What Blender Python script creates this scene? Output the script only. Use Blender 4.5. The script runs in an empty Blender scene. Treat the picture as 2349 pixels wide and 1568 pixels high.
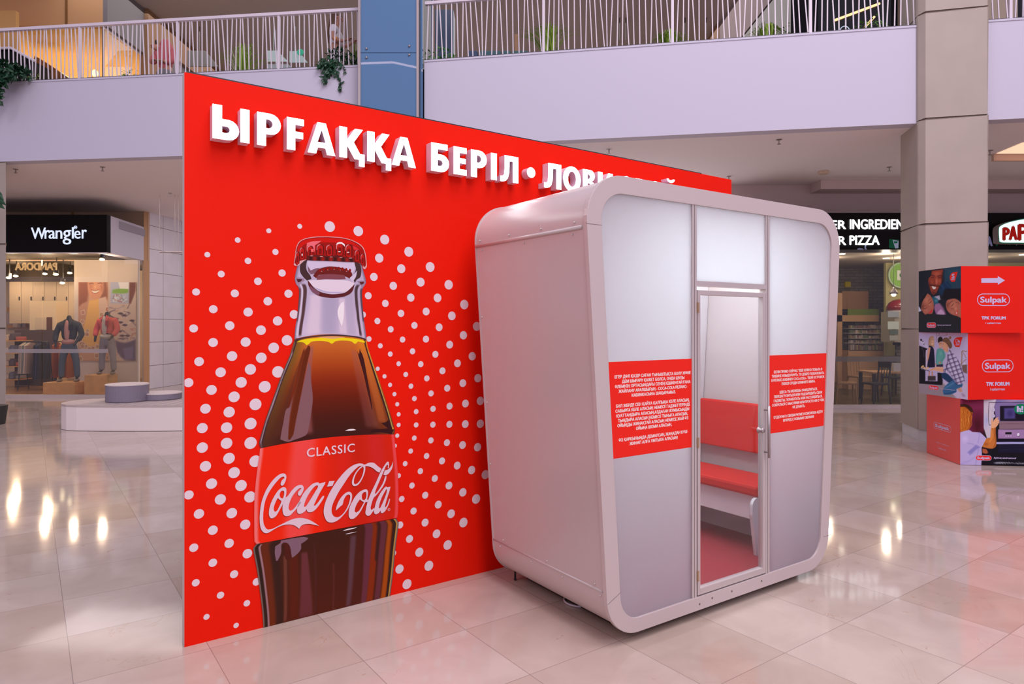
import bpy, bmesh, math, random
import numpy as np
from math import pi, sin, cos, atan2, hypot
from mathutils import Vector, Matrix
from mathutils.geometry import tessellate_polygon
random.seed(7)
SC = bpy.context.scene
COL = bpy.context.collection
# ------------------------------------------------------------------ camera, world, light, exposure
FP, CX, HY, EYE = 1551.0, 1174.5, 745.0, 1.7      # focal length, centre and horizon of the photo (px), eye height (m)
cam = bpy.data.cameras.new('camera'); cam_o = bpy.data.objects.new('camera', cam); COL.objects.link(cam_o)
cam.sensor_fit = 'HORIZONTAL'; cam.sensor_width = 36.0; cam.lens = 36.0*FP/2349.0
cam.shift_y = -(784.0-HY)/2349.0; cam.clip_end = 200
cam_o.location = (0, 0, EYE); cam_o.rotation_euler = (pi/2, 0, 0)
SC.camera = cam_o
SC.view_settings.view_transform = 'Standard'; SC.view_settings.look = 'None'
SC.view_settings.gamma = 1.0; SC.view_settings.use_curve_mapping = False; SC.view_settings.exposure = 0.0
wd = bpy.data.worlds.new('world'); SC.world = wd; wd.use_nodes = True
bgn = wd.node_tree.nodes['Background']
bgn.inputs[0].default_value = (0.88, 0.77, 1.0, 1); bgn.inputs[1].default_value = 0.50
SC.cycles.use_denoising = True
SC.cycles.max_bounces = 8; SC.cycles.diffuse_bounces = 4; SC.cycles.glossy_bounces = 4
SC.cycles.transmission_bounces = 6; SC.cycles.transparent_max_bounces = 12
SC.cycles.sample_clamp_indirect = 6.0; SC.cycles.caustics_reflective = False; SC.cycles.caustics_refractive = False

def area(name, loc, target, size, power, color=(1, 1, 1), sy=None, spread=None):
    l = bpy.data.lights.new(name, 'AREA'); l.energy = power; l.color = color; l.size = size
    if sy: l.shape = 'RECTANGLE'; l.size_y = sy
    if spread: l.spread = spread
    o = bpy.data.objects.new(name, l); COL.objects.link(o); o.location = loc
    d = Vector(target)-Vector(loc); o.rotation_euler = d.to_track_quat('-Z', 'Y').to_euler()
    return o
area('skylight', (3.5, 0, 15), (2, 3.5, 0), 8, 1350, (1.0, 0.88, 0.93))
area('front_fill', (5, -7, 11), (0.5, 6, 2.0), 6, 720, (0.98, 0.87, 1.0))  # unseen light from front right, set there to keep the booth's side darker
area('booth_side_fill', (-9, -3, 10), (-.5, 4.5, 2.0), 4, 230, (1.0, .92, .96))  # added out of view to brighten the booth's long side
area('soffit_fill', (1.5, 16, 2.2), (1.0, 14.5, 4.6), 6, 75, (1.0, .92, .98), sy=3)  # added up-facing light, hidden behind wall and booth, to lift the soffit
area('hall_fill_west', (-6.5, 14.2, 4.6), (-6.5, 14.6, 0), 6, 90, (1.0, .86, .84), sy=2.5)  # unseen fill added to brighten floor and walls under the west balcony
area('hall_fill_passage', (-6.8, 18.5, 4.6), (-7.2, 19, 0), 2, 90, (1.0, .88, .90), sy=3)  # extra light added because the passage wall came out too dark
area('gallery_fill', (-2, 18, 9.3), (-2, 18, 6), 16, 620, (1.0, .90, .90), sy=8)  # ambient fill put in to lift the dark upper gallery

def bulbs(name, pts, power, color, r=.07):
    for p in pts:
        l = bpy.data.lights.new(name, 'POINT'); l.energy = power; l.color = color; l.shadow_soft_size = r
        o = bpy.data.objects.new(name, l); COL.objects.link(o); o.location = p
# ------------------------------------------------------------------ helpers
def s2l(c):
    c = c/255.0
    return c/12.92 if c <= 0.04045 else ((c+0.055)/1.055)**2.4
def L(r, g, b): return (s2l(r), s2l(g), s2l(b))
ILL = (0.86, 0.72, 0.84)     # light that falls on upright surfaces: printed colour = seen colour / light
def PR(c): return tuple(min(0.92, s2l(c[i])/ILL[i]) for i in range(3))
def at(x, y, Y): return Vector(((x-CX)/FP*Y, Y, EYE+(HY-y)/FP*Y))
def gnd(x, y, z=0.0):
    Y = (EYE-z)*FP/(y-HY); return Vector(((x-CX)/FP*Y, Y, z))

def mat(name, col, rough=0.6, metal=0.0, spec=0.5, emit=None, es=0.0, bump=0.0, bscale=50, var=0.0, vscale=3, coat=0.0):
    m = bpy.data.materials.new(name); m.use_nodes = True; nt = m.node_tree
    b = nt.nodes['Principled BSDF']
    b.inputs['Base Color'].default_value = (*col, 1); b.inputs['Roughness'].default_value = rough
    b.inputs['Metallic'].default_value = metal; b.inputs['Specular IOR Level'].default_value = spec
    b.inputs['Coat Weight'].default_value = coat; b.inputs['Coat Roughness'].default_value = 0.25
    if emit: b.inputs['Emission Color'].default_value = (*emit, 1); b.inputs['Emission Strength'].default_value = es
    if bump or var:
        tc = nt.nodes.new('ShaderNodeTexCoord'); n = nt.nodes.new('ShaderNodeTexNoise')
        n.inputs['Scale'].default_value = bscale if bump else vscale; n.inputs['Detail'].default_value = 4
        nt.links.new(tc.outputs['Object'], n.inputs['Vector'])
        if bump:
            bp = nt.nodes.new('ShaderNodeBump'); bp.inputs['Strength'].default_value = bump; bp.inputs['Distance'].default_value = 0.01
            nt.links.new(n.outputs['Fac'], bp.inputs['Height']); nt.links.new(bp.outputs['Normal'], b.inputs['Normal'])
        if var:
            n2 = nt.nodes.new('ShaderNodeTexNoise'); n2.inputs['Scale'].default_value = vscale; n2.inputs['Detail'].default_value = 5
            nt.links.new(tc.outputs['Object'], n2.inputs['Vector'])
            mx = nt.nodes.new('ShaderNodeMix'); mx.data_type = 'RGBA'
            mx.inputs[6].default_value = (*[c*(1-var) for c in col], 1); mx.inputs[7].default_value = (*[min(1, c*(1+var)) for c in col], 1)
            nt.links.new(n2.outputs['Fac'], mx.inputs[0]); nt.links.new(mx.outputs[2], b.inputs['Base Color'])
    return m
def glow(name, col, s):
    m = bpy.data.materials.new(name); m.use_nodes = True; nt = m.node_tree; nt.nodes.clear()
    e = nt.nodes.new('ShaderNodeEmission'); e.inputs[0].default_value = (*col, 1); e.inputs[1].default_value = s
    o = nt.nodes.new('ShaderNodeOutputMaterial'); nt.links.new(e.outputs[0], o.inputs[0]); return m
def thinfres(nt, ior):
    # thin sheet: the same reflectance from either side
    ge = nt.nodes.new('ShaderNodeNewGeometry'); mx = nt.nodes.new('ShaderNodeMix')
    mx.inputs[2].default_value = ior; mx.inputs[3].default_value = 1.0/ior; nt.links.new(ge.outputs['Backfacing'], mx.inputs[0])
    fr = nt.nodes.new('ShaderNodeFresnel'); nt.links.new(mx.outputs[0], fr.inputs[0]); return fr
def glassy(name, tint=(0.95, 0.95, 0.95), refl=1.45, rough=0.0, milk=0.0, mcol=(0.8, 0.8, 0.85)):
    m = bpy.data.materials.new(name); m.use_nodes = True; nt = m.node_tree; nt.nodes.clear()
    t = nt.nodes.new('ShaderNodeBsdfTransparent'); t.inputs[0].default_value = (*tint, 1)
    g = nt.nodes.new('ShaderNodeBsdfGlossy'); g.inputs['Roughness'].default_value = rough
    fr = thinfres(nt, refl)
    mx = nt.nodes.new('ShaderNodeMixShader'); nt.links.new(fr.outputs[0], mx.inputs[0])
    if milk:
        d = nt.nodes.new('ShaderNodeBsdfDiffuse'); d.inputs[0].default_value = (*mcol, 1)
        m2 = nt.nodes.new('ShaderNodeMixShader'); m2.inputs[0].default_value = milk
        nt.links.new(t.outputs[0], m2.inputs[1]); nt.links.new(d.outputs[0], m2.inputs[2]); nt.links.new(m2.outputs[0], mx.inputs[1])
    else: nt.links.new(t.outputs[0], mx.inputs[1])
    nt.links.new(g.outputs[0], mx.inputs[2])
    o = nt.nodes.new('ShaderNodeOutputMaterial'); nt.links.new(mx.outputs[0], o.inputs[0]); return m
def frosted(name, col, trans=0.6):
    m = bpy.data.materials.new(name); m.use_nodes = True; nt = m.node_tree; nt.nodes.clear()
    t = nt.nodes.new('ShaderNodeBsdfTranslucent'); t.inputs[0].default_value = (*col, 1)
    d = nt.nodes.new('ShaderNodeBsdfDiffuse'); d.inputs[0].default_value = (.60, .44, .52, 1)
    g = nt.nodes.new('ShaderNodeBsdfGlossy'); g.inputs['Roughness'].default_value = 0.35
    a = nt.nodes.new('ShaderNodeMixShader'); a.inputs[0].default_value = trans
    nt.links.new(d.outputs[0], a.inputs[1]); nt.links.new(t.outputs[0], a.inputs[2])
    b = nt.nodes.new('ShaderNodeMixShader'); fr = thinfres(nt, 1.3)
    nt.links.new(fr.outputs[0], b.inputs[0]); nt.links.new(a.outputs[0], b.inputs[1]); nt.links.new(g.outputs[0], b.inputs[2])
    o = nt.nodes.new('ShaderNodeOutputMaterial'); nt.links.new(b.outputs[0], o.inputs[0]); return m
def printmat(name, rough=0.5):
    m = bpy.data.materials.new(name); m.use_nodes = True; nt = m.node_tree; b = nt.nodes['Principled BSDF']
    a = nt.nodes.new('ShaderNodeAttribute'); a.attribute_name = 'Col'
    nt.links.new(a.outputs['Color'], b.inputs['Base Color']); b.inputs['Roughness'].default_value = rough
    b.inputs['Specular IOR Level'].default_value = 0.15
    return m
def glowprint(name, s):
    m = bpy.data.materials.new(name); m.use_nodes = True; nt = m.node_tree; nt.nodes.clear()
    a = nt.nodes.new('ShaderNodeAttribute'); a.attribute_name = 'Col'
    e = nt.nodes.new('ShaderNodeEmission'); e.inputs[1].default_value = s; nt.links.new(a.outputs['Color'], e.inputs[0])
    o = nt.nodes.new('ShaderNodeOutputMaterial'); nt.links.new(e.outputs[0], o.inputs[0]); return m
PRINT = printmat('printed_vinyl', 0.6); PAPER = printmat('printed_paper', 0.65)

RM = {}
def tag(o, label=None, cat=None, group=None, kind=None):
    if label: o['label'] = label
    if cat: o['category'] = cat
    if group: o['group'] = group
    if kind: o['kind'] = kind
    return o
def empty(name, loc, label, cat, group=None, rz=0.0):
    o = bpy.data.objects.new(name, None); COL.objects.link(o); o.location = loc; o.rotation_euler = (0, 0, rz)
    o.empty_display_size = 0.1
    RM[o.name] = Matrix.Translation(Vector(loc)) @ Matrix.Rotation(rz, 4, 'Z')
    return tag(o, label, cat, group)
def link(name, me, parent=None):
    o = bpy.data.objects.new(name, me); COL.objects.link(o)
    RM[o.name] = Matrix.Identity(4)
    if parent:
        o.parent = parent; o.matrix_parent_inverse = RM[parent.name].inverted()
    return o
def copy_tree(o, M):
    """copy of a thing and its parts, moved by M (world)"""
    c = o.copy(); COL.objects.link(c)
    W = M @ RM[o.name]; c.matrix_basis = W; RM[c.name] = W
    def rec(src, dst):
        for ch in list(src.children):
            k = ch.copy(); COL.objects.link(k); k.parent = dst; RM[k.name] = Matrix.Identity(4); rec(ch, k)
    rec(o, c)
    return c

class MB:
    def __init__(s): s.v = []; s.f = []; s.m = []; s.c = []; s.usec = False
    def add(s, vs, fs, mi=0, col=None):
        n = len(s.v); s.v += [tuple(p) for p in vs]
        for f in fs: s.f.append(tuple(i+n for i in f)); s.m.append(mi); s.c.append(col)
        if col is not None: s.usec = True
        return s
    def box(s, a, b, mi=0, M=None, col=None):
        x0, y0, z0 = a; x1, y1, z1 = b
        vs = [Vector(p) for p in ((x0,y0,z0),(x1,y0,z0),(x1,y1,z0),(x0,y1,z0),(x0,y0,z1),(x1,y0,z1),(x1,y1,z1),(x0,y1,z1))]
        if M is not None: vs = [M @ p for p in vs]
        return s.add(vs, [(0,3,2,1),(4,5,6,7),(0,1,5,4),(1,2,6,5),(2,3,7,6),(3,0,4,7)], mi, col)
    def prism(s, poly, z0, z1, mi=0, M=None, mt=None, holes=()):
        """poly in xy, extruded along z"""
        cs = [list(poly)]+[list(h) for h in holes]
        tri = tessellate_polygon([[Vector((p[0], p[1], 0)) for p in c] for c in cs])
        fl = [p for c in cs for p in c]; n = len(fl)
        vs = [Vector((p[0], p[1], z0)) for p in fl]+[Vector((p[0], p[1], z1)) for p in fl]
        if M is not None: vs = [M @ p for p in vs]
        b0 = len(s.f)
        s.add(vs, [tuple(t) for t in tri]+[tuple(i+n for i in t[::-1]) for t in tri], mi)
        if mt is not None:
            for k in range(b0+len(tri), b0+2*len(tri)): s.m[k] = mt
        base = len(s.v)-2*n; o = 0
        for c in cs:
            k = len(c)
            for i in range(k):
                a, b = o+i, o+(i+1) % k
                s.f.append((base+a, base+b, base+b+n, base+a+n)); s.m.append(mi); s.c.append(None)
            o += k
        return s
    def tube(s, pts, r, n=8, mi=0, caps=True, col=None):
        pts = [Vector(p) for p in pts]; rs = r if isinstance(r, (list, tuple)) else [r]*len(pts)
        up = None; vs = []
        for i, p in enumerate(pts):
            d = (pts[min(i+1, len(pts)-1)]-pts[max(i-1, 0)]).normalized()
            if up is None: up = d.orthogonal().normalized()
            up = (up-d*up.dot(d)); up = up.normalized() if up.length > 1e-6 else d.orthogonal().normalized()
            q = d.cross(up)
            vs += [p+(up*cos(2*pi*k/n)+q*sin(2*pi*k/n))*rs[i] for k in range(n)]
        fs = [(i*n+k, i*n+(k+1) % n, (i+1)*n+(k+1) % n, (i+1)*n+k) for i in range(len(pts)-1) for k in range(n)]
        if caps: fs += [tuple(range(n))[::-1], tuple((len(pts)-1)*n+k for k in range(n))]
        return s.add(vs, fs, mi, col)
    def lathe(s, prof, c, n=24, mi=0, axis='Z', M=None):
        """prof: (r, h) list"""
        vs = []
        for r, h in prof:
            for k in range(n):
                a = 2*pi*k/n; vs.append(Vector((r*cos(a), r*sin(a), h)))
        if M is not None: vs = [M @ v for v in vs]
        vs = [Vector(c)+v for v in vs]; m = len(prof)
        fs = [(i*n+k, i*n+(k+1) % n, (i+1)*n+(k+1) % n, (i+1)*n+k) for i in range(m-1) for k in range(n)]
        fs += [tuple(range(n))[::-1], tuple((m-1)*n+k for k in range(n))]
        return s.add(vs, fs, mi)
    def ball(s, c, r, n=12, sc=(1, 1, 1), mi=0, M=None):
        m = n//2; vs = []
        for i in range(m+1):
            a = pi*i/m
            for k in range(n): vs.append(Vector((r*sc[0]*sin(a)*cos(2*pi*k/n), r*sc[1]*sin(a)*sin(2*pi*k/n), r*sc[2]*cos(a))))
        if M is not None: vs = [M @ v for v in vs]
        vs = [Vector(c)+v for v in vs]
        return s.add(vs, [(i*n+k, (i+1)*n+k, (i+1)*n+(k+1) % n, i*n+(k+1) % n) for i in range(m) for k in range(n)], mi)
    def build(s, name, mats, parent=None, smooth=False, bevel=0.0, kind=None, label=None):
        me = bpy.data.meshes.new(name); me.from_pydata(s.v, [], s.f); me.validate(clean_customdata=False)
        if not isinstance(mats, (list, tuple)): mats = [mats]
        for m in mats: me.materials.append(m)
        if len(me.polygons) == len(s.m):
            for p, mi in zip(me.polygons, s.m): p.material_index = mi
            if s.usec:
                ca = me.color_attributes.new('Col', 'FLOAT_COLOR', 'CORNER')
                for p in me.polygons:
                    c = s.c[p.index] or (0.5, 0.5, 0.5)
                    for j, li in enumerate(p.loop_indices):
                        cc = c[j] if isinstance(c[0], (tuple, list)) else c
                        ca.data[li].color = (*cc, 1)
        else: print('FACE MISMATCH', name, len(me.polygons), len(s.m))
        if smooth:
            for p in me.polygons: p.use_smooth = True
        me.update()
        o = link(name, me, parent)
        if bevel:
            bv = o.modifiers.new('bevel', 'BEVEL'); bv.width = bevel; bv.segments = 2; bv.limit_method = 'ANGLE'
        if kind: o['kind'] = kind
        if label: o['label'] = label
        return o

class Fr:
    """upright plane: origin, in-plane u (horizontal), v (up), outward normal n"""
    def __init__(s, P, u, n=None, v=(0, 0, 1)):
        s.P = Vector(P); s.u = Vector(u).normalized(); s.v = Vector(v).normalized()
        s.n = Vector(n).normalized() if n is not None else s.u.cross(s.v).normalized()
        s.M = Matrix(((s.u.x, s.v.x, s.n.x, s.P.x), (s.u.y, s.v.y, s.n.y, s.P.y), (s.u.z, s.v.z, s.n.z, s.P.z), (0, 0, 0, 1)))
    def pt(s, a, b, c=0): return s.P+s.u*a+s.v*b+s.n*c
    def px(s, x, y, off=0.0):
        O = Vector((0, 0, EYE)); d = Vector(((x-CX)/FP, 1, (HY-y)/FP)); P = s.P+s.n*off
        t = (P-O).dot(s.n)/d.dot(s.n); Q = O+d*t-P
        return (Q.dot(s.u), Q.dot(s.v))

def crp(poly, sub=3, sharp=50, closed=True):
    """smooth a traced outline, keeping sharp corners"""
    n = len(poly); out = []
    def tangent(i):
        a, b, c = [Vector(poly[(i+k) % n]) for k in (-1, 0, 1)]
        d1, d2 = b-a, c-b
        if d1.length < 1e-9 or d2.length < 1e-9: return None
        if d1.angle(d2) > math.radians(sharp): return None
        return (c-a)/2
    for i in range(n):
        p, q = Vector(poly[i]), Vector(poly[(i+1) % n]); d = q-p
        ta, tb = tangent(i), tangent((i+1) % n)
        ta = d if ta is None else ta.normalized()*d.length
        tb = d if tb is None else tb.normalized()*d.length
        for k in range(sub):
            t = k/sub; h1 = 2*t**3-3*t*t+1; h2 = t**3-2*t*t+t; h3 = -2*t**3+3*t*t; h4 = t**3-t*t
            r = p*h1+ta*h2+q*h3+tb*h4; out.append((r.x, r.y))
    return out
def ell(cx, cy, rx, ry=None, n=20, a0=0, a1=2*pi, rot=0):
    ry = rx if ry is None else ry
    full = abs(a1-a0-2*pi) < 1e-6; m = n if full else n+1
    pts = [(rx*cos(a0+(a1-a0)*k/n), ry*sin(a0+(a1-a0)*k/n)) for k in range(m)]
    return [(cx+x*cos(rot)-y*sin(rot), cy+x*sin(rot)+y*cos(rot)) for x, y in pts]
def rrect(x0, y0, x1, y1, r, n=6):
    out = []
    for cx, cy, a in ((x1-r, y1-r, 0), (x0+r, y1-r, pi/2), (x0+r, y0+r, pi), (x1-r, y0+r, 1.5*pi)):
        out += [(cx+r*cos(a+pi/2*k/n), cy+r*sin(a+pi/2*k/n)) for k in range(n+1)]
    return out
class Art:
    """flat printed art on a frame; each layer lies a hair above the one before"""
    def __init__(s, fr, off=0.0006, step=0.00025, T=None): s.fr = fr; s.o = off; s.st = step; s.mb = MB(); s.T = T
    def lift(s): s.o += s.st
    def poly(s, col, outer, *holes, px=False, smooth=0, raw=False, keep=False):
        cs = [outer]+list(holes)
        if s.T and not raw: cs = [[s.T(*p) for p in c] for c in cs]
        if smooth: cs = [crp(c, smooth) for c in cs]
        if px: cs = [[s.fr.px(*p) for p in c] for c in cs]
        tri = tessellate_polygon([[Vector((p[0], p[1], 0)) for p in c] for c in cs])
        fl = [p for c in cs for p in c]; c3 = PR(col)
        ft = []
        for t in tri:
            a, b, c = [Vector(fl[i]) for i in t]
            cr = (b.x-a.x)*(c.y-a.y)-(b.y-a.y)*(c.x-a.x)
            if abs(cr) < 1e-12: continue
            ft.append(tuple(t) if cr > 0 else tuple(t)[::-1])
        s.mb.add([s.fr.pt(p[0], p[1], s.o) for p in fl], ft, 0, c3)
        if not keep: s.lift()
    def text(s, col, body, cx, cy, w=None, h=None, bold=0.0, ax='c', shear=0.0, rot=0.0, xs=None, tracking=None):
        """(cx, cy) = middle of the caps' height; w = total width, h = cap height, in metres"""
        vs, fs, (x0, x1) = textdata(body, tracking)
        H = 0.729; sy = (h/H) if h else None; sx = (w/(x1-x0)) if w else None
        if sy is None: sy = sx
        if sx is None: sx = sy*(xs or 1)
        tw = (x1-x0)*sx; ox = {'c': -tw/2, 'l': 0, 'r': -tw}[ax]
        c3 = PR(col) if max(col) > 1.001 else col
        sh = [(0, 0)]
        if bold: sh = [(0, 0), (-bold, 0), (bold, 0), (0, bold*.7), (0, -bold*.7)]
        for k, (dx, dy) in enumerate(sh):
            pts = []
            for x, y in vs:
                X = (x-x0)*sx+ox+dx; Y = (y-H/2)*sy+dy; X += Y*shear
                X, Y = X*cos(rot)-Y*sin(rot), X*sin(rot)+Y*cos(rot)
                pts.append(s.fr.pt(cx+X, cy+Y, s.o+k*0.00004))
            s.mb.add(pts, fs, 0, c3)
        s.lift()
    def build(s, name, m=None, parent=None, **k): return s.mb.build(name, m or PRINT, parent, **k)
class Canvas:
    """printed photograph on a frame: a grid of printed colours, painted in traced measures"""
    def __init__(s, fr, a0, a1, b0, b1, nx, ny, T, off=.001):
        s.fr, s.nx, s.ny, s.o = fr, nx, ny, off
        s.ab = [(a0+(a1-a0)*i/nx, b0+(b1-b0)*j/ny) for j in range(ny+1) for i in range(nx+1)]
        (x0, y0), (x1, y1) = T(0, 0), T(1, 1); kx, ky = x1-x0, y1-y0; P = []
        for a, b in s.ab:
            q = fr.pt(a, b, off); px, py = CX+FP*q.x/q.y, HY-FP*(q.z-EYE)/q.y
            P.append(((px-x0)/kx, (py-y0)/ky))
        s.P = np.array(P); s.C = np.zeros((len(P), 3)); s.S = abs(1/kx)
    def mix(s, m, col, al=1.0):
        c = np.array(col, float); m = (m*al)[:, None]; s.C = s.C*(1-m)+(c if c.ndim == 2 else c[None, :])*m
    def fill(s, pts, col, soft=5.0, al=1.0, sm=2):
        V = np.array(crp(pts, sm, 60) if sm else pts); P = s.P; n = len(V); d = np.full(len(P), 1e9); ins = np.zeros(len(P), bool)
        for i in range(n):
            A, B = V[i-1], V[i]; e = B-A; w = P-A; L2 = max(1e-9, e@e); t = np.clip((w@e)/L2, 0, 1)
            d = np.minimum(d, np.hypot(*(w-t[:, None]*e).T))
            c = (A[1] > P[:, 1]) != (B[1] > P[:, 1])
            with np.errstate(divide='ignore', invalid='ignore'): xi = A[0]+(P[:, 1]-A[1])/(B[1]-A[1])*e[0]
            ins ^= c & (P[:, 0] < xi)
        sd = np.where(ins, -d, d); m = np.clip(.5-sd/soft, 0, 1)
        s.mix(m, col, al); return m
    def ell(s, cx, cy, rx, ry, col, rot=0, soft=.5, al=1.0):
        x = s.P[:, 0]-cx; y = s.P[:, 1]-cy; u = (x*cos(rot)+y*sin(rot))/rx; v = (-x*sin(rot)+y*cos(rot))/ry; r = np.hypot(u, v)
        s.mix(np.clip((1-r)/max(soft, .02)+.5*(soft < .1), 0, 1), col, al)
    def line(s, pts, w, col, soft=4.0, al=1.0):
        d = np.full(len(s.P), 1e9); V = np.array(spline0(pts))
        for i in range(1, len(V)):
            A, B = V[i-1], V[i]; e = B-A; q = s.P-A; t = np.clip((q@e)/max(1e-9, e@e), 0, 1); d = np.minimum(d, np.hypot(*(q-t[:, None]*e).T))
        s.mix(np.clip(.5-(d-w/2)/soft, 0, 1), col, al)
    def build(s, name, parent, label=None):
        W = s.nx+1; mb = MB(); mb.add([s.fr.pt(a, b, s.o) for a, b in s.ab], [(j*W+i, j*W+i+1, (j+1)*W+i+1, (j+1)*W+i) for j in range(s.ny) for i in range(s.nx)], 0, (0, 0, 0))
        cc = [PR(tuple(min(255, max(0, v)) for v in c)) for c in s.C]
        for k, f in enumerate(mb.f): mb.c[k] = [cc[i] for i in f]
        return mb.build(name, PAPER, parent, label=label)
def spline0(pl, sub=4):
    n = len(pl); o = []
    if n < 3: return list(pl)
    for i in range(n-1):
        p0, p1, p2, p3 = pl[max(i-1, 0)], pl[i], pl[i+1], pl[min(i+2, n-1)]
        for k in range(sub):
            t = k/sub; o.append(tuple(0.5*((2*p1[j])+(-p0[j]+p2[j])*t+(2*p0[j]-5*p1[j]+4*p2[j]-p3[j])*t*t+(-p0[j]+3*p1[j]-3*p2[j]+p3[j])*t**3) for j in (0, 1)))
    return o+[pl[-1]]
_tc = {}
def textdata(body, tracking=None):
    key = (body, tracking)
    if key in _tc: return _tc[key]
    c = bpy.data.curves.new('t', 'FONT'); c.body = body; c.resolution_u = 3
    if tracking: c.space_character = tracking
    o = bpy.data.objects.new('t', c); COL.objects.link(o)
    dg = bpy.context.evaluated_depsgraph_get(); me = bpy.data.meshes.new_from_object(o.evaluated_get(dg))
    vs = [(v.co.x, v.co.y) for v in me.vertices]; fs = []
    for p in me.polygons:
        ids = list(p.vertices); n = p.normal
        fs.append(tuple(ids) if n.z >= 0 else tuple(ids[::-1]))
    bpy.data.objects.remove(o); bpy.data.curves.remove(c); bpy.data.meshes.remove(me)
    xs = [v[0] for v in vs]; _tc[key] = (vs, fs, (min(xs), max(xs)))
    return _tc[key]
def crop(ox, oy, sc): return lambda x, y: (ox+x/sc, oy+y/sc)
# ------------------------------------------------------------------ materials
M_white_plaster = mat('white_plaster', (0.60, 0.585, 0.70), 0.75, bump=0.05, bscale=6)
M_soffit = mat('grey_soffit', (0.90, 0.84, 0.85), 0.8)
M_stone = mat('limestone', (0.42, 0.36, 0.31), 0.5, var=0.12, vscale=2.2)
M_stone2 = mat('pale_limestone', (0.74, 0.72, 0.80), 0.45, var=0.1, vscale=2.0)
M_dark = mat('dark_metal', (0.03, 0.03, 0.035), 0.4)
M_groove = mat('groove', (0.16, 0.13, 0.11), 0.9)
M_rail = mat('white_steel', (0.72, 0.66, 0.74), 0.35)
M_steel = mat('brushed_steel', (0.42, 0.36, 0.36), 0.4, metal=0.6)
M_alu = mat('satin_aluminium', (0.62, 0.55, 0.54), 0.4, metal=0.35)
M_booth = mat('satin_white_panel', (0.57, 0.49, 0.48), 0.3, coat=0.4)
M_booth_in = mat('white_lining', (0.82, 0.80, 0.82), 0.5)
M_black = mat('black_sign', (0.004, 0.003, 0.004), 0.4, spec=0.12)
M_redfab = mat('red_upholstery', (0.62, 0.02, 0.010), 0.7, bump=0.05, bscale=60, spec=.2)
M_redfloor = mat('red_carpet', (0.35, 0.02, 0.03), 0.8)
M_leaf = mat('leaf_green', (0.06, 0.20, 0.03), 0.5, var=0.4, vscale=9)
M_leafd = mat('dark_leaf_green', (0.018, 0.075, 0.035), 0.4, var=0.5, vscale=9)
M_leafl = mat('light_leaf_green', (0.28, 0.45, 0.05), 0.5, var=0.3, vscale=12)
M_pot = mat('dark_pot', (0.03, 0.03, 0.03), 0.6)
M_wood = mat('plywood', (0.75, 0.40, 0.13), 0.5, var=0.25, vscale=7)
M_warmwall = mat('warm_wall', (0.72, 0.58, 0.44), 0.8)
M_glass = glassy('shop_glass', (0.93, 0.93, 0.93), 1.5)
M_doorglass = glassy('door_glass', (0.90, 0.90, 0.92), 1.45, 0.02)

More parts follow.
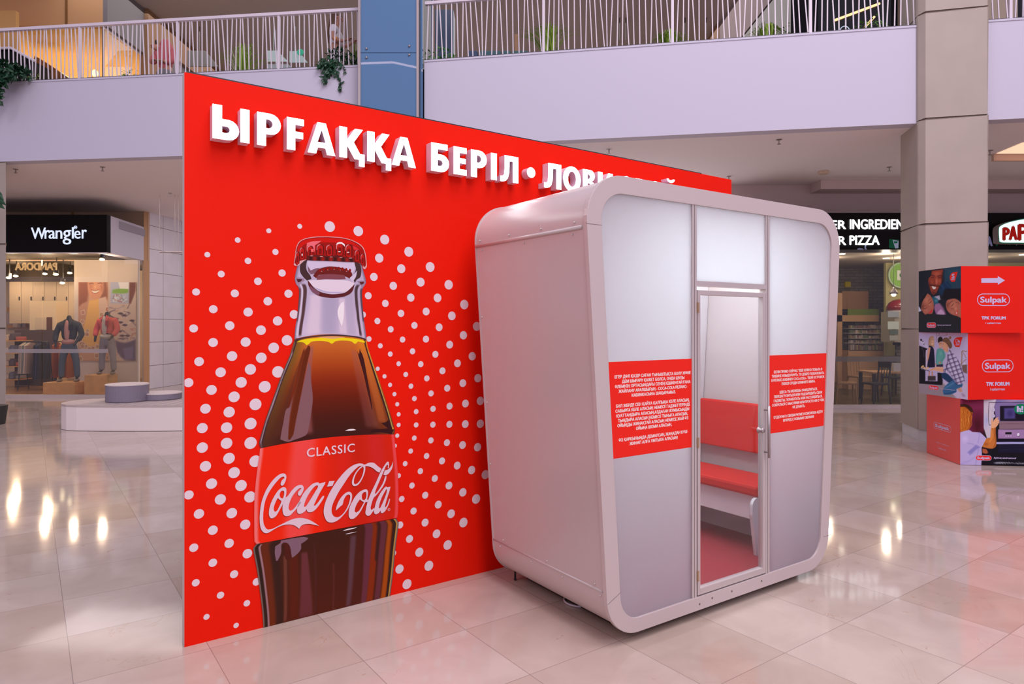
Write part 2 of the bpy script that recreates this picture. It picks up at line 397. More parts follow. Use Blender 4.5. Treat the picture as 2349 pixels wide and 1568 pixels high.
def floor_material():
    m = bpy.data.materials.new('marble_tiles'); m.use_nodes = True; nt = m.node_tree; N = nt.nodes; K = nt.links
    b = N['Principled BSDF']
    tc = N.new('ShaderNodeTexCoord'); mp = N.new('ShaderNodeMapping'); mp.vector_type = 'TEXTURE'
    ang = atan2(FP, 3340-CX); mp.inputs['Rotation'].default_value = (0, 0, ang)
    K.new(tc.outputs['Object'], mp.inputs['Vector'])
    sep = N.new('ShaderNodeSeparateXYZ'); K.new(mp.outputs[0], sep.inputs[0])
    def math_(op, a, bb=None):
        n = N.new('ShaderNodeMath'); n.operation = op
        for i, q in enumerate((a, bb)):
            if q is None: continue
            if isinstance(q, (int, float)): n.inputs[i].default_value = q
            else: K.new(q, n.inputs[i])
        return n.outputs[0]
    tx = math_('DIVIDE', math_('SUBTRACT', sep.outputs[0], 0.176), 0.6035)
    ty = math_('DIVIDE', math_('SUBTRACT', sep.outputs[1], 2.027), 0.5965)
    fx, fy = math_('FLOOR', tx), math_('FLOOR', ty)
    ex = math_('ABSOLUTE', math_('SUBTRACT', math_('SUBTRACT', tx, fx), 0.5)); ey = math_('ABSOLUTE', math_('SUBTRACT', math_('SUBTRACT', ty, fy), 0.5))
    e = math_('GREATER_THAN', math_('MAXIMUM', ex, ey), 0.4968)
    cell = N.new('ShaderNodeCombineXYZ'); K.new(fx, cell.inputs[0]); K.new(fy, cell.inputs[1])
    wn = N.new('ShaderNodeTexWhiteNoise'); wn.noise_dimensions = '3D'; K.new(cell.outputs[0], wn.inputs[0])
    # tile tone
    cr = N.new('ShaderNodeValToRGB'); K.new(wn.outputs['Value'], cr.inputs[0])
    el = cr.color_ramp.elements
    el[0].position = 0; el[0].color = (0.50, 0.405, 0.335, 1); el[1].position = 1; el[1].color = (0.59, 0.50, 0.445, 1)
    x = cr.color_ramp.elements.new(0.5); x.color = (0.545, 0.455, 0.39, 1)
    # per tile offset of the stone pattern
    off = N.new('ShaderNodeVectorMath'); off.operation = 'SCALE'; K.new(wn.outputs['Color'], off.inputs[0]); off.inputs['Scale'].default_value = 20
    ad = N.new('ShaderNodeVectorMath'); K.new(mp.outputs[0], ad.inputs[0]); K.new(off.outputs[0], ad.inputs[1])
    n1 = N.new('ShaderNodeTexNoise'); n1.inputs['Scale'].default_value = 3.2; n1.inputs['Detail'].default_value = 7; n1.inputs['Distortion'].default_value = 0.6; K.new(ad.outputs[0], n1.inputs[0])
    m1 = N.new('ShaderNodeMix'); m1.data_type = 'RGBA'; m1.blend_type = 'MULTIPLY'; m1.inputs[0].default_value = 0.55
    c1 = N.new('ShaderNodeValToRGB'); K.new(n1.outputs['Fac'], c1.inputs[0])
    c1.color_ramp.elements[0].position = 0.35; c1.color_ramp.elements[0].color = (0.82, 0.78, 0.76, 1); c1.color_ramp.elements[1].position = 0.65; c1.color_ramp.elements[1].color = (1, 1, 1, 1)
    K.new(cr.outputs[0], m1.inputs[6]); K.new(c1.outputs[0], m1.inputs[7])
    # veins: thin lines of a distorted noise near 0.5
    def vein(scale, width, dist):
        v = N.new('ShaderNodeTexNoise'); v.inputs['Scale'].default_value = scale; v.inputs['Detail'].default_value = 5; v.inputs['Roughness'].default_value = 0.62; v.inputs['Distortion'].default_value = dist
        K.new(ad.outputs[0], v.inputs[0]); d = math_('ABSOLUTE', math_('SUBTRACT', v.outputs['Fac'], 0.5))
        return math_('LESS_THAN', d, width)
    v1 = vein(1.6, 0.0022, 0.8)
    gate = N.new('ShaderNodeTexNoise'); gate.inputs['Scale'].default_value = 2.2; K.new(ad.outputs[0], gate.inputs[0])
    g1 = math_('GREATER_THAN', gate.outputs['Fac'], 0.56)
    fac = math_('MULTIPLY', math_('MULTIPLY', v1, g1), 0.45)
    m2 = N.new('ShaderNodeMix'); m2.data_type = 'RGBA'; K.new(fac, m2.inputs[0]); K.new(m1.outputs[2], m2.inputs[6]); m2.inputs[7].default_value = (0.42, 0.23, 0.13, 1)
    m3 = N.new('ShaderNodeMix'); m3.data_type = 'RGBA'; K.new(math_('MULTIPLY', e, 0.6), m3.inputs[0]); K.new(m2.outputs[2], m3.inputs[6]); m3.inputs[7].default_value = (0.16, 0.12, 0.11, 1)
    K.new(m3.outputs[2], b.inputs['Base Color'])
    b.inputs['Roughness'].default_value = 0.07; b.inputs['Specular IOR Level'].default_value = 0.5
    nr = N.new('ShaderNodeTexNoise'); nr.inputs['Scale'].default_value = 1.3; K.new(mp.outputs[0], nr.inputs[0])
    rr = math_('ADD', math_('MULTIPLY', nr.outputs['Fac'], 0.05), 0.05); K.new(rr, b.inputs['Roughness'])
    bn = N.new('ShaderNodeTexNoise'); bn.inputs['Scale'].default_value = 2.2; bn.inputs['Detail'].default_value = 1; K.new(ad.outputs[0], bn.inputs[0])
    bp = N.new('ShaderNodeBump'); bp.inputs['Strength'].default_value = 0.06; bp.inputs['Distance'].default_value = 0.02
    K.new(bn.outputs['Fac'], bp.inputs['Height']); K.new(bp.outputs[0], b.inputs['Normal'])
    return m
M_floor = floor_material()

# ------------------------------------------------------------------ structure
MB().add([(-40, -12, 0), (40, -12, 0), (40, 45, 0), (-40, 45, 0)], [(0, 1, 2, 3)]).build('floor', M_floor, kind='structure')
Z0, Z1, ZR = 4.68, 6.13, 7.13          # balcony: soffit, top of the parapet, top of the rail
FL = [Vector((-22.0, 13.86)), Vector((-9.35, 12.35)), Vector((-2.56, 11.53))]           # balcony front, west part
FR_ = [Vector((-1.47, 11.33)), Vector((6.0, 10.0)), Vector((14.0, 8.57))]               # balcony front, east part
def parapet(pts, name):
    mb = MB()
    for a, b in zip(pts[:-1], pts[1:]):
        d = (b-a).normalized(); n = Vector((-d.y, d.x))*0.22
        q = [a, b, b+n, a+n]
        vs = [(p.x, p.y, z) for z in (Z0, Z1-0.03) for p in q]
        mb.add(vs, [(0,3,2,1),(4,5,6,7),(0,1,5,4),(1,2,6,5),(2,3,7,6),(3,0,4,7)])
        o = d.orthogonal()*0.0
        e = Vector((d.y, -d.x))*0.012
        q = [a+e, b+e, b+n-e, a+n-e]
        vs = [(p.x, p.y, z) for z in (Z1-0.03, Z1) for p in q]
        mb.add(vs, [(0,3,2,1),(4,5,6,7),(0,1,5,4),(1,2,6,5),(2,3,7,6),(3,0,4,7)])
    return mb.build(name, M_white_plaster, kind='structure')
parapet(FL, 'wall_balcony_west'); parapet(FR_, 'wall_balcony_east')
# slab between storeys (soffit below, gallery floor above)
pl = [(-22, 13.9), (-9.35, 12.5), (-2.56, 11.7), (-1.47, 11.5), (6.0, 10.17), (14, 8.75), (14, 32), (-22, 32)]
mb = MB(); n = len(pl)
tri = tessellate_polygon([[Vector((p[0], p[1], 0)) for p in pl]])
mb.add([(p[0], p[1], Z0+0.002) for p in pl], [tuple(t) for t in tri]); mb.build('ceiling', M_soffit, kind='structure')
mb = MB(); mb.add([(p[0], p[1], 6.05) for p in pl], [tuple(t) for t in tri]); mb.build('floor_gallery', mat('gallery_floor', (0.35, 0.30, 0.29), 0.4), kind='structure')
M_ceil2 = mat('upper_ceiling', (0.42, 0.36, 0.34), 0.85)
MB().add([(-30, 12.0, 9.42), (20, 12.0, 9.42), (20, 40, 9.42), (-30, 40, 9.42)], [(0, 1, 2, 3)]).build('ceiling_gallery', M_ceil2, kind='structure')
M_backup = mat('upper_back_wall', (0.40, 0.33, 0.31), 0.9)
MB().box((-30, 32, 6.05), (20, 32.2, 9.42)).build('wall_gallery_back', M_backup, kind='structure')

# ------------------------------------------------------------------ railings
BAL = [(925,905),(967,962),(1012,1007),(1035,1068),(1100,1103),(1155,1158),(1208,1222),(1270,1262),(1295,1322),(1340,1367),(1388,1435),(1450,1460),(1512,1487),(1560,1550),(1605,1597),(1628,1658),(1690,1705),(1750,1757),(1803,1815),(1868,1855),(1893,1917),(1937,1963),(1985,2028)]
def railing(a, b, first, step, name, label, skipb=()):
    """first: distance of one post from a; step: post spacing"""
    root = empty(name, (a.x, a.y, Z1), label, 'railing')
    d = (b-a).normalized(); n = Vector((-d.y, d.x)); off = n*0.06
    M = Matrix(((d.x, n.x, 0, a.x+off.x), (d.y, n.y, 0, a.y+off.y), (0, 0, 1, 0), (0, 0, 0, 1))); Lg = (b-a).length
    MB().box((0, -.035, ZR-.05), (Lg, .035, ZR), M=M).build('handrail', M_rail, root)
    MB().box((0, -.02, Z1+.005), (Lg, .02, Z1+.03), M=M).build('bottom_rail', M_dark, root)
    s0 = first
    while s0 > 0: s0 -= step
    while s0 < Lg:
        if 0 < s0 < Lg-.02: MB().box((s0-.020, -.022, Z1), (s0+.020, .022, ZR-.04), M=M).build('post', M_rail, root)
        for t_, b_ in BAL:
            xt, xb = s0+(t_-868)/1180*step, s0+(b_-868)/1180*step
            if not (.02 < min(xt, xb) and max(xt, xb) < Lg-.02): continue
            w = .0075; m = MB()
            vs = [M @ Vector((x+o, y, z)) for z, x in ((Z1+.02, xb), (ZR-.045, xt)) for o, y in ((-w, -w), (w, -w), (w, w), (-w, w))]
            m.add(vs, [(0,3,2,1),(4,5,6,7),(0,1,5,4),(1,2,6,5),(2,3,7,6),(3,0,4,7)]); m.build('baluster', M_rail, root)
        s0 += step
def along(a, b, x):
    d = (b-a).normalized(); return Fr((a.x, a.y, 0), (d.x, d.y, 0), (d.y, -d.x, 0)).px(x, 100)[0]
_w0 = FL[1]+(FL[0]-FL[1]).normalized()*.6
_wa, _wb = FL[1]+(FL[1]-FL[2]).normalized()*.5, FL[2]
railing(_wa, _wb, along(_wa, _wb, 178), 1.89, 'railing', 'white steel railing with slanted balusters on the west balcony, beside the warm lit shop')
_ea, _eb = FR_[0], Vector((6.05, 9.99))
railing(_ea, _eb, along(_ea, _eb, 1246), 2.05, 'railing', 'white steel railing with slanted balusters between the blue shaft and the stone pillar')
railing(Vector((6.75, 9.87)), Vector((7.7, 9.70)), .5, 2.05, 'railing', 'short stretch of white railing beyond the stone pillar')

# ------------------------------------------------------------------ lift shaft clad in blue glass
M_blue = mat('blue_glass_cladding', (0.105, 0.22, 0.40), 0.012, spec=0.45)
sh = empty('elevator_shaft', (-2.0, 11.3, 0), 'tall shaft clad in blue glass panels with steel edges, between the two balcony parts', 'elevator shaft')
Ys = 11.2
def X(px, Y): return (px-CX)/FP*Y
def Z(py, Y): return EYE+(HY-py)/FP*Y
x0, x1, x2, x3 = X(827.5, Ys), X(955.5, Ys), X(822, Ys), X(965, Ys)
zs = Z(121, Ys)
MB().box((x0, Ys, 0), (x1, Ys+.02, zs-.004)).build('glass_panel', M_blue, sh)
MB().box((x0, Ys, zs+.004), (x1, Ys+.02, 11.5)).build('glass_panel', M_blue, sh)
MB().box((x0-.02, Ys+.02, 0), (x1+.05, Ys+1.6, 11.5)).build('core', mat('shaft_core', (0.03, 0.05, 0.08), 0.5), sh)
MB().box((x2, Ys-.02, 0), (x0, Ys+.12, 11.5)).build('steel_edge', M_steel, sh)
MB().box((x1, Ys-.02, 0), (x3-.03, Ys+.12, 11.5)).build('steel_edge', M_steel, sh)
MB().box((x1+.01, Ys+.12, 0), (x3+.02, Ys+.16, 11.5)).build('side_glass', M_blue, sh)
for (a, b) in ((841, 112), (841, 132.5), (939, 106), (939, 126)):
    p = at(a, b, Ys); MB().lathe([(.018, 0), (.018, .02), (.01, .028)], p, 12, M=Matrix.Rotation(pi/2, 4, 'X')).build('bolt', M_steel, sh, smooth=True)
# ------------------------------------------------------------------ stone pillars
PG = [1.64, 3.17, 4.70, 6.25, 7.8]
def pillar(name, poly, zt, label):
    root = empty(name, (sum(p[0] for p in poly)/len(poly), sum(p[1] for p in poly)/len(poly), 0), label, 'pillar')
    c = Vector((sum(p[0] for p in poly)/len(poly), sum(p[1] for p in poly)/len(poly)))
    def ins(k): return [((p[0]-c.x)*k+c.x, (p[1]-c.y)*k+c.y) for p in poly]
    z = 0.16; 
    MB().prism(ins(.95), 0, .17).build('base', mat('marble_base', (0.62, 0.62, 0.62), 0.12, var=.2, vscale=5), root)
    for g in PG+[zt]:
        if g > zt: g = zt
        MB().prism(ins(1), z+.012, g-.012).build('stone_block', M_stone, root, bevel=.008)
        if g >= zt: break
        MB().prism(ins(.975), g-.013, g+.013).build('joint', M_groove, root); z = g
pillar('pillar', [(6.80, 9.66), (6.95, 10.45), (6.13, 10.67), (5.975, 9.96), (6.02, 9.84)][::-1], 11.5, 'tall limestone pillar behind the stacked red boxes')
pillar('pillar', [(-9.185, 12.27), (-9.78, 13.05), (-10.6, 13.15), (-10.4, 12.42)][::-1], 4.66, 'limestone pillar beside the denim shop front')
# ------------------------------------------------------------------ red advertising wall
wu = Vector((3370-CX, FP)).normalized(); WF = Fr((-1.729, 3.568, 0), (wu.x, wu.y, 0), (wu.y, -wu.x, 0))
RED = (236, 34, 12)
M_redwall = mat('red_banner', (0.86, 0.011, 0.001), 0.6, spec=0.12)
M_edge = mat('pale_edge', (0.62, 0.5, 0.5), 0.6)
wall = empty('advertising_wall', (0, 4.9, 0), 'free-standing red advertising wall printed with a giant glass bottle and pale dots', 'advertising wall')
WL, WH, WT = 4.587, 3.034, 0.06
q = MB(); q.box((0, 0, -WT), (WL, WH, 0), 1, M=WF.M); q.m[1] = 0; q.m[5] = 2; q.build('board', [M_redwall, M_dark, M_edge], wall)
MB().box((0.02, WH, -.045), (WL-.4, WH+.012, -.015), M=WF.M).build('top_rail', M_dark, wall)
for x in (0.7, 2.2, 3.7):
    fr_ = MB(); fr_.tube([WF.pt(x, 2.2, -.08), WF.pt(x, .02, -.75)], .02); fr_.tube([WF.pt(x, .02, -.08), WF.pt(x, .02, -.8)], .02); fr_.build('rear_brace', M_dark, wall)
# dots
S1, S2, S3, S4 = (400, 480), (800, 480), (400, 980), (800, 980)
D = {S1: [(228,313,19),(438,212,19),(653,148,17),(867,117,17),(1075,119,37),(1272,150,35),(1455,209,34),(509,356,22),(699,294,21),(324,447,23),(150,571,25),(578,497,26),(745,440,25),(418,581,27),(789,583,28),(646,635,29),(269,690,28),(510,710,31),(828,726,30),(133,823,28),(383,804,31),(714,771,32),(599,835,33),(268,920,31),(493,917,33),(779,905,36),(687,957,36),(171,1052,31),(399,1014,34),(601,1026,36),(320,1126,34),(526,1106,37),(717,1123,40),(98,1198,31),(257,1248,34),(462,1196,37),(625,1226,40),(413,1296,37),(215,1378,34),(379,1401,37),(561,1348,40),(193,1512,35),(361,1509,37),(527,1481,40),(1417,337,31),(1380,467,28),(1341,597,25),(1304,728,22),(1346,896,19)],
 S2: [(415,293,34),(363,410,31),(308,529,28),(253,650,25),(198,772,22),(563,398,34),(497,503,31),(429,610,28),(361,719,25),(290,829,22),(218,943,18),(691,521,33),(614,612,30),(535,706,27),(454,802,24),(372,900,21),(287,1000,18),(200,1102,15),(799,658,33),(713,736,30),(625,815,27),(534,897,24),(441,981,21),(345,1067,17),(247,1154,15),(885,809,31),(793,870,29),(698,935,27),(599,1002,24),(498,1070,21),(394,1141,18),(286,1213,15),(854,1015,29),(752,1064,27),(648,1116,24),(540,1168,21),(430,1222,18),(316,1277,15),(893,1167,29),(789,1201,27),(681,1236,24),(569,1272,21),(454,1308,18),(335,1347,15),(910,1324,29),(807,1342,27),(697,1360,24),(583,1379,21),(466,1398,18),(345,1417,15),(910,1482,29),(806,1484,27),(696,1486,24),(582,1488,21),(466,1490,18),(345,1490,15)],
 S4: [(891,136,29),(787,121,27),(679,105,24),(568,89,21),(453,73,18),(335,56,15),(428,163,18),(320,127,14),(538,197,21),(645,231,24),(750,263,27),(850,294,29),(945,326,31),(390,250,18),(495,302,21),(595,352,24),(693,401,27),(789,448,29),(881,494,33),(345,333,17),(437,401,21),(529,468,24),(619,533,27),(708,596,30),(793,657,33),(366,494,21),(448,577,24),(528,657,27),(607,735,30),(684,812,33),(355,674,24),(420,770,27),(488,862,31),(554,956,34),(310,868,20),(351,978,31),(403,1083,34)],
 S3: [(361,109,38),(193,139,36),(527,107,41),(378,213,38),(215,268,36),(560,233,40),(413,312,38),(257,388,36),(461,401,38),(100,466,31),(318,497,36),(523,480,38),(170,597,33),(397,592,35),(266,710,32),(490,671,34),(134,831,29),(379,801,31),(505,872,32),(266,935,28),(413,1014,27),(148,1073,25),(319,1159,24),(568,1067,26),(222,1309,20),(501,1215,22),(427,1368,18)]}
a = Art(WF); WHT = (216, 186, 204)
for (ox, oy), ds in D.items():
    for x, y, r in ds:
        X_, Y_ = ox+x/3.0157, oy+y/3.0157
        u, v = WF.px(X_, Y_); r1 = abs(WF.px(X_, Y_-r/3.0157)[1]-v)
        pts = [(max(0.001, p[0]), p[1]) for p in ell(u, v, r1, n=28)]
        a.poly(WHT, pts, keep=True)
a.build('printed_dots', PRINT, wall, label='pale pink halftone dots')

# bottle
def lerp(a, b, t): return a+(b-a)*t
def mixc(a, b, t): return tuple(a[i]+(b[i]-a[i])*t for i in range(3))
def sstep(e0, e1, x):
    t = max(0, min(1, (x-e0)/(e1-e0))) if e1 != e0 else float(x > e0)
    return t*t*(3-2*t)
def poly_at(pl, t):
    """point of a polyline at fraction t of its length"""
    ds = [hypot(q[0]-p[0], q[1]-p[1]) for p, q in zip(pl[:-1], pl[1:])]; T = sum(ds)*t
    for (p, q), d in zip(zip(pl[:-1], pl[1:]), ds):
        if T <= d+1e-9: k = T/d; return (p[0]+(q[0]-p[0])*k, p[1]+(q[1]-p[1])*k)
        T -= d
    return pl[-1]
def spline(pl, sub=4):
    n = len(pl); o = []
    for i in range(n-1):
        p0, p1, p2, p3 = pl[max(i-1, 0)], pl[i], pl[i+1], pl[min(i+2, n-1)]
        for k in range(sub):
            t = k/sub; o.append(tuple(0.5*((2*p1[j])+(-p0[j]+p2[j])*t+(2*p0[j]-5*p1[j]+4*p2[j]-p3[j])*t*t+(-p0[j]+3*p1[j]-3*p2[j]+p3[j])*t**3) for j in (0, 1)))
    return o+[pl[-1]]
def section(art, Lp, Rp, bt, bb, fn, ns=110, nt=90):
    """grid between two outlines in photo measures; fn(s, t) gives the printed colour"""
    off = art.o; vs = []; cs = []
    for j in range(nt+1):
        t = j/nt; A, B = poly_at(Lp, t), poly_at(Rp, t); bu = lerp(bt, bb, t)
        for i in range(ns+1):
            s = i/ns; x = lerp(A[0], B[0], s); y = lerp(A[1], B[1], s)+bu*4*s*(1-s)
            u, v = WF.px(x, y); vs.append(WF.pt(u, max(v, .0005), off)); cs.append(PR(tuple(max(0, min(255, c)) for c in fn(s, t))))
    b0 = len(art.mb.f); W = ns+1
    fs = [(j*W+i, (j+1)*W+i, (j+1)*W+i+1, j*W+i+1) for j in range(nt) for i in range(ns)]
    art.mb.add(vs, fs, 0, (0, 0, 0))
    for k, f in enumerate(fs): art.mb.c[b0+k] = [cs[i] for i in f]
    art.lift()
def streaks(base, lst):
    """lst: (s_top, s_bot, half width top, half width bot, t0, t1, colour, strength, softness)"""
    def f(s, t):
        c = base(s, t)
        for s0, s1, w0, w1, t0, t1, col, k, so in lst:
            if t0 <= t <= t1:
                q = (t-t0)/(t1-t0); c0 = lerp(s0, s1, q); w = lerp(w0, w1, q)
                a_ = 1-sstep(w*(1-so), w*(1+so)+1e-4, abs(s-c0))
                e = sstep(0, .05, q)*(1-sstep(.93, 1, q)) if t1-t0 < .97 else 1
                c = mixc(c, col, a_*k*e)
        return c
    return f
CC = crop(650, 520, 5.6); CD = crop(560, 740, 5.226); CE = crop(560, 1160, 5.226); CA = crop(570, 980, 6.03); CB = crop(730, 980, 6.03)
def mp_(T, pts): return [T(*p) for p in pts]
b = Art(WF, off=.002, step=.00003)
# neck
Ln = spline(mp_(CC, [(215,420),(175,520),(148,640),(150,700),(193,780),(200,860),(190,1000),(175,1150),(152,1300),(141,1440)]))
Rn = spline(mp_(CC, [(985,430),(1030,580),(1058,690),(1050,740),(1015,800),(1010,900),(1020,1050),(1035,1200),(1052,1330),(1067,1440)]))
def nb(s, t):
    c = mixc((178, 156, 190), (205, 178, 208), sstep(.45, 1, t)*(.4+.6*abs(s-.5)))
    return mixc((120, 100, 130), c, sstep(0, .05, s)*sstep(0, .04, 1-s))
neck = streaks(nb, [(.27,.27,.09,.10,.45,1,(212,184,208),.8,.5),(.50,.48,.12,.10,.5,1,(160,143,178),.7,.7),(.68,.68,.045,.05,.5,1,(210,182,208),.8,.3),
    (.80,.80,.05,.06,.4,1,(168,150,182),.6,.5),(.10,.075,.03,.02,.30,1,(74,44,48),.95,.25),(.90,.925,.025,.016,.30,1,(64,44,50),.95,.25),(.055,.03,.012,.014,.3,1,(210,188,215),.7,.4),
    (.015,.01,.02,.012,.36,.8,(90,50,60),.8,.4),(.985,.99,.02,.012,.36,.8,(70,50,62),.8,.4)])
section(b, Ln, Rn, 5, -11, neck, 100, 70)
def cp(col, pts, *h, T=CC, sm=4):
    b.T = None; b.poly(col, mp_(T, pts), *[mp_(T, x) for x in h], px=True, smooth=sm)
DK, DR, LV = (66, 40, 44), (105, 15, 10), (200, 176, 208)
cp(DK, [(240,425),(305,425),(292,500),(300,560),(345,625),(360,670),(300,690),(250,640),(215,580),(212,500)])
cp(DK, [(905,440),(985,470),(1000,560),(985,650),(940,680),(920,720),(900,700),(860,670),(905,610),(930,540),(915,480)])
cp(LV, [(312,430),(600,440),(912,455),(915,540),(880,600),(830,560),(700,520),(560,510),(430,530),(350,560),(312,500)])
cp((120,80,100), [(312,500),(350,560),(430,530),(480,540),(400,600),(350,610),(320,570)])
cp((104,26,24), [(400,600),(450,545),(560,512),(620,508),(760,530),(870,580),(885,620),(850,665),(800,640),(620,612),(460,618),(420,660),(380,630)])
for k in range(9): cp((135,12,8), ell(470+k*48, 560-28*sin(pi*k/8), 15, 22, 10), sm=0)
for k in range(5): cp((190,120,130), ell(490+k*80, 572-26*sin(pi*k/4), 9, 4, 8), sm=0)
cp((125,62,74), [(425,640),(480,615),(620,606),(780,620),(800,670),(700,675),(520,672),(430,690)])
cp(LV, [(850,655),(900,615),(945,560),(930,640),(900,690),(915,715),(880,700)])
cp((88,30,36), [(310,690),(325,760),(370,830),(450,885),(600,912),(700,908),(800,888),(880,835),(915,735),(880,770),(800,840),(700,862),(600,865),(470,835),(400,790),(345,725),(330,690)])
cp((120,70,92), [(335,790),(375,840),(450,882),(465,845),(400,800),(345,760)])
cp((216,190,212), [(318,690),(400,682),(600,678),(820,690),(912,725),(880,770),(800,835),(700,857),(600,860),(470,830),(400,785),(345,725)])
cp((176,158,196), [(380,770),(470,825),(600,853),(700,850),(790,832),(700,835),(560,830),(450,795)])
cp((150,120,150), [(150,650),(200,650),(262,662),(270,690),(215,730),(195,775),(160,730)])
cp((72,30,34), [(165,668),(240,672),(225,700),(185,715)])
cp((150,120,150), [(945,700),(1000,690),(1055,700),(1045,740),(1010,795),(985,740)])
cp((84,30,30), [(975,708),(1035,705),(1030,730),(995,745)])
cp((232,210,226), [(705,1040),(740,980),(775,960),(778,1060),(770,1180),(750,1280),(715,1200),(695,1110)])
# cap
cp((208,150,160), [(132,488),(142,420),(160,280),(190,205),(240,165),(330,138),(440,126),(620,127),(780,143),(920,188),(1012,250),(1050,330),(1068,470),(1068,515),(1042,548),(1020,530),(1020,490),(900,440),(600,400),(300,420),(190,500),(150,500)])
cp((150,14,8), [(140,470),(150,420),(168,280),(200,208),(245,172),(335,146),(440,134),(620,135),(780,151),(918,196),(1005,258),(1042,335),(1058,470),(1055,505),(1030,520),(1015,485),(930,455),(900,450),(600,440),(300,420),(200,440),(175,505),(150,470)])
cp((196,16,6), [(180,280),(215,212),(260,178),(350,155),(450,145),(620,146),(780,162),(905,205),(985,262),(1010,310),(960,260),(860,225),(700,205),(500,200),(330,205),(250,240),(190,330)])
cp((224,96,110), [(300,210),(370,188),(485,182),(440,215),(405,235),(400,330),(380,260),(330,250),(310,330),(295,300)])
cp((206,40,44), [(890,240),(960,280),(975,330),(940,310),(900,285)])
for x, y, w, h in ((180,400,26,80),(238,345,32,80),(340,320,44,76),(470,300,50,76),(590,305,46,74),(722,290,50,84),(838,310,46,84),(945,375,32,76),(1015,420,26,72)):
    cp((96,8,8), rrect(x-w, y-h, x+w, y+h, w*.8), sm=0)
    cp((178,20,14), rrect(x-w*.72, y-h*.86, x+w*.72, y+h*.95, w*.55), sm=0)
    cp((120,8,6), rrect(x-w*.4, y-h*.3, x+w*.4, y+h*.7, w*.3), sm=0)
    cp((214,120,130), [(x-w*.9,y-h*.1),(x-w*.85,y-h*.7),(x-w*.3,y-h*.97),(x+w*.2,y-h*.95),(x-w*.3,y-h*.82),(x-w*.68,y-h*.55),(x-w*.75,y)])
cp((240,205,214), [(672,235),(690,205),(740,196),(785,225),(788,255),(765,235),(735,218),(690,225)]); cp((240,205,214), ell(715,320,18,7,10), sm=0); cp((235,190,200), ell(828,328,18,6,10), sm=0)
cp((228,90,96), [(350,285),(385,285),(385,325),(355,325)]); cp((238,190,200), ell(238,360,8,18,10), sm=0)
cp((92,22,20), [(300,372),(450,362),(560,376),(680,368),(800,392),(900,402),(910,452),(780,450),(600,440),(350,432),(290,420)])
for k in range(11): cp((140,20,14) if k % 2 else (60,14,14), rrect(330+k*52, 382+k*2, 366+k*52, 430+k*2, 8), sm=0)
for k in range(5): cp((214,150,160), ell(360+k*125, 374+k*7, 22, 4, 8), sm=0)
# liquid
Ll = spline(mp_(CD, [(603,198),(572,300),(540,400),(440,640),(335,930),(250,1170),(185,1400),(178,1450),(200,1500)]))
Rl = spline(mp_(CD, [(1466,195),(1480,290),(1540,470),(1640,760),(1740,1060),(1792,1240),(1803,1300),(1787,1340)]))
def lb(s, t):
    v = [(0, (196, 104, 40)), (.12, (186, 88, 34)), (.3, (160, 60, 18)), (.45, (130, 36, 8)), (.62, (100, 26, 8)), (.8, (74, 22, 12)), (1, (58, 22, 18))]
    for (p, c0), (q_, c1) in zip(v[:-1], v[1:]):
        if t <= q_: c = mixc(c0, c1, (t-p)/(q_-p)); break
    side = mixc((128, 86, 30), (78, 36, 24), t)
    c = mixc(c, side, 1-sstep(.03, .22, s)); rs = mixc((214, 120, 30), (130, 56, 26), t)
    c = mixc(c, rs, sstep(.80, .93, s)*(.9-.3*t))
    return c
liq = streaks(lb, [(.22,.21,.012,.05,.16,.97,(138,104,124),.75,.25),(.17,.13,.01,.025,.1,.95,(84,40,30),.5,.4),(.235,.30,.05,.10,.08,.97,(148,82,90),.62,.2),(.175,.235,.02,.022,.1,.97,(104,36,12),.9,.2),
    (.80,.84,.035,.05,.12,.95,(150,84,90),.35,.4),(.885,.86,.0,.0,.1,.7,(60,20,20),1,.2),(.93,.92,.03,.03,.1,.9,(190,96,52),.45,.4),
    (.035,.02,.012,.006,0,1,(60,36,44),.95,.2),(.022,.012,.006,.004,.1,1,(176,150,170),.8,.3),(.97,.978,.01,.008,0,1,(48,26,30),.95,.2),(.985,.985,.003,.003,.1,1,(200,170,90),.9,.3),(.012,.004,.006,.004,0,1,(90,70,86),.9,.3)])
section(b, Ll, Rl, -11, -9, liq, 150, 110)
cp((70,40,44), [(595,215),(640,190),(800,160),(1050,140),(1300,155),(1440,185),(1475,215),(1450,205),(1300,172),(1050,158),(800,176),(660,205),(612,235)], T=CD)
cp((228,196,14), [(625,232),(690,205),(830,185),(1050,172),(1280,186),(1400,205),(1445,222),(1440,240),(1360,222),(1340,245),(1320,250),(1280,222),(1180,212),(1090,222),(1062,244),(1040,248),(1010,230),(960,220),(880,217),(800,228),(770,255),(745,268),(715,240),(680,230)], T=CD)
cp((214,150,110), [(860,172),(1050,162),(1220,172),(1140,182),(1060,192),(960,182)], T=CD)
cp((60,20,22), [(1350,335),(1375,380),(1382,305),(1395,345),(1410,370),(1435,450),(1465,620),(1495,780),(1530,1000),(1528,1050),(1500,920),(1465,780),(1430,620),(1390,480)], T=CD)
cp((96,34,10), [(765,270),(785,280),(790,320),(745,520),(690,800),(620,1150),(585,1330),(540,1400),(524,1395),(545,1200),(600,920),(680,560),(735,330)], T=CD)
cp((126,82,92), [(790,520),(800,700),(820,900),(805,1050),(775,1240),(755,1320),(720,1355),(600,1400),(520,1425),(430,1395),(440,1330),(470,1180),(500,1040),(560,1000),(530,1200),(524,1395),(545,1402),(590,1330),(625,1150),(690,830),(750,560),(770,470)], T=CD)
cp((240,222,236), [(1205,1292),(1250,1275),(1300,1270),(1340,1282),(1290,1290),(1240,1292)], T=CD)
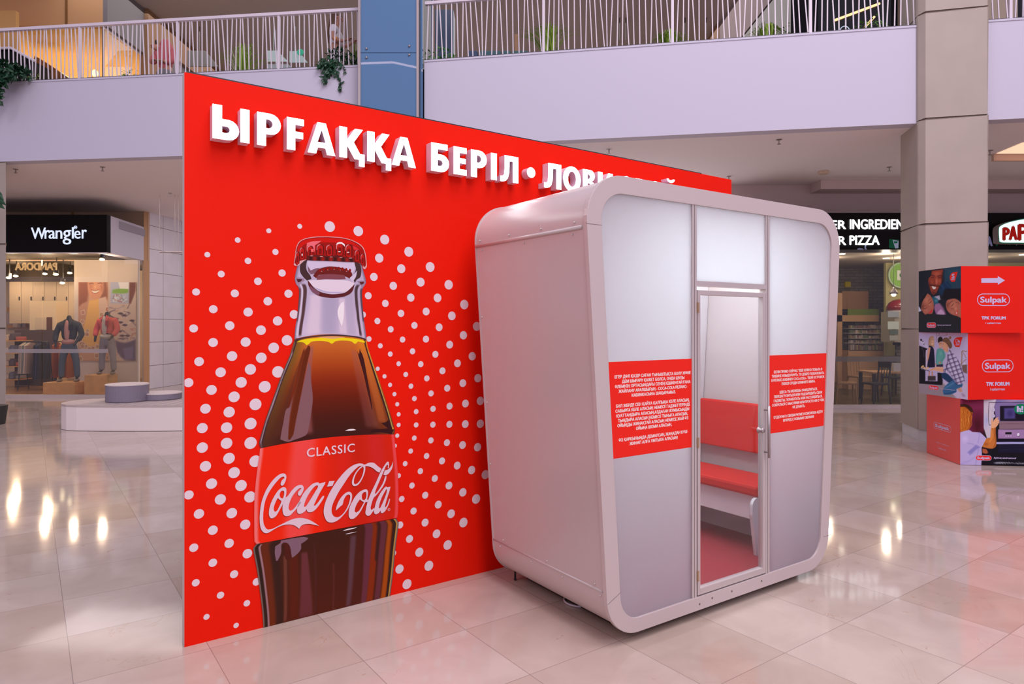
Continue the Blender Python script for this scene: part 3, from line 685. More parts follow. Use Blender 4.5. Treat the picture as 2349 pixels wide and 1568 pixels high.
cp((52,18,22), [(1640,1200),(1690,1190),(1730,1160),(1745,1230),(1780,1265),(1790,1290),(1760,1330),(1700,1320),(1600,1310),(1500,1320),(1540,1275),(1640,1270),(1720,1262)], T=CD)
cp((214,140,50), ell(1780, 1262, 9, 14, 10), T=CD, sm=0)
# label
Lla = spline(mp_(CA, [(187,290),(155,290)][1:]+[(145,400),(110,640),(85,900),(76,1150),(78,1560)])+[CE(130,430), CE(145,452)])
Rla = spline(mp_(CB, [(1045,95),(1060,250),(1095,600),(1105,900),(1100,1150),(1088,1245)]))
def la(s, t):
    c = mixc((238, 34, 8), (206, 30, 8), sstep(.3, .75, s))
    return mixc(c, (186, 26, 10), .6*(1-abs(s-.72)/.28) if abs(s-.72) < .28 else 0)
lab = streaks(la, [(.33,.30,.09,.09,0,1,(244,66,66),.95,.45),(.62,.62,.05,.05,0,1,(214,30,20),.7,.7),(.86,.86,.06,.05,0,1,(200,34,34),.8,.7),(.008,.012,.016,.014,0,1,(246,110,118),.9,.5),(.992,.99,.012,.012,0,1,(226,70,84),.9,.5)])
section(b, Lla, Rla, -9, 0, lab, 120, 40)
# lower body
Lb = spline(mp_(CE, [(148,452),(116,488),(107,530),(150,760),(190,1050),(218,1300),(226,1470)]))
Rb = spline(mp_(CE, [(1815,148),(1845,190),(1845,245),(1812,500),(1782,800),(1752,1040),(1742,1104)]))
def bb_(s, t):
    c = mixc((62, 26, 18), (78, 26, 14), t)
    return mixc(c, mixc((96, 36, 22), (120, 50, 14), t), max(0, 1-s/.14)*.8)
low = streaks(bb_, [(.085,.085,.03,.035,0,1,(110,38,16),.6,.5),(.14,.13,.03,.03,0,1,(50,26,22),.8,.5),(.21,.17,.012,.012,.2,1,(116,60,50),.7,.5),(.27,.24,.035,.03,.1,1,(96,28,10),.6,.5),
    (.345,.335,.02,.055,.2,1,(104,46,54),.85,.3),(.42,.41,.006,.006,.1,1,(74,34,34),.6,.4),(.55,.55,.006,.006,.4,1,(96,40,44),.5,.4),(.69,.67,.02,.02,.1,1,(94,60,78),.75,.5),(.74,.71,.02,.03,0,1,(76,26,20),.6,.5),
    (.80,.79,.03,.02,0,1,(100,44,62),.9,.3),(.845,.835,.02,.025,0,1,(132,40,8),.9,.3),(.865,.865,.012,.012,0,.5,(58,26,26),.9,.3),(.90,.895,.02,.02,0,1,(98,44,58),.9,.3),(.94,.945,.014,.02,0,1,(170,72,10),.9,.5),
    (.022,.025,.014,.012,0,1,(44,26,22),.95,.2),(.045,.045,.006,.006,.03,1,(160,116,134),.9,.3),(.006,.006,.006,.006,0,1,(120,100,104),.9,.3),(.975,.972,.008,.009,0,1,(46,28,26),.95,.2),(.985,.985,.003,.003,0,1,(206,150,60),.9,.3),(.996,.996,.004,.004,0,1,(130,110,110),.9,.3)])
section(b, Lb, Rb, 0, 0, low, 150, 60)
cp((122,86,104), [(440,410),(700,368),(770,380),(740,410),(680,450),(675,520),(600,600),(570,615),(560,560),(545,480),(510,440),(470,435),(445,460),(440,560),(400,650),(380,655),(365,560),(370,480),(430,440)], T=CE)
cp((76,24,18), [(450,460),(490,436),(520,445),(548,490),(565,600),(560,640),(500,640),(490,620),(482,520),(480,465)], T=CE)
cp((240,220,236), [(1180,290),(1250,268),(1350,252),(1300,272),(1200,293)], T=CE, sm=0); cp((226,206,224), [(1212,332),(1270,318),(1352,304),(1290,322),(1220,336)], T=CE, sm=0)
b.build('printed_bottle', PRINT, wall, label='giant printed glass bottle with red cap and dark drink')
# label script
lg = Art(WF, off=.0066, step=.00008)
C1 = [(440,785),(445,755),(460,725),(492,697),(490,680),(475,676),(440,690),(390,740),(330,815),(270,910),(225,1020),(205,1130),(198,1240),(205,1320),(225,1370),(255,1403),(290,1405),(340,1390),(420,1350),(520,1300),(600,1265),(660,1250),(730,1247),(800,1260),(860,1285),(920,1320),(970,1357),(900,1340),(840,1328),(790,1330),(750,1340),(720,1360),(695,1397),(670,1375),(630,1350),(580,1338),(520,1338),(470,1348),(400,1375),(340,1410),(290,1440),(250,1457),(215,1452),(180,1420),(160,1370),(150,1280),(153,1180),(165,1080),(190,980),(240,860),(300,765),(360,695),(420,648),(465,632),(500,638),(518,665),(515,710),(498,760),(475,795),(455,803)]
O1 = [(278,1200),(283,1120),(310,1030),(350,950),(400,875),(450,832),(490,822),(515,840),(520,890),(510,955),(500,1000),(470,1055),(440,1110),(410,1165),(370,1225),(320,1252),(292,1242)]
O1h = [(347,1140),(345,1100),(365,1040),(388,990),(405,970),(422,993),(450,1010),(445,1035),(420,1090),(390,1145),(362,1163)]
O1g = [(430,950),(428,912),(445,880),(472,868),(488,885),(485,935),(470,977),(445,970)]
c1 = [(465,1110),(475,1040),(500,990),(512,962),(540,940),(590,872),(650,812),(700,791),(735,793),(757,820),(755,860),(735,905),(710,938),(690,940),(678,920),(685,885),(726,842),(718,832),(695,840),(650,882),(600,950),(565,1030),(550,1100),(558,1135),(580,1147),(610,1130),(650,1085),(700,1010),(725,1030),(665,1112),(610,1172),(570,1210),(530,1222),(498,1217),(474,1185)]
A1 = [(665,1130),(680,1060),(720,970),(760,900),(830,820),(880,777),(930,757),(962,758),(975,772),(1060,750),(1050,778),(1000,865),(950,960),(905,1055),(898,1075),(915,1077),(950,1040),(1000,970),(1025,942),(1042,942),(1035,970),(990,1042),(930,1122),(880,1160),(835,1168),(808,1155),(800,1125),(770,1160),(725,1187),(690,1190),(670,1170)]
A1h = [(762,1085),(768,1050),(792,985),(840,900),(890,832),(930,800),(955,798),(953,825),(920,880),(870,962),(820,1042),(790,1085),(772,1095)]
HY1 = [(1112,738),(1187,733),(1155,805),(1080,815)]
C2 = [(100,1270),(76,1210),(70,1140),(90,1040),(140,920),(220,785),(310,665),(400,572),(480,518),(550,495),(600,497),(635,510),(690,487),(730,482),(770,490),(820,533),(868,568),(838,622),(800,600),(750,560),(700,537),(645,530),(600,527),(560,532),(500,580),(420,670),(340,790),(270,900),(210,1020),(182,1100),(180,1165),(200,1212),(230,1233),(270,1235),(320,1205),(370,1145),(410,1065),(433,985),(435,940),(422,925),(400,926),(370,952),(345,1005),(330,1062),(300,1088),(235,1147),(250,1080),(280,1010),(330,940),(380,897),(420,885),(448,897),(462,935),(455,1000),(430,1070),(390,1145),(330,1220),(270,1275),(210,1305),(155,1308),(120,1295)]
LPo = [(600,527),(645,530),(643,590),(625,655),(590,730),(550,785),(510,807),(480,805),(462,780),(463,730),(490,655),(540,580)]
LPh = [(615,537),(622,570),(610,640),(580,712),(540,765),(508,782),(488,770),(490,712),(520,635),(570,570)]
O2 = [(415,1195),(422,1120),(450,1050),(500,960),(560,892),(620,857),(660,850),(680,872),(682,920),(668,990),(690,1000),(678,1025),(645,1030),(620,1080),(580,1155),(530,1220),(480,1258),(442,1260),(420,1235)]
O2h = [(498,1155),(505,1110),(530,1050),(570,990),(592,1010),(628,1027),(600,1080),(560,1145),(518,1175)]
O2g = [(598,968),(600,922),(628,890),(655,890),(660,930),(650,978),(630,1003),(606,995)]
L2 = [(648,1190),(652,1130),(675,1030),(710,930),(790,760),(860,605),(920,505),(948,470),(968,473),(972,505),(968,560),(955,562),(957,520),(947,510),(928,535),(898,605),(840,740),(790,860),(775,917),(800,900),(850,830),(890,760),(920,668),(938,665),(928,725),(890,810),(840,880),(790,940),(760,970),(732,1050),(718,1110),(730,1138),(765,1108),(772,1130),(740,1172),(705,1212),(675,1218)]
SW = [(895,650),(915,590),(945,583),(975,565),(1005,525),(1030,465),(1020,545),(1000,590),(962,638),(925,656)]
A2 = [(765,1150),(775,1100),(800,1010),(850,910),(900,840),(930,812),(950,820),(993,815),(980,870),(950,960),(922,1060),(915,1103),(940,1080),(962,1025),(975,983),(987,985),(975,1040),(950,1100),(912,1160),(882,1181),(862,1175),(855,1145),(830,1178),(795,1197),(770,1187)]
A2h = [(832,1105),(842,1050),(870,970),(910,892),(935,850),(945,857),(935,910),(905,990),(870,1070),(848,1115)]
for dx, dy, col in ((-5, 6, (128, 16, 8)), (0, 0, (214, 178, 200))):
    for T, o_, hs in ((CA, C1, []), (CA, O1, [O1h, O1g]), (CA, c1, []), (CA, A1, [A1h]), (CA, HY1, []), (CB, C2, []), (CB, LPo, [LPh]), (CB, O2, [O2h, O2g]), (CB, L2, []), (CB, SW, []), (CB, A2, [A2h])):
        sh_ = lambda pts: [T(x+dx, y+dy) for x, y in pts]
        lg.poly(col, sh_(o_), *[sh_(h) for h in hs], px=True, smooth=4, keep=True)
    lg.o += .0004
u0, v0 = WF.px(*CB(972, 1130)); lg.poly((214,178,200), ell(u0, v0, .0085), ell(u0, v0, .0068)[::-1]); lg.text((214,178,200), 'R', u0, v0, h=.008, bold=.0003)
p0, p1 = WF.px(*CA(803, 340)), WF.px(*CB(497, 275))
lg.text((220,184,204), 'CLASSIC', (p0[0]+p1[0])/2, (p0[1]+p1[1])/2, w=p1[0]-p0[0], h=.053, bold=.0010, tracking=1.12)
lg.build('printed_script', PRINT, wall, label='pale script lettering on the red bottle label')

# raised illuminated letters
V, Bz, h = .047, .037, .1815
def bowl(x0, x1, y0, y1, n=8):
    r = min((y1-y0)/2, (x1-x0)); ry = (y1-y0)/2
    return [(x0, y0)]+[(x1-r+r*sin(pi*k/n), (y0+y1)/2-ry*cos(pi*k/n)) for k in range(n+1)]+[(x0, y1)]
def g_soft(W): return [bowl(0, W, 0, .6*h)+[(V, .6*h), (V, h), (0, h)], bowl(V, W-V, Bz, .6*h-Bz)]
def g_P(W): return [[(0, 0), (V, 0)]+[(p[0], p[1]) for p in bowl(V, W, .36*h, h)][0:]+[(0, h)], bowl(V, W-V*.95, .36*h+Bz*.9, h-Bz*.9)]
def g_I(W): return [[(0, 0), (W, 0), (W, h), (0, h)]]
def g_F(W): return [[(0, 0), (V, 0), (V, .38*h), (W*.95, .38*h), (W*.95, .38*h+Bz), (V, .38*h+Bz), (V, h-Bz), (W, h-Bz), (W, h), (0, h)]]
def g_E(W): return [[(0, 0), (W, 0), (W, Bz), (V, Bz), (V, .42*h), (W*.93, .42*h), (W*.93, .42*h+Bz*.9), (V, .42*h+Bz*.9), (V, h-Bz), (W, h-Bz), (W, h), (0, h)]]
def g_A(W):
    c, t = W/2, V*.52
    return [[(0, 0), (V*1.05, 0), (V*1.05+W*.06, .2*h), (W-V*1.05-W*.06, .2*h), (W-V*1.05, 0), (W, 0), (c+t, h), (c-t, h)], [(c-W*.15, .2*h+Bz*.85), (c+W*.15, .2*h+Bz*.85), (c, .78*h)]]
def g_K(W): return [[(0, 0), (V, 0), (V, .42*h), (.60*W, 0), (.78*W, 0), (.78*W, -.22*h), (W, -.22*h), (W, .19*h), (.82*W, .19*h), (.57*W, .55*h), (.93*W, h), (.62*W, h), (V, .60*h), (V, h), (0, h)]]
def g_B(W): return [bowl(0, W, 0, .62*h)+[(V, .62*h), (V, h-Bz), (.92*W, h-Bz), (.92*W, h), (0, h)], bowl(V, W-V, Bz, .62*h-Bz)]
def g_L(W): return [[(W-V, 0), (W, 0), (W, h), (.24*W, h), (.24*W, .5*h), (.21*W, .27*h), (.14*W, .2*h), (0, .2*h), (0, 0), (.12*W, -.01*h), (.30*W, .03*h), (.42*W, .14*h), (.49*W, .34*h), (.51*W, .6*h), (.51*W, h-Bz), (W-V, h-Bz)]]
def g_dot(W): return [ell(W/2, h*.5, W/2, n=24)]
def g_O(W): return [ell(W/2, h/2, W/2, h*.52, 28), ell(W/2, h/2, W/2-V, h*.52-Bz, 28)]
def g_V(W):
    a1, a2 = bowl(0, W, 0, .53*h), bowl(0, W*.93, .53*h, h)
    return [a1[:-1]+a2[1:], bowl(V, W-V, Bz*.9, .53*h-Bz*.4), bowl(V, W*.93-V, .53*h+Bz*.4, h-Bz*.9)]
def g_i(W): return [[(0, 0), (V, 0), (W-V, .62*h), (W-V, 0), (W, 0), (W, h), (W-V, h), (V, .38*h), (V, h), (0, h)]]
def g_C(W): return [ell(W/2, h/2, W/2, h*.52, 22, .25*pi, 1.75*pi)+ell(W/2, h/2, W/2-V, h*.52-Bz, 22, .25*pi, 1.75*pi)[::-1]]
def g_br(W): return [ell(W/2, 1.24*h, W/2, .17*h, 12, pi, 2*pi)+ell(W/2, 1.24*h, W/2-.022, .06*h, 12, pi, 2*pi)[::-1]]
M_lit = glow('lit_letter_face', (1.0, 0.96, 1.0), 6.0)
M_letside = mat('letter_side', (0.80, 0.62, 0.74), 0.3, spec=.6)
LT = [(g_soft,.125,.258),(g_I,.266,.312),(g_P,.353,.481),(g_F,.515,.611),(g_A,.633,.796),(g_K,.821,.978),(g_K,.996,1.152),(g_A,1.157,1.322),(g_B,1.432,1.563),(g_E,1.597,1.697),(g_P,1.731,1.857),(g_I,1.891,1.939),(g_L,1.967,2.12),
      (g_dot,2.196,2.269),(g_L,2.349,2.509),(g_O,2.526,2.697),(g_V,2.718,2.846),(g_i,2.870,3.025),(g_C,3.10,3.245),(g_V,3.275,3.40),(g_O,3.42,3.585),(g_i,3.61,3.765),(g_br,3.64,3.735)]
for k, (g, a0, a1) in enumerate(LT):
    cs = g(a1-a0); m = MB(); m.prism([(x+a0, y+2.69) for x, y in cs[0]], .004, .072, 0, M=WF.M, mt=1, holes=[[(x+a0, y+2.69) for x, y in c] for c in cs[1:]])
    m.build('letter', [M_letside, M_lit], wall, label='raised lit white letter' if k == 0 else None)
# ------------------------------------------------------------------ relax booth
bu_ = Vector((3450-CX, FP)).normalized(); BF = Fr((.665, 3.628, 0), (bu_.x, bu_.y, 0), (bu_.y, -bu_.x, 0))
BC, BD = 0.816, 1.10          # middle of the front, depth
def prof(xt, zt, xb, zb, rt, rb, n=8):
    """rounded trapezium, half widths xt (top) and xb (bottom); anticlockwise"""
    P = [(BC-xb, zb, rb), (BC+xb, zb, rb), (BC+xt, zt, rt), (BC-xt, zt, rt)]; out = []
    for i in range(4):
        p, c, q_ = [Vector(P[(i+k) % 4][:2]) for k in (-1, 0, 1)]; r = P[i][2]
        d1, d2 = (p-c).normalized(), (q_-c).normalized(); th = d1.angle(d2); tl = r/math.tan(th/2)
        bis = (d1+d2).normalized(); ctr = c+bis*(r/sin(th/2)); A = c+d1*tl; B_ = c+d2*tl
        a0 = atan2(A.y-ctr.y, A.x-ctr.x); a1 = atan2(B_.y-ctr.y, B_.x-ctr.x)
        while a1 < a0: a1 += 2*pi
        if a1-a0 > pi: a1 -= 2*pi
        out += [(ctr.x+r*cos(a0+(a1-a0)*k/n), ctr.y+r*sin(a0+(a1-a0)*k/n)) for k in range(n+1)]
    return out
def ring(mb, out, inn, z0, z1, M, mi=0):
    n = len(out)
    vs = [M @ Vector((p[0], p[1], z)) for z in (z0, z1) for c in (out, inn) for p in c]
    fs = []
    for i in range(n):
        j = (i+1) % n
        fs += [(2*n+i, 2*n+j, 3*n+j, 3*n+i), (i, n+i, n+j, j), (i, j, 2*n+j, 2*n+i), (n+i, 3*n+i, 3*n+j, n+j)]
    mb.add(vs, fs, mi)
booth = empty('relax_booth', BF.pt(BC, 0, -.55), 'white rounded booth with frosted glass front and red text bands around a glass door', 'booth')
PO = prof(1.178, 2.487, 1.008, .05, .245, .225, 12)
PI = prof(1.073, 2.392, .918, .127, .15, .14, 12)
m = MB(); ring(m, PO, PI, -.028, 0, BF.M); m.build('front_frame', M_booth, booth, bevel=.002)
SO = prof(1.168, 2.475, 1.000, .062, .238, .22, 12); SI = prof(1.118, 2.425, .955, .112, .19, .17, 12)
m = MB(); ring(m, SO, SI, -BD, -.034, BF.M); o = m.build('shell', M_booth, booth)
for p in o.data.polygons: p.use_smooth = True
es = o.modifiers.new('e', 'EDGE_SPLIT'); es.split_angle = math.radians(35)
m = MB(); ring(m, prof(1.160, 2.466, .993, .07, .23, .21, 12), PI, -.035, -.027, BF.M); m.build('gasket', M_dark, booth)
LI = prof(1.112, 2.419, .949, .118, .184, .164, 12)
MB().prism(LI, -BD+.004, -BD+.02, M=BF.M).build('rear_wall', M_booth_in, booth)
m = MB(); ring(m, prof(1.172, 2.48, 1.004, .058, .24, .22, 12), prof(1.135, 2.44, .965, .1, .2, .18, 12), -BD-.012, -BD, BF.M); m.build('rear_trim', M_booth, booth)
# lining panels along the slanted side walls, floor and ceiling
def tz(z, side, ins=0.0):
    k = (z-.05)/(2.437); hw = 1.008+(1.178-1.008)*k-.06-ins
    return BC+side*hw
MB().box((BC-.90, .118, -BD+.02), (BC+.90, .137, -.05), M=BF.M).build('carpet', M_redfloor, booth)
# ceiling lamp inside
MB().box((BC-.70, 2.395, -.92), (BC+.70, 2.41, -.45), M=BF.M).build('ceiling_lamp', glow('booth_lamp', (0.87, 0.95, 0.98), 16), booth)
# glazing
M_frost = frosted('frosted_glass', (0.80, 0.83, 0.85), .74)
def clip(poly, x0=None, x1=None, z0=None, z1=None):
    def half(pl, f, inter):
        o = []
        for i in range(len(pl)):
            a, b2 = pl[i-1], pl[i]; fa, fb = f(a), f(b2)
            if (fa >= 0) != (fb >= 0): t = fa/(fa-fb); o.append((a[0]+(b2[0]-a[0])*t, a[1]+(b2[1]-a[1])*t))
            if fb >= 0: o.append(b2)
        return o
    for lim, f in ((x0, lambda p: p[0]-x0), (x1, lambda p: x1-p[0]), (z0, lambda p: p[1]-z0), (z1, lambda p: z1-p[1])):
        if lim is not None: poly = half(poly, f, None)
    return poly
GI = prof(1.08, 2.398, .925, .12, .155, .145, 12)
MB().prism(clip(GI, x1=.456), -.020, -.012, M=BF.M).build('frosted_panel', M_frost, booth)
MB().prism(clip(GI, x0=1.174), -.020, -.012, M=BF.M).build('frosted_panel', M_frost, booth)
MB().prism(clip(GI, x0=.486, x1=1.142, z0=1.95), -.020, -.012, M=BF.M).build('frosted_panel', M_frost, booth)
for a0, a1 in ((.452, .490), (1.139, 1.177)):
    m = MB(); m.box((a0, .125, -.052), (a1, 2.394, -.004), M=BF.M); m.box(((a0+a1)/2-.002, .128, -.005), ((a0+a1)/2+.002, 2.392, -.0035), 1, M=BF.M); m.build('mullion', [M_alu, M_groove], booth)
MB().box((.490, 1.926, -.052), (1.139, 1.955, -.004), M=BF.M).build('transom', M_alu, booth)
# seams of the front frame
for a0, z in ((-.35, 2.215), (1.875, .251)):
    MB().box((a0, z-.0012, 0), (a0+.108 if a0 < 0 else a0-.10, z+.0012, .0004), M=BF.M).build('frame_seam', M_groove, booth)
m = MB(); m.add([BF.pt(-.203, .246, .0005), BF.pt(-.110, .290, .0005), BF.pt(-.110, .2925, .0005), BF.pt(-.203, .2485, .0005)], [(0, 1, 2, 3)]); m.build('frame_seam', M_groove, booth)
for a0, z in ((.62, .095), (.80, .095), (.51, .085), (1.09, .095)):
    MB().lathe([(.006, 0), (.006, .0015)], BF.pt(a0, z, 0), 10, M=Matrix(((BF.u.x, 0, BF.n.x, 0), (BF.u.y, 0, BF.n.y, 0), (0, 1, 0, 0), (0, 0, 0, 1)))).build('screw', M_groove, booth)
# side trims and rivets on the long side
def sx(z, side=-1, e=.0): return BC+side*(1.000+(1.168-1.000)*(z-.062)/2.413+e)
MB().tube([BF.pt(sx(2.205, e=.002), 2.205, -.05), BF.pt(sx(2.205, e=.002), 2.205, -BD)], .011, 8).build('trim_strip', M_booth, booth, smooth=True)
MB().tube([BF.pt(sx(.30, e=-.001), .30, -.04), BF.pt(sx(.30, e=-.001), .30, -BD)], .006, 8).build('trim_strip', M_booth, booth, smooth=True)
for z, ds in ((2.235, (.11, .40, .72, 1.05)), (2.175, (.13, .57, 1.03)), (.325, (.10, .52, .98)), (.275, (.06, .38, .68, 1.02)), (1.75, (1.08,)), (1.2, (1.08,)), (.8, (1.08,))):
    for d in ds: MB().ball(BF.pt(sx(z, e=.002), z, -d), .006, 8).build('rivet', M_alu, booth, smooth=True)
MB().box((.035, .006, -1.06), (1.60, .064, -.13), M=BF.M).build('shade_block', mat('shade_brown', (.03, .018, .01), .6), booth)  # dark block added to deepen the shade and reflection under the booth
# feet
for a0, d in ((.15, .12), (1.48, .12), (.15, .98), (1.48, .98)):
    MB().lathe([(.04, 0), (.04, .012), (.012, .018), (.012, .07)], BF.pt(a0, 0, -d), 14).build('foot', M_dark, booth)
# red vinyl bands with text
TXL = ["ЕГЕР ДӘЛ ҚАЗІР САҒАН ТЫНЫШТЫҚТА БОЛУ ЖӘНЕ", "ДЕМ ШЫҒАРУ ҚАЖЕТ БОЛСА, ОНДА ШУЛЫ", "ӘЛЕМНІҢ ОРТАСЫНДАҒЫ СЕНІҢ КІШКЕНТАЙ ҒАНА", "ЖАЙЛАНУ АРАЛШЫҒЫҢ - COCA-COLA РЕЛАКС-", "КАБИНКАСЫНА ШАҚЫРАМЫЗ.", "",
       "БҰЛ ЖЕРДЕ СЕН ҚАЙТА ҚАЛПЫҢА КЕЛЕ АЛАСЫҢ,", "САБЫРҒА КЕЛЕ АЛАСЫҢ НЕМЕСЕ ГАДЖЕТТЕРІҢДІ", "ҚУАТТАНДЫРА АЛАСЫҢ,АЗДАҒАН ЖҰМЫСЫҢДЫ", "ТЫҢДЫРА АЛАСЫҢ НЕМЕСЕ ТЫНЫҒА АЛАСЫҢ,", "ОЙЫҢДЫ ЖИНАҚТАЙ АЛАСЫҢ НЕМЕСЕ ЖАЙ ӨЗ", "ОЙЫҢА ШОМИ АЛАСЫҢ.", "",
       "ӨЗ ҚАРҚЫНЫҢДА ДЕМАЛСАҢ, ЖАҢАДАН КҮШ", "ЖИНАП АЛҒА ҰМТЫЛА АЛАСЫҢ!"]
TXR = ["ЕСЛИ ПРЯМО СЕЙЧАС ТЕБЕ НУЖНО ПОБЫТЬ В", "ТИШИНЕ И ВЫДОХНУТЬ, ТО ДОБРО ПОЖАЛОВАТЬ", "В РЕЛАКС-КАБИНКУ COCA-COLA - ТВОЙ ОСТРОВОК", "ПОКОЯ СРЕДИ ШУМНОГО МИРА.", "", "ЗДЕСЬ ТЫ МОЖЕШЬ ЗАМЕДЛИТЬСЯ,",
       "ПЕРЕЗАГРУЗИТЬСЯ ИЛИ ПОДЗАРЯДИТЬ СВОИ", "ГАДЖЕТЫ, ПОРАБОТАТЬ ИЛИ РАССЛАБИТЬСЯ,", "СОБРАТЬСЯ С МЫСЛЯМИ ИЛИ ПРОСТО НИ О ЧЕМ", "НЕ ДУМАТЬ.", "", "ОТДОХНИ В СВОЕМ РИТМЕ И СМОЖЕШЬ ИДТИ", "ВПЕРЕД С НОВЫМИ СИЛАМИ!"]
M_band = mat('red_vinyl', (0.88, 0.020, 0.010), .5, spec=.2)
def bp_(x, y): return BF.px(x, y, -.0104)
for lines, x0, x1, (ax, ay), (bx, by), (lx, ly), (tx_, ty_), (qx, qy) in ((TXL, None, .452, (1410.2, 867.8), (1584, 857.5), (1498.7, 1009.8), (1396.5, 830), (1407.5, 1052)), (TXR, 1.179, None, (1775.5, 854.9), (1886, 849.8), (1830.4, 959.4), (1767, 815), (1768, 994))):
    A_, B_, C_ = bp_(ax, ay), bp_(bx, by), bp_(lx, ly); w1 = B_[0]-A_[0]; cx = (A_[0]+B_[0])/2; zf = (A_[1]+B_[1])/2+.0085; zl = C_[1]
    pl_ = clip(GI, x0=x0, x1=x1, z0=bp_(qx, qy)[1], z1=bp_(tx_, ty_)[1])
    bd = MB().prism(pl_, -.0116, -.0108, M=BF.M).build('red_band', M_band, booth)
    t = Art(BF, off=-.0104, step=0)
    k0 = textdata(lines[0])[2]; sc = w1/(k0[1]-k0[0])
    for i, ln in enumerate(lines):
        if not ln: continue
        kk = textdata(ln)[2]
        t.text((232, 196, 206), ln, cx, zf+(zl-zf)*i/(len(lines)-1), w=(kk[1]-kk[0])*sc, h=.0165, bold=.0011)
    t.build('lettering', PRINT, bd)
# door
door = MB(); 
door.box((.500, .134, -.040), (.523, 1.902, -.004), M=BF.M); door.box((1.109, .134, -.040), (1.139, 1.902, -.004), M=BF.M)
door.box((.523, 1.896-.022, -.040), (1.109, 1.902, -.004), M=BF.M); door.box((.523, .134, -.040), (1.109, .172, -.004), M=BF.M)
dr = door.build('glass_door', M_alu, booth, bevel=.002)
MB().box((.522, .171, -.026), (1.110, 1.876, -.020), M=BF.M).build('door_pane', M_doorglass, dr)
hx = BF.px(1764.5, 987, .032)[0]; hd = MB(); hd.tube([BF.pt(hx, .868, .032), BF.pt(hx, 1.193, .032)], .0075, 10)
for z in (.90, 1.165): hd.tube([BF.pt(1.124, z, -.005), BF.pt(1.128, z, .028), BF.pt(hx, z, .032)], .0045, 8)
hd.build('door_handle', M_steel, dr, smooth=True)
lk = MB(); lk.lathe([(.019, 0), (.019, .006), (.012, .012), (.012, .028), (.017, .032), (.014, .04)], BF.pt(1.086, 1.04, -.02), 18, M=Matrix(((BF.u.x, 0, BF.n.x, 0), (BF.u.y, 0, BF.n.y, 0), (0, 1, 0, 0), (0, 0, 0, 1)))); lk.build('door_lock', M_steel, dr, smooth=True)
for z in (1.80, 1.02, .25): MB().box((.491, z-.03, -.012), (.503, z+.03, .004), M=BF.M).build('hinge', mat('brass_hinge', (.5, .33, .2), .4, .6), dr)
# bench along the far side wall
bench = empty('upholstered_bench', BF.pt(1.56, .137, -.65), 'red upholstered bench with white end panel inside the booth', 'bench')
m = MB(); m.box((1.350, .530, -1.06), (1.735, .605, -.215), M=BF.M); m.build('seat_cushion', M_redfab, bench, bevel=.02)
m = MB(); m.add([BF.pt(a, z, -d) for a, z, d in ((1.735, .745, .30), (1.78, .745, .30), (1.81, 1.107, .30), (1.765, 1.107, .30), (1.735, .745, 1.06), (1.78, .745, 1.06), (1.81, 1.107, 1.06), (1.765, 1.107, 1.06))], [(0,3,2,1),(4,5,6,7),(0,1,5,4),(1,2,6,5),(2,3,7,6),(3,0,4,7)]); m.build('backrest_cushion', M_redfab, bench, bevel=.012)
P_ = [(1.350, .138), (1.735, .138), (1.735, .529)]+[(1.355+.05*cos(a_), .479+.05*sin(a_)) for a_ in [pi/2+pi/2*k/6 for k in range(7)]]+[(1.303, .42)]
MB().prism(P_, -.245, -.225, M=BF.M).build('end_panel', M_booth_in, bench, bevel=.003)
MB().box((1.40, .36, -1.06), (1.42, .529, -.245), M=BF.M).build('front_apron', M_booth_in, bench)
# cable loop below the booth
cb = MB()
for c0, r in ((.58, .10), (.29, .05)):
    cb.tube([BF.pt(.10-r*1.0*sin(pi*k/14), .008, -c0-r*cos(pi*k/14)) for k in range(15)], .006, 6)
cb.tube([BF.pt(.10, .008, -.48), BF.pt(.11, .008, -.34)], .006, 6)
tag(cb.build('power_cable', M_rail, smooth=True), 'thin white cable looping out from under the booth', 'cable')
br = MB(); br.box((-.045, .02, -1.09), (-.035, .075, -1.08), M=BF.M); br.ball(BF.pt(-.040, .010, -1.085), .010, 10)
br.build('caster', M_dark, booth)
# ------------------------------------------------------------------ west shop (denim) under the balcony
M_ceilw = mat('white_bulkhead', (0.66, 0.58, 0.55), 0.8)
YS = 15.8
XE = X(248, YS)                                   # glass corner
FSH = Fr((X(0, YS), YS, 0), (1, 0, 0), (0, -1, 0))
def wbox(name, a, b, m, parent=None, kind=None, label=None, **k):
    return MB().box(a, b).build(name, m, parent, kind=kind, label=label, **k)
# wall above the shop fronts, along the whole back
wbox('wall_north', (-30, 17.85, 3.4), (-9.6, 18.0, Z0), mat('apricot_wall', (0.60, 0.42, 0.30), .8), kind='structure')
wbox('trim_1', (X(163, 17.8), 17.8, 4.2), (X(167, 17.8), 17.85, Z0), mat('ochre', (.45, .25, .1), .7), kind='structure')
sf = empty('shop_front', (-12, YS, 0), 'denim shop front with black fascia, lit white script and full-height glass', 'shop front')
zb, ztp = Z(579, YS), Z(493, YS)
wbox('fascia', (-26, YS-.05, zb), (XE, YS+.10, ztp), M_black, sf)
wbox('fascia_edge', (-26, YS-.06, zb-.03), (XE, YS, zb), M_alu, sf)
side_b = MB()    # white bulkhead turning into the passage
p0, p1 = Vector((XE, YS)), Vector((X(330, 17.75), 17.75))
side_b.add([(p0.x, p0.y, zb), (p1.x, p1.y, zb), (p1.x, p1.y, ztp), (p0.x, p0.y, ztp)], [(0, 1, 2, 3)])
d_ = (p1-p0).normalized(); n_ = Vector((-d_.y, d_.x))*.3
side_b.add([(p0.x+n_.x, p0.y+n_.y, zb), (p1.x+n_.x, p1.y+n_.y, zb), (p1.x, p1.y, zb), (p0.x, p0.y, zb)], [(0, 1, 2, 3)])
side_b.build('bulkhead', M_white_plaster, sf)
SFr = Fr((p0.x, p0.y, 0), (d_.x, d_.y, 0), (d_.y, -d_.x, 0))
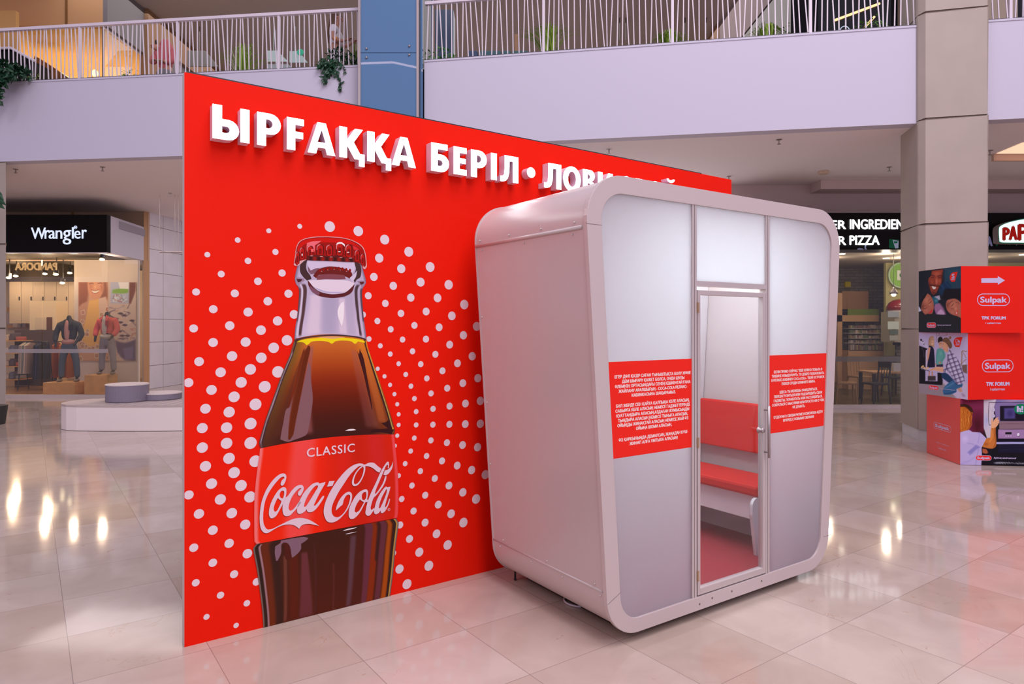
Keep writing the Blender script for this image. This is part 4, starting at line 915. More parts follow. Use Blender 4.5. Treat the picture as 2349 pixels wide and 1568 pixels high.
MB().box((.55, ztp-.24, .0), (2.05, ztp-.06, .02), M=SFr.M).build('air_grille', mat('grille', (.35, .33, .4), .6), sf)
for a0 in (X(96, YS), XE-.01):
    pass
for a0, b0 in ((-26, X(96, YS)), (X(96, YS)+.01, XE)):
    wbox('glass_pane', (a0, YS, .07), (b0-.01, YS+.012, zb), M_glass, sf)
MB().box((0.01, .07, -.012), ((p1-p0).length-.05, zb, 0), M=SFr.M).build('glass_pane', M_glass, sf)
wbox('sill', (-26, YS-.05, 0), (XE, YS+.06, .075), M_alu, sf)
MB().box((0, 0, -.06), ((p1-p0).length, .075, .02), M=SFr.M).build('sill', M_alu, sf)
# frosted stripe on the glass
wbox('glass_stripe', (-26, YS-.004, Z(809, YS)), (XE, YS-.002, Z(800, YS)), glassy('stripe_film', (.9, .9, .9), 1.3, .2, .35, (.7, .68, .75)), sf)
# lit lettering
Tw = crop(0, 480, 4.9)
t = Art(Fr((0, YS-.06, 0), (1, 0, 0), (0, -1, 0)), off=.004)
u0, v0 = t.fr.px(*Tw(352, 205)); u1, v1 = t.fr.px(*Tw(972, 330))
LB = (.70, .76, 1.0)
def wtxt(s, x0_, x1_, yt, yb, bold=.006):
    ua, va = t.fr.px(*Tw(x0_, yb)); ub, vb = t.fr.px(*Tw(x1_, yt))
    vs, fs, (a_, b_) = textdata(s); ys = [q[1] for q in vs]; lo, hi = min(ys), max(ys)
    for k, dx in enumerate((0, -bold, bold)):
        t.mb.add([t.fr.pt(ua+(x-a_)/(b_-a_)*(ub-ua)+dx, va+(y-lo)/(hi-lo)*(vb-va), t.o+k*.0005) for x, y in vs], fs, 0, LB)
wtxt('W', 352, 515, 205, 333); wtxt('r', 505, 560, 232, 330); wtxt('a', 550, 622, 235, 330); wtxt('n', 628, 700, 235, 330)
wtxt('g', 708, 800, 232, 395); wtxt('l', 812, 830, 200, 328); wtxt('e', 838, 905, 240, 330); wtxt('r', 922, 975, 228, 328)
wtxt('®', 832, 868, 183, 220, .004)
t.mb.build('lit_lettering', glowprint('shop_letter_light', 1.15), sf, label='lit pale blue script on black fascia')
# interior shell
M_shopwall = mat('shop_wall', (.66, .56, .45), .8)
M_shopdark = mat('shop_dark_ceiling', (.035, .025, .02), .8)
wbox('wall_shop_back', (-26, 21.5, 0), (-7, 21.6, 3.6), M_shopwall, kind='structure')
wbox('ceiling_shop', (-26, YS+.12, 3.42), (-9.72, 21.4, 3.46), M_shopdark, kind='structure')
wbox('trim_2', (-26, 19.5, 2.95), (X(168, 19.5), 19.6, 3.42), M_shopdark, kind='structure')
wbox('wall_shop_side', (-9.72, 17.95, 0), (-9.62, 21.5, 3.6), M_shopwall, kind='structure')
sfl = mat('shop_floor', (.34, .18, .09), .25)
MB().add([(-26, YS+.05, .012), (XE, YS+.05, .012), (p1.x, p1.y, .012), (p1.x, 21.5, .012), (-26, 21.5, .012)], [(0, 1, 2, 3, 4)]).build('floor_shop', sfl, kind='structure')
bulbs('shop_light', [(-15.0+1.15*k, 19.6-.9*(k % 2)+.2, 3.0) for k in range(5)]+[(-14.2+1.2*k, 17.2+.4*(k % 2), 3.0) for k in range(3)], 33, (1.0, .68, .40))
bulbs('shop_light_window', [(-11.3+.7*k, 16.35, 3.2) for k in range(3)], 22, (1.0, .72, .48))
# partition with the poster
YP = 17.4
pt_ = empty('display_partition', (X(248, YP), YP, 0), 'cream display partition behind the figure in the coral jacket', 'partition')
wbox('panel', (X(170, YP), YP, .05), (X(316, YP), YP+.1, Z(596, YP)), mat('cream_board', (.74, .64, .54), .8), pt_)
FPo = Fr((0, YP-.02, 0), (1, 0, 0), (0, -1, 0)); Tp = crop(0, 480, 4.9)
cv_ = Canvas(FPo, FPo.px(*Tp(882, 820))[0], FPo.px(*Tp(1530, 820))[0], FPo.px(*Tp(882, 1700))[1], FPo.px(*Tp(882, 818))[1], 110, 150, Tp, .003)
F_, E_, N_ = cv_.fill, cv_.ell, cv_.line
E_(1200, 1250, 2000, 2000, (206,150,128), soft=.02); F_([(880,815),(1000,815),(980,1050),(900,1120),(880,1120)], (150,88,72), 30); F_([(1110,815),(1200,815),(1215,980),(1140,1100),(1100,960)], (150,92,76), 30)
F_([(985,815),(1160,815),(1165,900),(1130,985),(1080,1025),(1030,995),(990,920)], (212,142,116), 16); E_(1020, 860, 30, 60, (184,110,90), soft=.9, al=.6); E_(1145, 880, 26, 70, (176,104,86), soft=.9, al=.7)
F_([(1030,905),(1070,915),(1115,903),(1100,932),(1065,942),(1040,928)], (238,214,204), 8); N_([(1025,903),(1070,914),(1118,900)], 8, (164,84,72)); N_([(1035,932),(1068,945),(1105,930)], 8, (176,90,80)); E_(1070, 870, 16, 22, (228,166,140), soft=.9)
N_([(1000,838),(1030,830),(1050,836)], 6, (90,50,44)); N_([(1100,834),(1130,826),(1150,834)], 6, (90,50,44)); F_([(1005,1025),(1130,1005),(1150,1080),(1130,1300),(1110,1540),(900,1540),(950,1250)], (228,166,104), 20)
F_([(1110,1000),(1190,980),(1215,1120),(1180,1260),(1120,1180)], (214,170,160), 14); F_([(880,1100),(990,1030),(960,1240),(890,1420)], (196,136,118), 20)
rq = random.Random(5)
for k in range(46):
    x, y = rq.uniform(885, 1215), rq.uniform(1120, 1690)
    if 985 < x < 1130 and y < 1540: continue
    r_, w = rq.uniform(-.6, .6), rq.uniform(34, 52); q = lambda m: [(x+(a*cos(r_)-b_*sin(r_))*w*m, y+(a*sin(r_)+b_*cos(r_))*w*1.1*m) for a, b_ in ((-.5,-.5),(.5,-.5),(.5,.5),(-.5,.5))]
    F_(q(1.0), (222,184,168), 5, sm=0); F_(q(.66), (170,112+rq.randrange(-14, 14),98), 6, sm=0); E_(x, y, w*.2, w*.26, (206,150,128), soft=.5)
F_([(1216,815),(1530,815),(1530,1700),(1216,1700)], (206,172,170), 6, sm=0)
for k in range(60):
    x, y = rq.uniform(1225, 1525), rq.uniform(1080, 1690); c = rq.choice(((224,196,196),(150,120,150),(96,76,110),(190,120,110),(210,180,190)))
    N_([(x, y), (x+rq.uniform(-50, 50), y+rq.uniform(-20, 30)), (x+rq.uniform(-60, 60), y+rq.uniform(-30, 40))], rq.uniform(6, 16), c, 6, .8)
for x, y in ((1350,1170),(1390,1190),(1350,1270),(1400,1300),(1340,1370),(1480,1250),(1430,1420),(1300,1230),(1370,1420)): F_([(x-32,y),(x,y-14),(x+38,y-4),(x+10,y+14)], (66,48,80), 6)
F_([(1240,815),(1450,815),(1450,1060),(1240,1060)], (178,170,204), 8, sm=0); F_([(1330,820),(1445,820),(1445,895),(1350,890)], (236,244,250), 10, sm=0); F_([(1265,905),(1330,892),(1440,895),(1440,935),(1380,945),(1260,940)], (120,160,64), 14)
for k in range(26): N_([(rq.uniform(1250, 1430), rq.uniform(950, 1050)), (rq.uniform(1250, 1430), rq.uniform(950, 1050))], rq.uniform(4, 12), rq.choice(((228,232,244),(120,120,150),(190,190,214),(170,90,100))), 6, .7)
F_([(1455,820),(1525,820),(1520,920),(1470,1060),(1450,1060)], (112,56,58), 16); F_([(1295,1470),(1400,1500),(1525,1460),(1525,1700),(1400,1690),(1320,1600)], (88,70,116), 24); F_([(1380,1560),(1500,1540),(1490,1680),(1410,1690)], (116,100,150), 20)
cv_.build('poster', pt_, 'large warm-toned poster of a smiling woman')
# spotlights
M_bulb = glow('spot_bulb', (1.0, .78, .45), 14)
for i, (x, y, Y_) in enumerate(((20,637,17.6),(36,633,18.2),(128,629,17.2),(160,626,18.4),(143,649,17.8),(234,595,16.3),(103,628,18.6))):
    p = at(x, y, Y_); r = empty('track_spotlight', p, 'glowing black track spotlight in the denim shop, '+('lowest at the stone pillar', 'just inside the one at the pillar', 'above the jacketed figure', 'at the edge of the cream partition', 'lowest beside the cream partition', 'above the poster near the glass corner', 'in the middle of the dark ceiling')[i], 'spotlight', 'track spotlights in the denim shop')
    m = MB(); m.tube([p+Vector((0, .03, .12)), p+Vector((0, 0, .02))], [.05, .06], 10); m.tube([p+Vector((0, .03, .12)), (p.x, p.y+.03, 3.43)], .012, 6); m.build('housing', M_dark, r)
    MB().ball(p, .05, 10, (1.3, 1, .5)).build('bulb', M_bulb, r)
# back of the shop: cupboards, boards, boxes
cbd = empty('wall_cupboard', (X(60, 20.5), 20.5, 0), 'tall beige cupboards with small handles high on the shop back wall', 'cupboard')
for k in range(7):
    xx = X(16, 20.5)+k*.36
    wbox('cupboard_door', (xx, 20.6, 1.75), (xx+.35, 20.9, 3.15), mat('beige_door', (.62, .52, .40), .6), cbd)
    wbox('handle', (xx+.30, 20.57, 2.45), (xx+.32, 20.6, 2.56), M_dark, cbd)
YB = 21.4
wbd = wbox('notice_board', (X(16, YB), YB, Z(752, YB)), (X(60, YB), YB+.05, Z(705, YB)), mat('pine_board', (.62, .34, .12), .6)); tag(wbd, 'orange pine board low at the end of the denim shop wall', 'board')
for i, (x0_, y0_, x1_, y1_) in enumerate(((16,715,30,744),(31,720,42,750),(43,735,52,750),(50,733,60,750))):
    tag(wbox('price_card', (X(x0_, YB), YB-.03, Z(y1_, YB)), (X(x1_, YB), YB-.01, Z(y0_, YB)), mat('card', (.62-.1*(i == 0), .55-.1*(i == 0), .5), .7)), ('grey' if i == 0 else 'pale')+' card pinned on the orange pine board, '+('with dark centre', 'tilted above the others', 'small and narrow', 'beside the dark post')[i], 'card')
cc = empty('cream_counter', (X(90, 19), 19, 0), 'cream cube-shaped counter block with dark niche at the shop end', 'counter')
Yc = 19.0
wbox('body', (X(68, Yc), Yc, .02), (X(128, Yc), Yc+.5, Z(690, Yc)), mat('cream_block', (.80, .68, .48), .7), cc)
wbox('niche', (X(108, Yc), Yc-.02, Z(757, Yc)), (X(120, Yc), Yc, Z(727, Yc)), mat('brown_niche', (.14, .06, .03), .6), cc)
wbox('front_panel', (X(82, Yc), Yc-.03, Z(756, Yc)), (X(108, Yc), Yc, Z(728, Yc)), mat('cream_panel', (.7, .6, .45), .7), cc)
# shelves and folded clothes low at the back
shf = empty('display_shelf', (X(40, 18.5), 18.5, 0), 'low dark display shelf with folded goods at the shop end', 'shelf')
for y in (780, 808, 838, 868): wbox('shelf_board', (X(15, 18.5), 18.2, Z(y, 18.5)-.02), (X(60, 18.5), 18.8, Z(y, 18.5)), M_wood, shf)
wbox('back_panel', (X(15, 18.5), 18.8, .02), (X(112, 18.5), 18.84, Z(757, 18.5)), mat('dark_back', (.10, .07, .06), .7), shf)
fc = [(.30,.30,.34),(.6,.5,.42),(.12,.1,.12),(.45,.12,.1),(.7,.62,.55),(.2,.22,.3)]
k = 0
for y in (780, 808, 838, 868):
    for x in (20, 32, 45):
        k += 1
        tag(wbox('folded_garment', (X(x-4, 18.4), 18.3, Z(y, 18.5)+.002), (X(x+5, 18.4), 18.6, Z(y, 18.5)+.10+.05*(k % 3)), mat('cloth%d' % k, fc[k % 6], .9), bevel=.02), ('charcoal', 'sand', 'near-black', 'dark red', 'cream', 'navy')[k % 6]+' folded garment, '+{780: 'top', 808: 'second', 838: 'third', 868: 'bottom'}[y]+' shelf board, '+{20: 'next to the stone pillar', 32: 'in the middle', 45: 'by the clothes rail'}[x], 'folded garment', 'folded garments on the low shelf')
# clothes rail
cr = empty('clothes_rack', (X(75, 17.6), 17.6, 0), 'clothes rail on thin legs beside the headless figure in the dark jacket', 'clothes rack')
Yr = 17.6
m = MB(); m.tube([(X(52, Yr), Yr, Z(783, Yr)), (X(112, Yr), Yr, Z(783, Yr))], .015, 6)
for x in (53, 111): m.tube([(X(x, Yr), Yr-.2, .02), (X(x, Yr), Yr, Z(783, Yr)), (X(x, Yr), Yr+.2, .02)], .014, 6)
m.build('frame', M_dark, cr)
gc = [(.42,.34,.30),(.5,.42,.36),(.22,.24,.22),(.6,.48,.4),(.35,.25,.22),(.03,.03,.04),(.04,.05,.1),(.03,.03,.03),(.35,.10,.04),(.5,.17,.05),(.4,.14,.05)]
for i, x in enumerate((57, 61, 65, 69, 73, 90, 95, 100, 132, 148, 166)):
    Yg = Yr if i < 8 else 18.3; zt = Z(783, Yg)-.02; hgt = .95 if i > 4 else .80
    g = MB(); w = .05
    vs = []
    for zz, ww, dd in ((zt, .012, .03), (zt-.08, .02, .20), (zt-.5, .02, .22), (zt-hgt, .022, .24)):
        vs += [(X(x, Yg)-ww, Yg-dd, zz), (X(x, Yg)+ww, Yg-dd, zz), (X(x, Yg)+ww, Yg+dd, zz), (X(x, Yg)-ww, Yg+dd, zz)]
    fs = [(0,1,2,3), (15,14,13,12)]+[(4*a+b_, 4*a+(b_+1) % 4, 4*a+4+(b_+1) % 4, 4*a+4+b_) for a in range(3) for b_ in range(4)]
    g.add(vs, fs)
    nm = ('pale' if i < 5 else 'black' if i < 8 else 'rust')
    tag(g.build('hanging_garment', mat('garment%d' % i, gc[i], .9), bevel=.01), nm+' garment hanging '+('at the open end of the rail' if i < 5 else 'at the rail end by the jacketed figure' if i < 8 else 'behind the legs of the jacketed figure')+(', first', ', second', ', third', ', fourth', ', last')[i if i < 5 else i-5 if i < 8 else i-8], 'garment', nm+' garments on the rail')
m = MB(); m.tube([(X(128, 18.3), 18.3, Z(783, 18.3)), (X(172, 18.3), 18.3, Z(783, 18.3))], .015, 6)
for x in (129, 171): m.tube([(X(x, 18.3), 18.3, .02), (X(x, 18.3), 18.3, Z(783, 18.3))], .014, 6)
c2 = empty('clothes_rack', (X(150, 18.3), 18.3, 0), 'clothes rail with rust garments behind the jacketed figure', 'clothes rack'); m.build('frame', M_dark, c2)
# plywood plinths
def plinth(x0_, x1_, yt, yb, Yp, lab):
    return tag(wbox('plywood_plinth', (X(x0_, Yp), Yp, .013), (X(x1_, Yp), Yp+.55, Z(yt, Yp)), M_wood, bevel=.006), lab, 'plinth')
plinth(98, 171, 877, 906, 16.5, 'low wide plywood plinth under the figure in blue jeans')
plinth(193, 240, 860, 906, 16.5, 'taller square plywood plinth under the figure in the coral jacket')
# ---- figures
def skin(name, chains, m, parent=None, sub=2, smooth=True):
    """chains: list of polylines [(x,y,z,r)...]; shared points join"""
    me = bpy.data.meshes.new(name); vs = []; es = []; idx = {}; rr = []
    for ch in chains:
        prev = None
        for p in ch:
            key = tuple(round(c, 4) for c in p[:3])
            if key not in idx: idx[key] = len(vs); vs.append(p[:3]); rr.append(p[3] if isinstance(p[3], tuple) else (p[3], p[3]))
            if prev is not None and prev != idx[key]: es.append((prev, idx[key]))
            prev = idx[key]
    me.from_pydata(vs, es, []); o = bpy.data.objects.new(name, me); COL.objects.link(o)
    sk = o.modifiers.new('skin', 'SKIN'); sk.use_smooth_shade = True
    for i, v in enumerate(me.skin_vertices[0].data): v.radius = rr[i]; v.use_root = (i == 0)
    sb = o.modifiers.new('sub', 'SUBSURF'); sb.levels = sub; sb.render_levels = sub
    bpy.context.view_layer.update()
    dg = bpy.context.evaluated_depsgraph_get(); nm = bpy.data.meshes.new_from_object(o.evaluated_get(dg))
    bpy.data.objects.remove(o); bpy.data.meshes.remove(me)
    for p in nm.polygons: p.use_smooth = True
    nm.materials.clear(); nm.materials.append(m); nm.name = name
    return link(name, nm, parent)
def body_local(M):
    return lambda ch: [[(*(M @ Vector(p[:3])), p[3]) for p in c] for c in ch]
def mannequin(px_, ztop, z0, Yd, lab, jc, sc_, jnc, faces=0.0, spread=.0):
    H_ = ztop-z0; k = H_/1.55; M = Matrix.Translation((X(px_, Yd), Yd+.25, z0)) @ Matrix.Rotation(faces, 4, 'Z') @ Matrix.Scale(k, 4)
    r = empty('mannequin', (X(px_, Yd), Yd+.25, z0), lab, 'mannequin'); T_ = body_local(M)
    md = mat('mannequin_black', (.02, .02, .02), .4)
    skin('body', T_([[(0,0,.92,.11),(0,0,1.12,.10),(0,.01,1.36,.10),(0,0,1.47,.055),(0,0,1.55,.05)], [(0,0,.92,.11),(.10,0,.80,.08),(.13+spread,0,.45,.055),(.14+spread,.02,.10,.035),(.14+spread,-.10,.03,.03)], [(0,0,.92,.11),(-.10,0,.80,.08),(-.13-spread,.02,.45,.055),(-.15-spread,.03,.10,.035),(-.17-spread,-.08,.03,.03)],
        [(0,.01,1.36,.10),(.20,.01,1.36,.05),(.27,-.02,1.10,.04),(.21,-.16,.90,.03),(.19,-.22,.84,.025)], [(0,.01,1.36,.10),(-.20,.01,1.36,.05),(-.27,.0,1.10,.04),(-.24,-.10,.88,.03),(-.22,-.14,.80,.025)]]), md, r)
    skin('jacket', T_([[(0,0,.93,(.19,.13)),(0,.02,1.15,(.18,.11)),(0,.01,1.34,(.17,.12)),(0,0,1.44,.075)], [(0,.01,1.34,(.17,.12)),(.20,.01,1.33,.075),(.285,-.01,1.10,.07),(.23,-.12,.94,.055)], [(0,.01,1.34,(.17,.12)),(-.20,.01,1.33,.075),(-.285,.0,1.10,.07),(-.25,-.09,.93,.055)]]), mat('jacket', jc, .85), r)
    ms = MB(); ms.ball(M @ Vector((0, -.105, 1.18)), .10*k, 14, (.62, .40, 2.6)); ms.ball(M @ Vector((0, -.035, .93)), .10*k, 14, (1.55, 1.05, .75)); ms.build('shirt', mat('shirt', sc_, .85), r, smooth=True)
    mc = MB()
    for s_ in (-1, 1): mc.add([M @ Vector(p) for p in ((s_*.03, -.085, 1.46), (s_*.10, -.07, 1.42), (s_*.11, -.135, 1.33), (s_*.055, -.15, 1.30))], [(0, 1, 2, 3)])
    mc.build('collar', mat('collar', tuple(c*.8 for c in jc), .85), r)
    mp = MB(); mp.box((.06, -.155, 1.20), (.14, -.14, 1.31), M=M); mp.build('pocket', mat('pocket', tuple(c*.55 for c in jc), .85), r)
    skin('jeans', T_([[(0,0,.98,(.15,.11)),(0,0,.90,(.17,.12)),(.10,0,.76,.095),(.13+spread,0,.45,.075),(.14+spread,.02,.08,.07)], [(0,0,.90,(.17,.12)),(-.10,0,.76,.095),(-.13-spread,.02,.45,.075),(-.15-spread,.03,.08,.07)]]), mat('jeans', jnc, .9), r)
    m = MB()
    for s_ in (-1, 1):
        c = M @ Vector((s_*(.155+spread), -.05, .035)); m.ball(c, .05*k, 10, (1, 2.0, .7))
    m.build('shoe', mat('shoe', (.25, .2, .15), .6), r, smooth=True)
mannequin(143, Z(722, 16.5), Z(877, 16.5), 16.5, 'headless figure in dark denim jacket, pink shirt and blue jeans', (.05, .055, .06), (.60, .30, .25), (.10, .13, .17), .15, .03)
mannequin(232, Z(713, 16.5), Z(860, 16.5), 16.5, 'headless figure in coral jacket and grey jeans', (.78, .13, .11), (.6, .52, .42), (.30, .27, .27), -.1, .02)
# passage wall east of the shop
w0, w1 = Vector((X(330, 17.75), 17.75)), Vector((X(343, 17.9), 17.9))
MB().add([(w0.x, w0.y, 0), (w1.x, w1.y, 0), (w1.x, w1.y, Z0), (w0.x, w0.y, Z0)], [(0, 1, 2, 3)]).build('wall_passage_post', mat('ochre_stone', (.50, .29, .15), .6), kind='structure')
def stonewall(name, a, b_, m):
    mb = MB(); d = (b_-a).normalized(); Lw = (b_-a).length; F_ = Fr((a.x, a.y, 0), (d.x, d.y, 0), (d.y, -d.x, 0))
    mb.box((0, 0, -.2), (Lw, Z0, 0), M=F_.M)
    z = 0
    while z < Z0:
        mb.box((0, z-.006, 0), (Lw, z+.006, .001), 1, M=F_.M); z += .62
    x = .62
    while x < Lw: mb.box((x-.005, 0, 0), (x+.005, Z0, .001), 1, M=F_.M); x += .93
    mb.build(name, [m, M_groove], kind='structure')
stonewall('wall_passage', w1, Vector((X(500, 21.5), 21.5)), M_stone2)
wbox('wall_centre', (-8.0, 21.6, 0), (4.2, 21.8, Z0), M_white_plaster, kind='structure')
# hanging direction frame by the passage
hp = MB(); Yh = 15.5
for x in (366.5, 401, 409): hp.tube([at(x, 578, Yh), (X(x, Yh), Yh, Z0)], .006, 5)
hp.tube([at(366, 578, Yh), at(425, 578, Yh)], .015, 5)
tag(hp.build('suspended_rail', M_steel), 'thin metal rail hung on rods from the soffit at the passage', 'rail')
# ------------------------------------------------------------------ curved bench with drum seats
YB0 = 11.35
bn = empty('curved_bench', (-6.2, 11.4, 0), 'white round-ended public bench with slatted timber top in the west hall', 'bench')
ctr = [(-6.96, 11.37), (-6.2, 11.33), (-5.3, 11.38), (-4.4, 11.6), (-3.7, 12.0)]
def band(pts, r, n=8):
    pts = spline(pts, 6); Lf, Rt = [], []
    for i, p in enumerate(pts):
        a = Vector(pts[max(i-1, 0)]); b_ = Vector(pts[min(i+1, len(pts)-1)]); d = (b_-a).normalized(); nn = Vector((-d.y, d.x))
        Lf.append((p[0]+nn.x*r, p[1]+nn.y*r)); Rt.append((p[0]-nn.x*r, p[1]-nn.y*r))
    d0 = Vector(pts[0])-Vector(pts[1]); a0 = atan2(d0.y, d0.x)
    cap0 = [(pts[0][0]+r*cos(a0-pi/2+pi*k/n), pts[0][1]+r*sin(a0-pi/2+pi*k/n)) for k in range(1, n)]
    d1 = Vector(pts[-1])-Vector(pts[-2]); a1 = atan2(d1.y, d1.x)
    cap1 = [(pts[-1][0]+r*cos(a1-pi/2+pi*k/n), pts[-1][1]+r*sin(a1-pi/2+pi*k/n)) for k in range(1, n)]
    return Rt+cap1+Lf[::-1]+cap0
pb = band(ctr, .52)
zt = .385
MB().prism(pb, 0.006, zt).build('base', mat('bench_white', (.86, .78, .76), .35), bn)
MB().prism(band(ctr, .525), zt, zt+.03).build('slatted_top', mat('grey_timber', (.52, .44, .42), .6), bn, bevel=.004)
gm = MB()
sp = spline(ctr, 6)
for i in range(0, len(sp)-1):
    p = Vector(sp[i]); d = (Vector(sp[i+1])-p).normalized(); nn = Vector((-d.y, d.x)); seg = (Vector(sp[i+1])-p).length
    e = Vector((.35, 0, 0))
    a, c = p-nn*.53, p+nn*.53
    gm.add([(a.x-.004, a.y, zt+.031), (a.x+.004, a.y, zt+.031), (c.x+.004+.1, c.y, zt+.031), (c.x-.004+.1, c.y, zt+.031)], [(0, 1, 2, 3)])
gm.build('slat_gaps', M_groove, bn)
M_drum = mat('lilac_drum', (.24, .21, .27), .6); M_drumtop = mat('drum_top', (.70, .62, .60), .4)
for x, yt, R_, lab in ((292, 883, .325, 'tall grey-lilac drum seat on the slatted bench top'), (370, 903, .325, 'low grey-lilac drum seat on the slatted bench top')):
    Yd = 11.44 if x == 292 else 11.76; c = Vector((X(x, Yd), Yd, 0)); z1_ = Z(yt, Yd-R_)
    r = empty('drum_seat', (c.x, c.y, zt+.03), lab, 'seat')
    MB().lathe([(R_-.01, zt+.032), (R_, zt+.045), (R_, z1_-.02)], c, 40).build('drum_side', M_drum, r, smooth=False)
    MB().lathe([(R_+.004, z1_-.02), (R_+.004, z1_-.004), (R_-.01, z1_)], c, 40).build('drum_top', M_drumtop, r)
# ------------------------------------------------------------------ soffit fittings
for i, (x, y) in enumerate(((36, 388), (235, 383), (390, 443), (1397, 343), (1787, 320), (1672, 404), (2040, 383), (2271, 345))):
    Y_ = (Z0-EYE)*FP/(HY-y); p = at(x, y, Y_); p.z = Z0
    m = MB(); m.tube([p, p-Vector((0, 0, .07))], .010, 6); m.lathe([(.045, -.004), (.045, 0)], p, 12); m.lathe([(.03, -.075), (.03, -.07)], p, 10)
    tag(m.build('sprinkler', M_steel), 'small steel sprinkler on the grey soffit, '+('above the black fascia, nearest the west pillar', 'above the corner of the black fascia', 'close to the red wall edge, above the passage', 'just above the red wall beside the balcony edge', 'out in the open soffit above the booth', 'just above the far end of the red wall', 'close to the tall stone pillar', 'beyond the tall stone pillar')[i], 'sprinkler', 'sprinklers on the soffit under the balcony')
p = at(1889, 393, (Z0-EYE)*FP/(HY-393)); tag(MB().lathe([(.09, -.05), (.10, -.02), (.10, 0)], (p.x, p.y, Z0), 16).build('smoke_detector', mat('cream_plastic', (.7, .55, .42), .5)), 'pale round smoke detector on the soffit near the stone pillar', 'smoke detector')
# ------------------------------------------------------------------ east side: bulkheads, pizza shop
M_tau = mat('taupe_wall', (.72, .60, .60), .8)
wbox('wall_north_east', (4.2, 14.4, 3.85), (16, 14.6, Z0), M_tau, kind='structure')
wbox('trim_3', (6.35, 13.9, Z(433, 13.9)), (16, 14.4, Z0), mat('taupe_soffit', (.70, .58, .57), .8), kind='structure')
wbox('wall_gap', (4.2, 14.6, 0), (4.4, 21.6, Z0), M_tau, kind='structure')
YQ = 13.73
ps = empty('shop_front', (9, YQ, 0), 'pizza shop front with black fascia, lit white words and tall glass', 'shop front')
zf0 = Z(572, YQ); zf1 = Z(497, YQ)
wbox('fascia', (4.6, YQ, zf0), (16, YQ+.6, zf1+.08), M_black, ps)
t = Art(Fr((0, YQ, 0), (1, 0, 0), (0, -1, 0)), off=.03, step=.0005)
W1 = (1.0, .98, 1.0)
Tq = crop(1880, 380, 4.9)
def line(txt, xr, yt, yb, xl, bold=.008):
    ua, va = t.fr.px(*Tq(xl, yb)); ub, vb = t.fr.px(*Tq(xr, yt))
    t.text(W1, txt, (ua+ub)/2, (va+vb)/2, w=ub-ua, h=vb-va, bold=bold)
line('BETTER', 288, 612, 712, -245); line('INGREDIENTS', 1065, 600, 712, 335)
t.build('lit_lettering', glowprint('pizza_letter_light', 2.4), ps, label='raised lit white words on black fascia')
t.mb = MB()
line('BETTER', 288, 790, 890, -245); line('PIZZA', 662, 782, 888, 332)
for yy in (612, 790): t.o += .0005
t.build('lit_lettering', glowprint('pizza_letter_light', 2.4), ps, label='raised lit white words on black fascia')
# lower painted graphics on the fascia
gq = Art(Fr((0, YQ, 0), (1, 0, 0), (0, -1, 0)), off=.003)
qp = lambda col, pts, sm=2: gq.poly(col, [Tq(*p) for p in pts], px=True, smooth=sm)
qp((20,96,70), [(782,822),(890,832),(890,930),(780,925)]); qp((180,190,230), [(820,832),(888,845),(885,925),(850,930)]); qp((20,110,80), [(835,848),(880,850),(870,870),(838,872)])
qp((150,150,200), [(505,895),(525,890),(520,925),(535,940),(505,940)]); qp((150,150,200), [(420,935),(450,925),(495,935),(490,942),(425,942)])
qp((160,160,220), [(1895,800),(1912,790),(1930,840),(1945,900),(1925,905),(1912,870),(1900,905),(1893,905)]); qp((20,110,80), [(1950,800),(1985,792),(1975,830),(2008,880),(1995,902),(1975,895),(1990,880),(1955,830)])
qp((170,170,220), [(2105,872),(2240,868),(2215,895),(2190,880),(2130,888)]); qp((170,170,220), [(2280,880),(2298,878),(2298,892)])
gq.build('painted_figures', PAPER, ps)
# round-edged sign board beyond the pillar
FS = Fr((0, YQ-.22, 0), (1, 0, 0), (0, -1, 0))
def sgn(pts): return [FS.px(*Tq(*p)) for p in pts]
A_ = crp(sgn([(2010,700),(2040,665),(2140,625),(2298,592),(2600,560),(2900,600),(2900,905),(2298,875),(2050,872),(2015,860)]), 4)
sg = empty('sign_board', (FS.px(2340, 540)[0], YQ, 3.6), 'green-edged white sign board with red letters beyond the stone pillar', 'sign')
MB().prism(A_, -.16, 0, 0, M=FS.M, mt=1).build('sign_body', [M_alu, mat('sign_green', (.01, .30, .17), .3)], sg)
c_ = (sum(p[0] for p in A_)/len(A_), sum(p[1] for p in A_)/len(A_))
B_ = [(c_[0]+(p[0]-c_[0])*.975, c_[1]+(p[1]-c_[1])*.93) for p in A_]
MB().prism(B_, .001, .006, M=FS.M).build('lit_face', glow('sign_white', (.86, 1, .97), 1.1), sg)
t = Art(FS, off=.009, step=.0004); ua, va = FS.px(*Tq(2062, 832)); ub, vb = FS.px(*Tq(2200, 678))
for s_, xa, xb, yb, yt in (('P', 2062, 2125, 835, 690), ('A', 2132, 2212, 832, 672), ('P', 2232, 2330, 835, 650), ('A', 2340, 2440, 835, 640)):
    ua, va = FS.px(*Tq(xa, yb)); ub, vb = FS.px(*Tq(xb, yt)); t.text((.80, .02, .01), s_, (ua+ub)/2, (va+vb)/2, w=ub-ua, h=vb-va, bold=.022)
t.build('sign_letters', PRINT, sg)
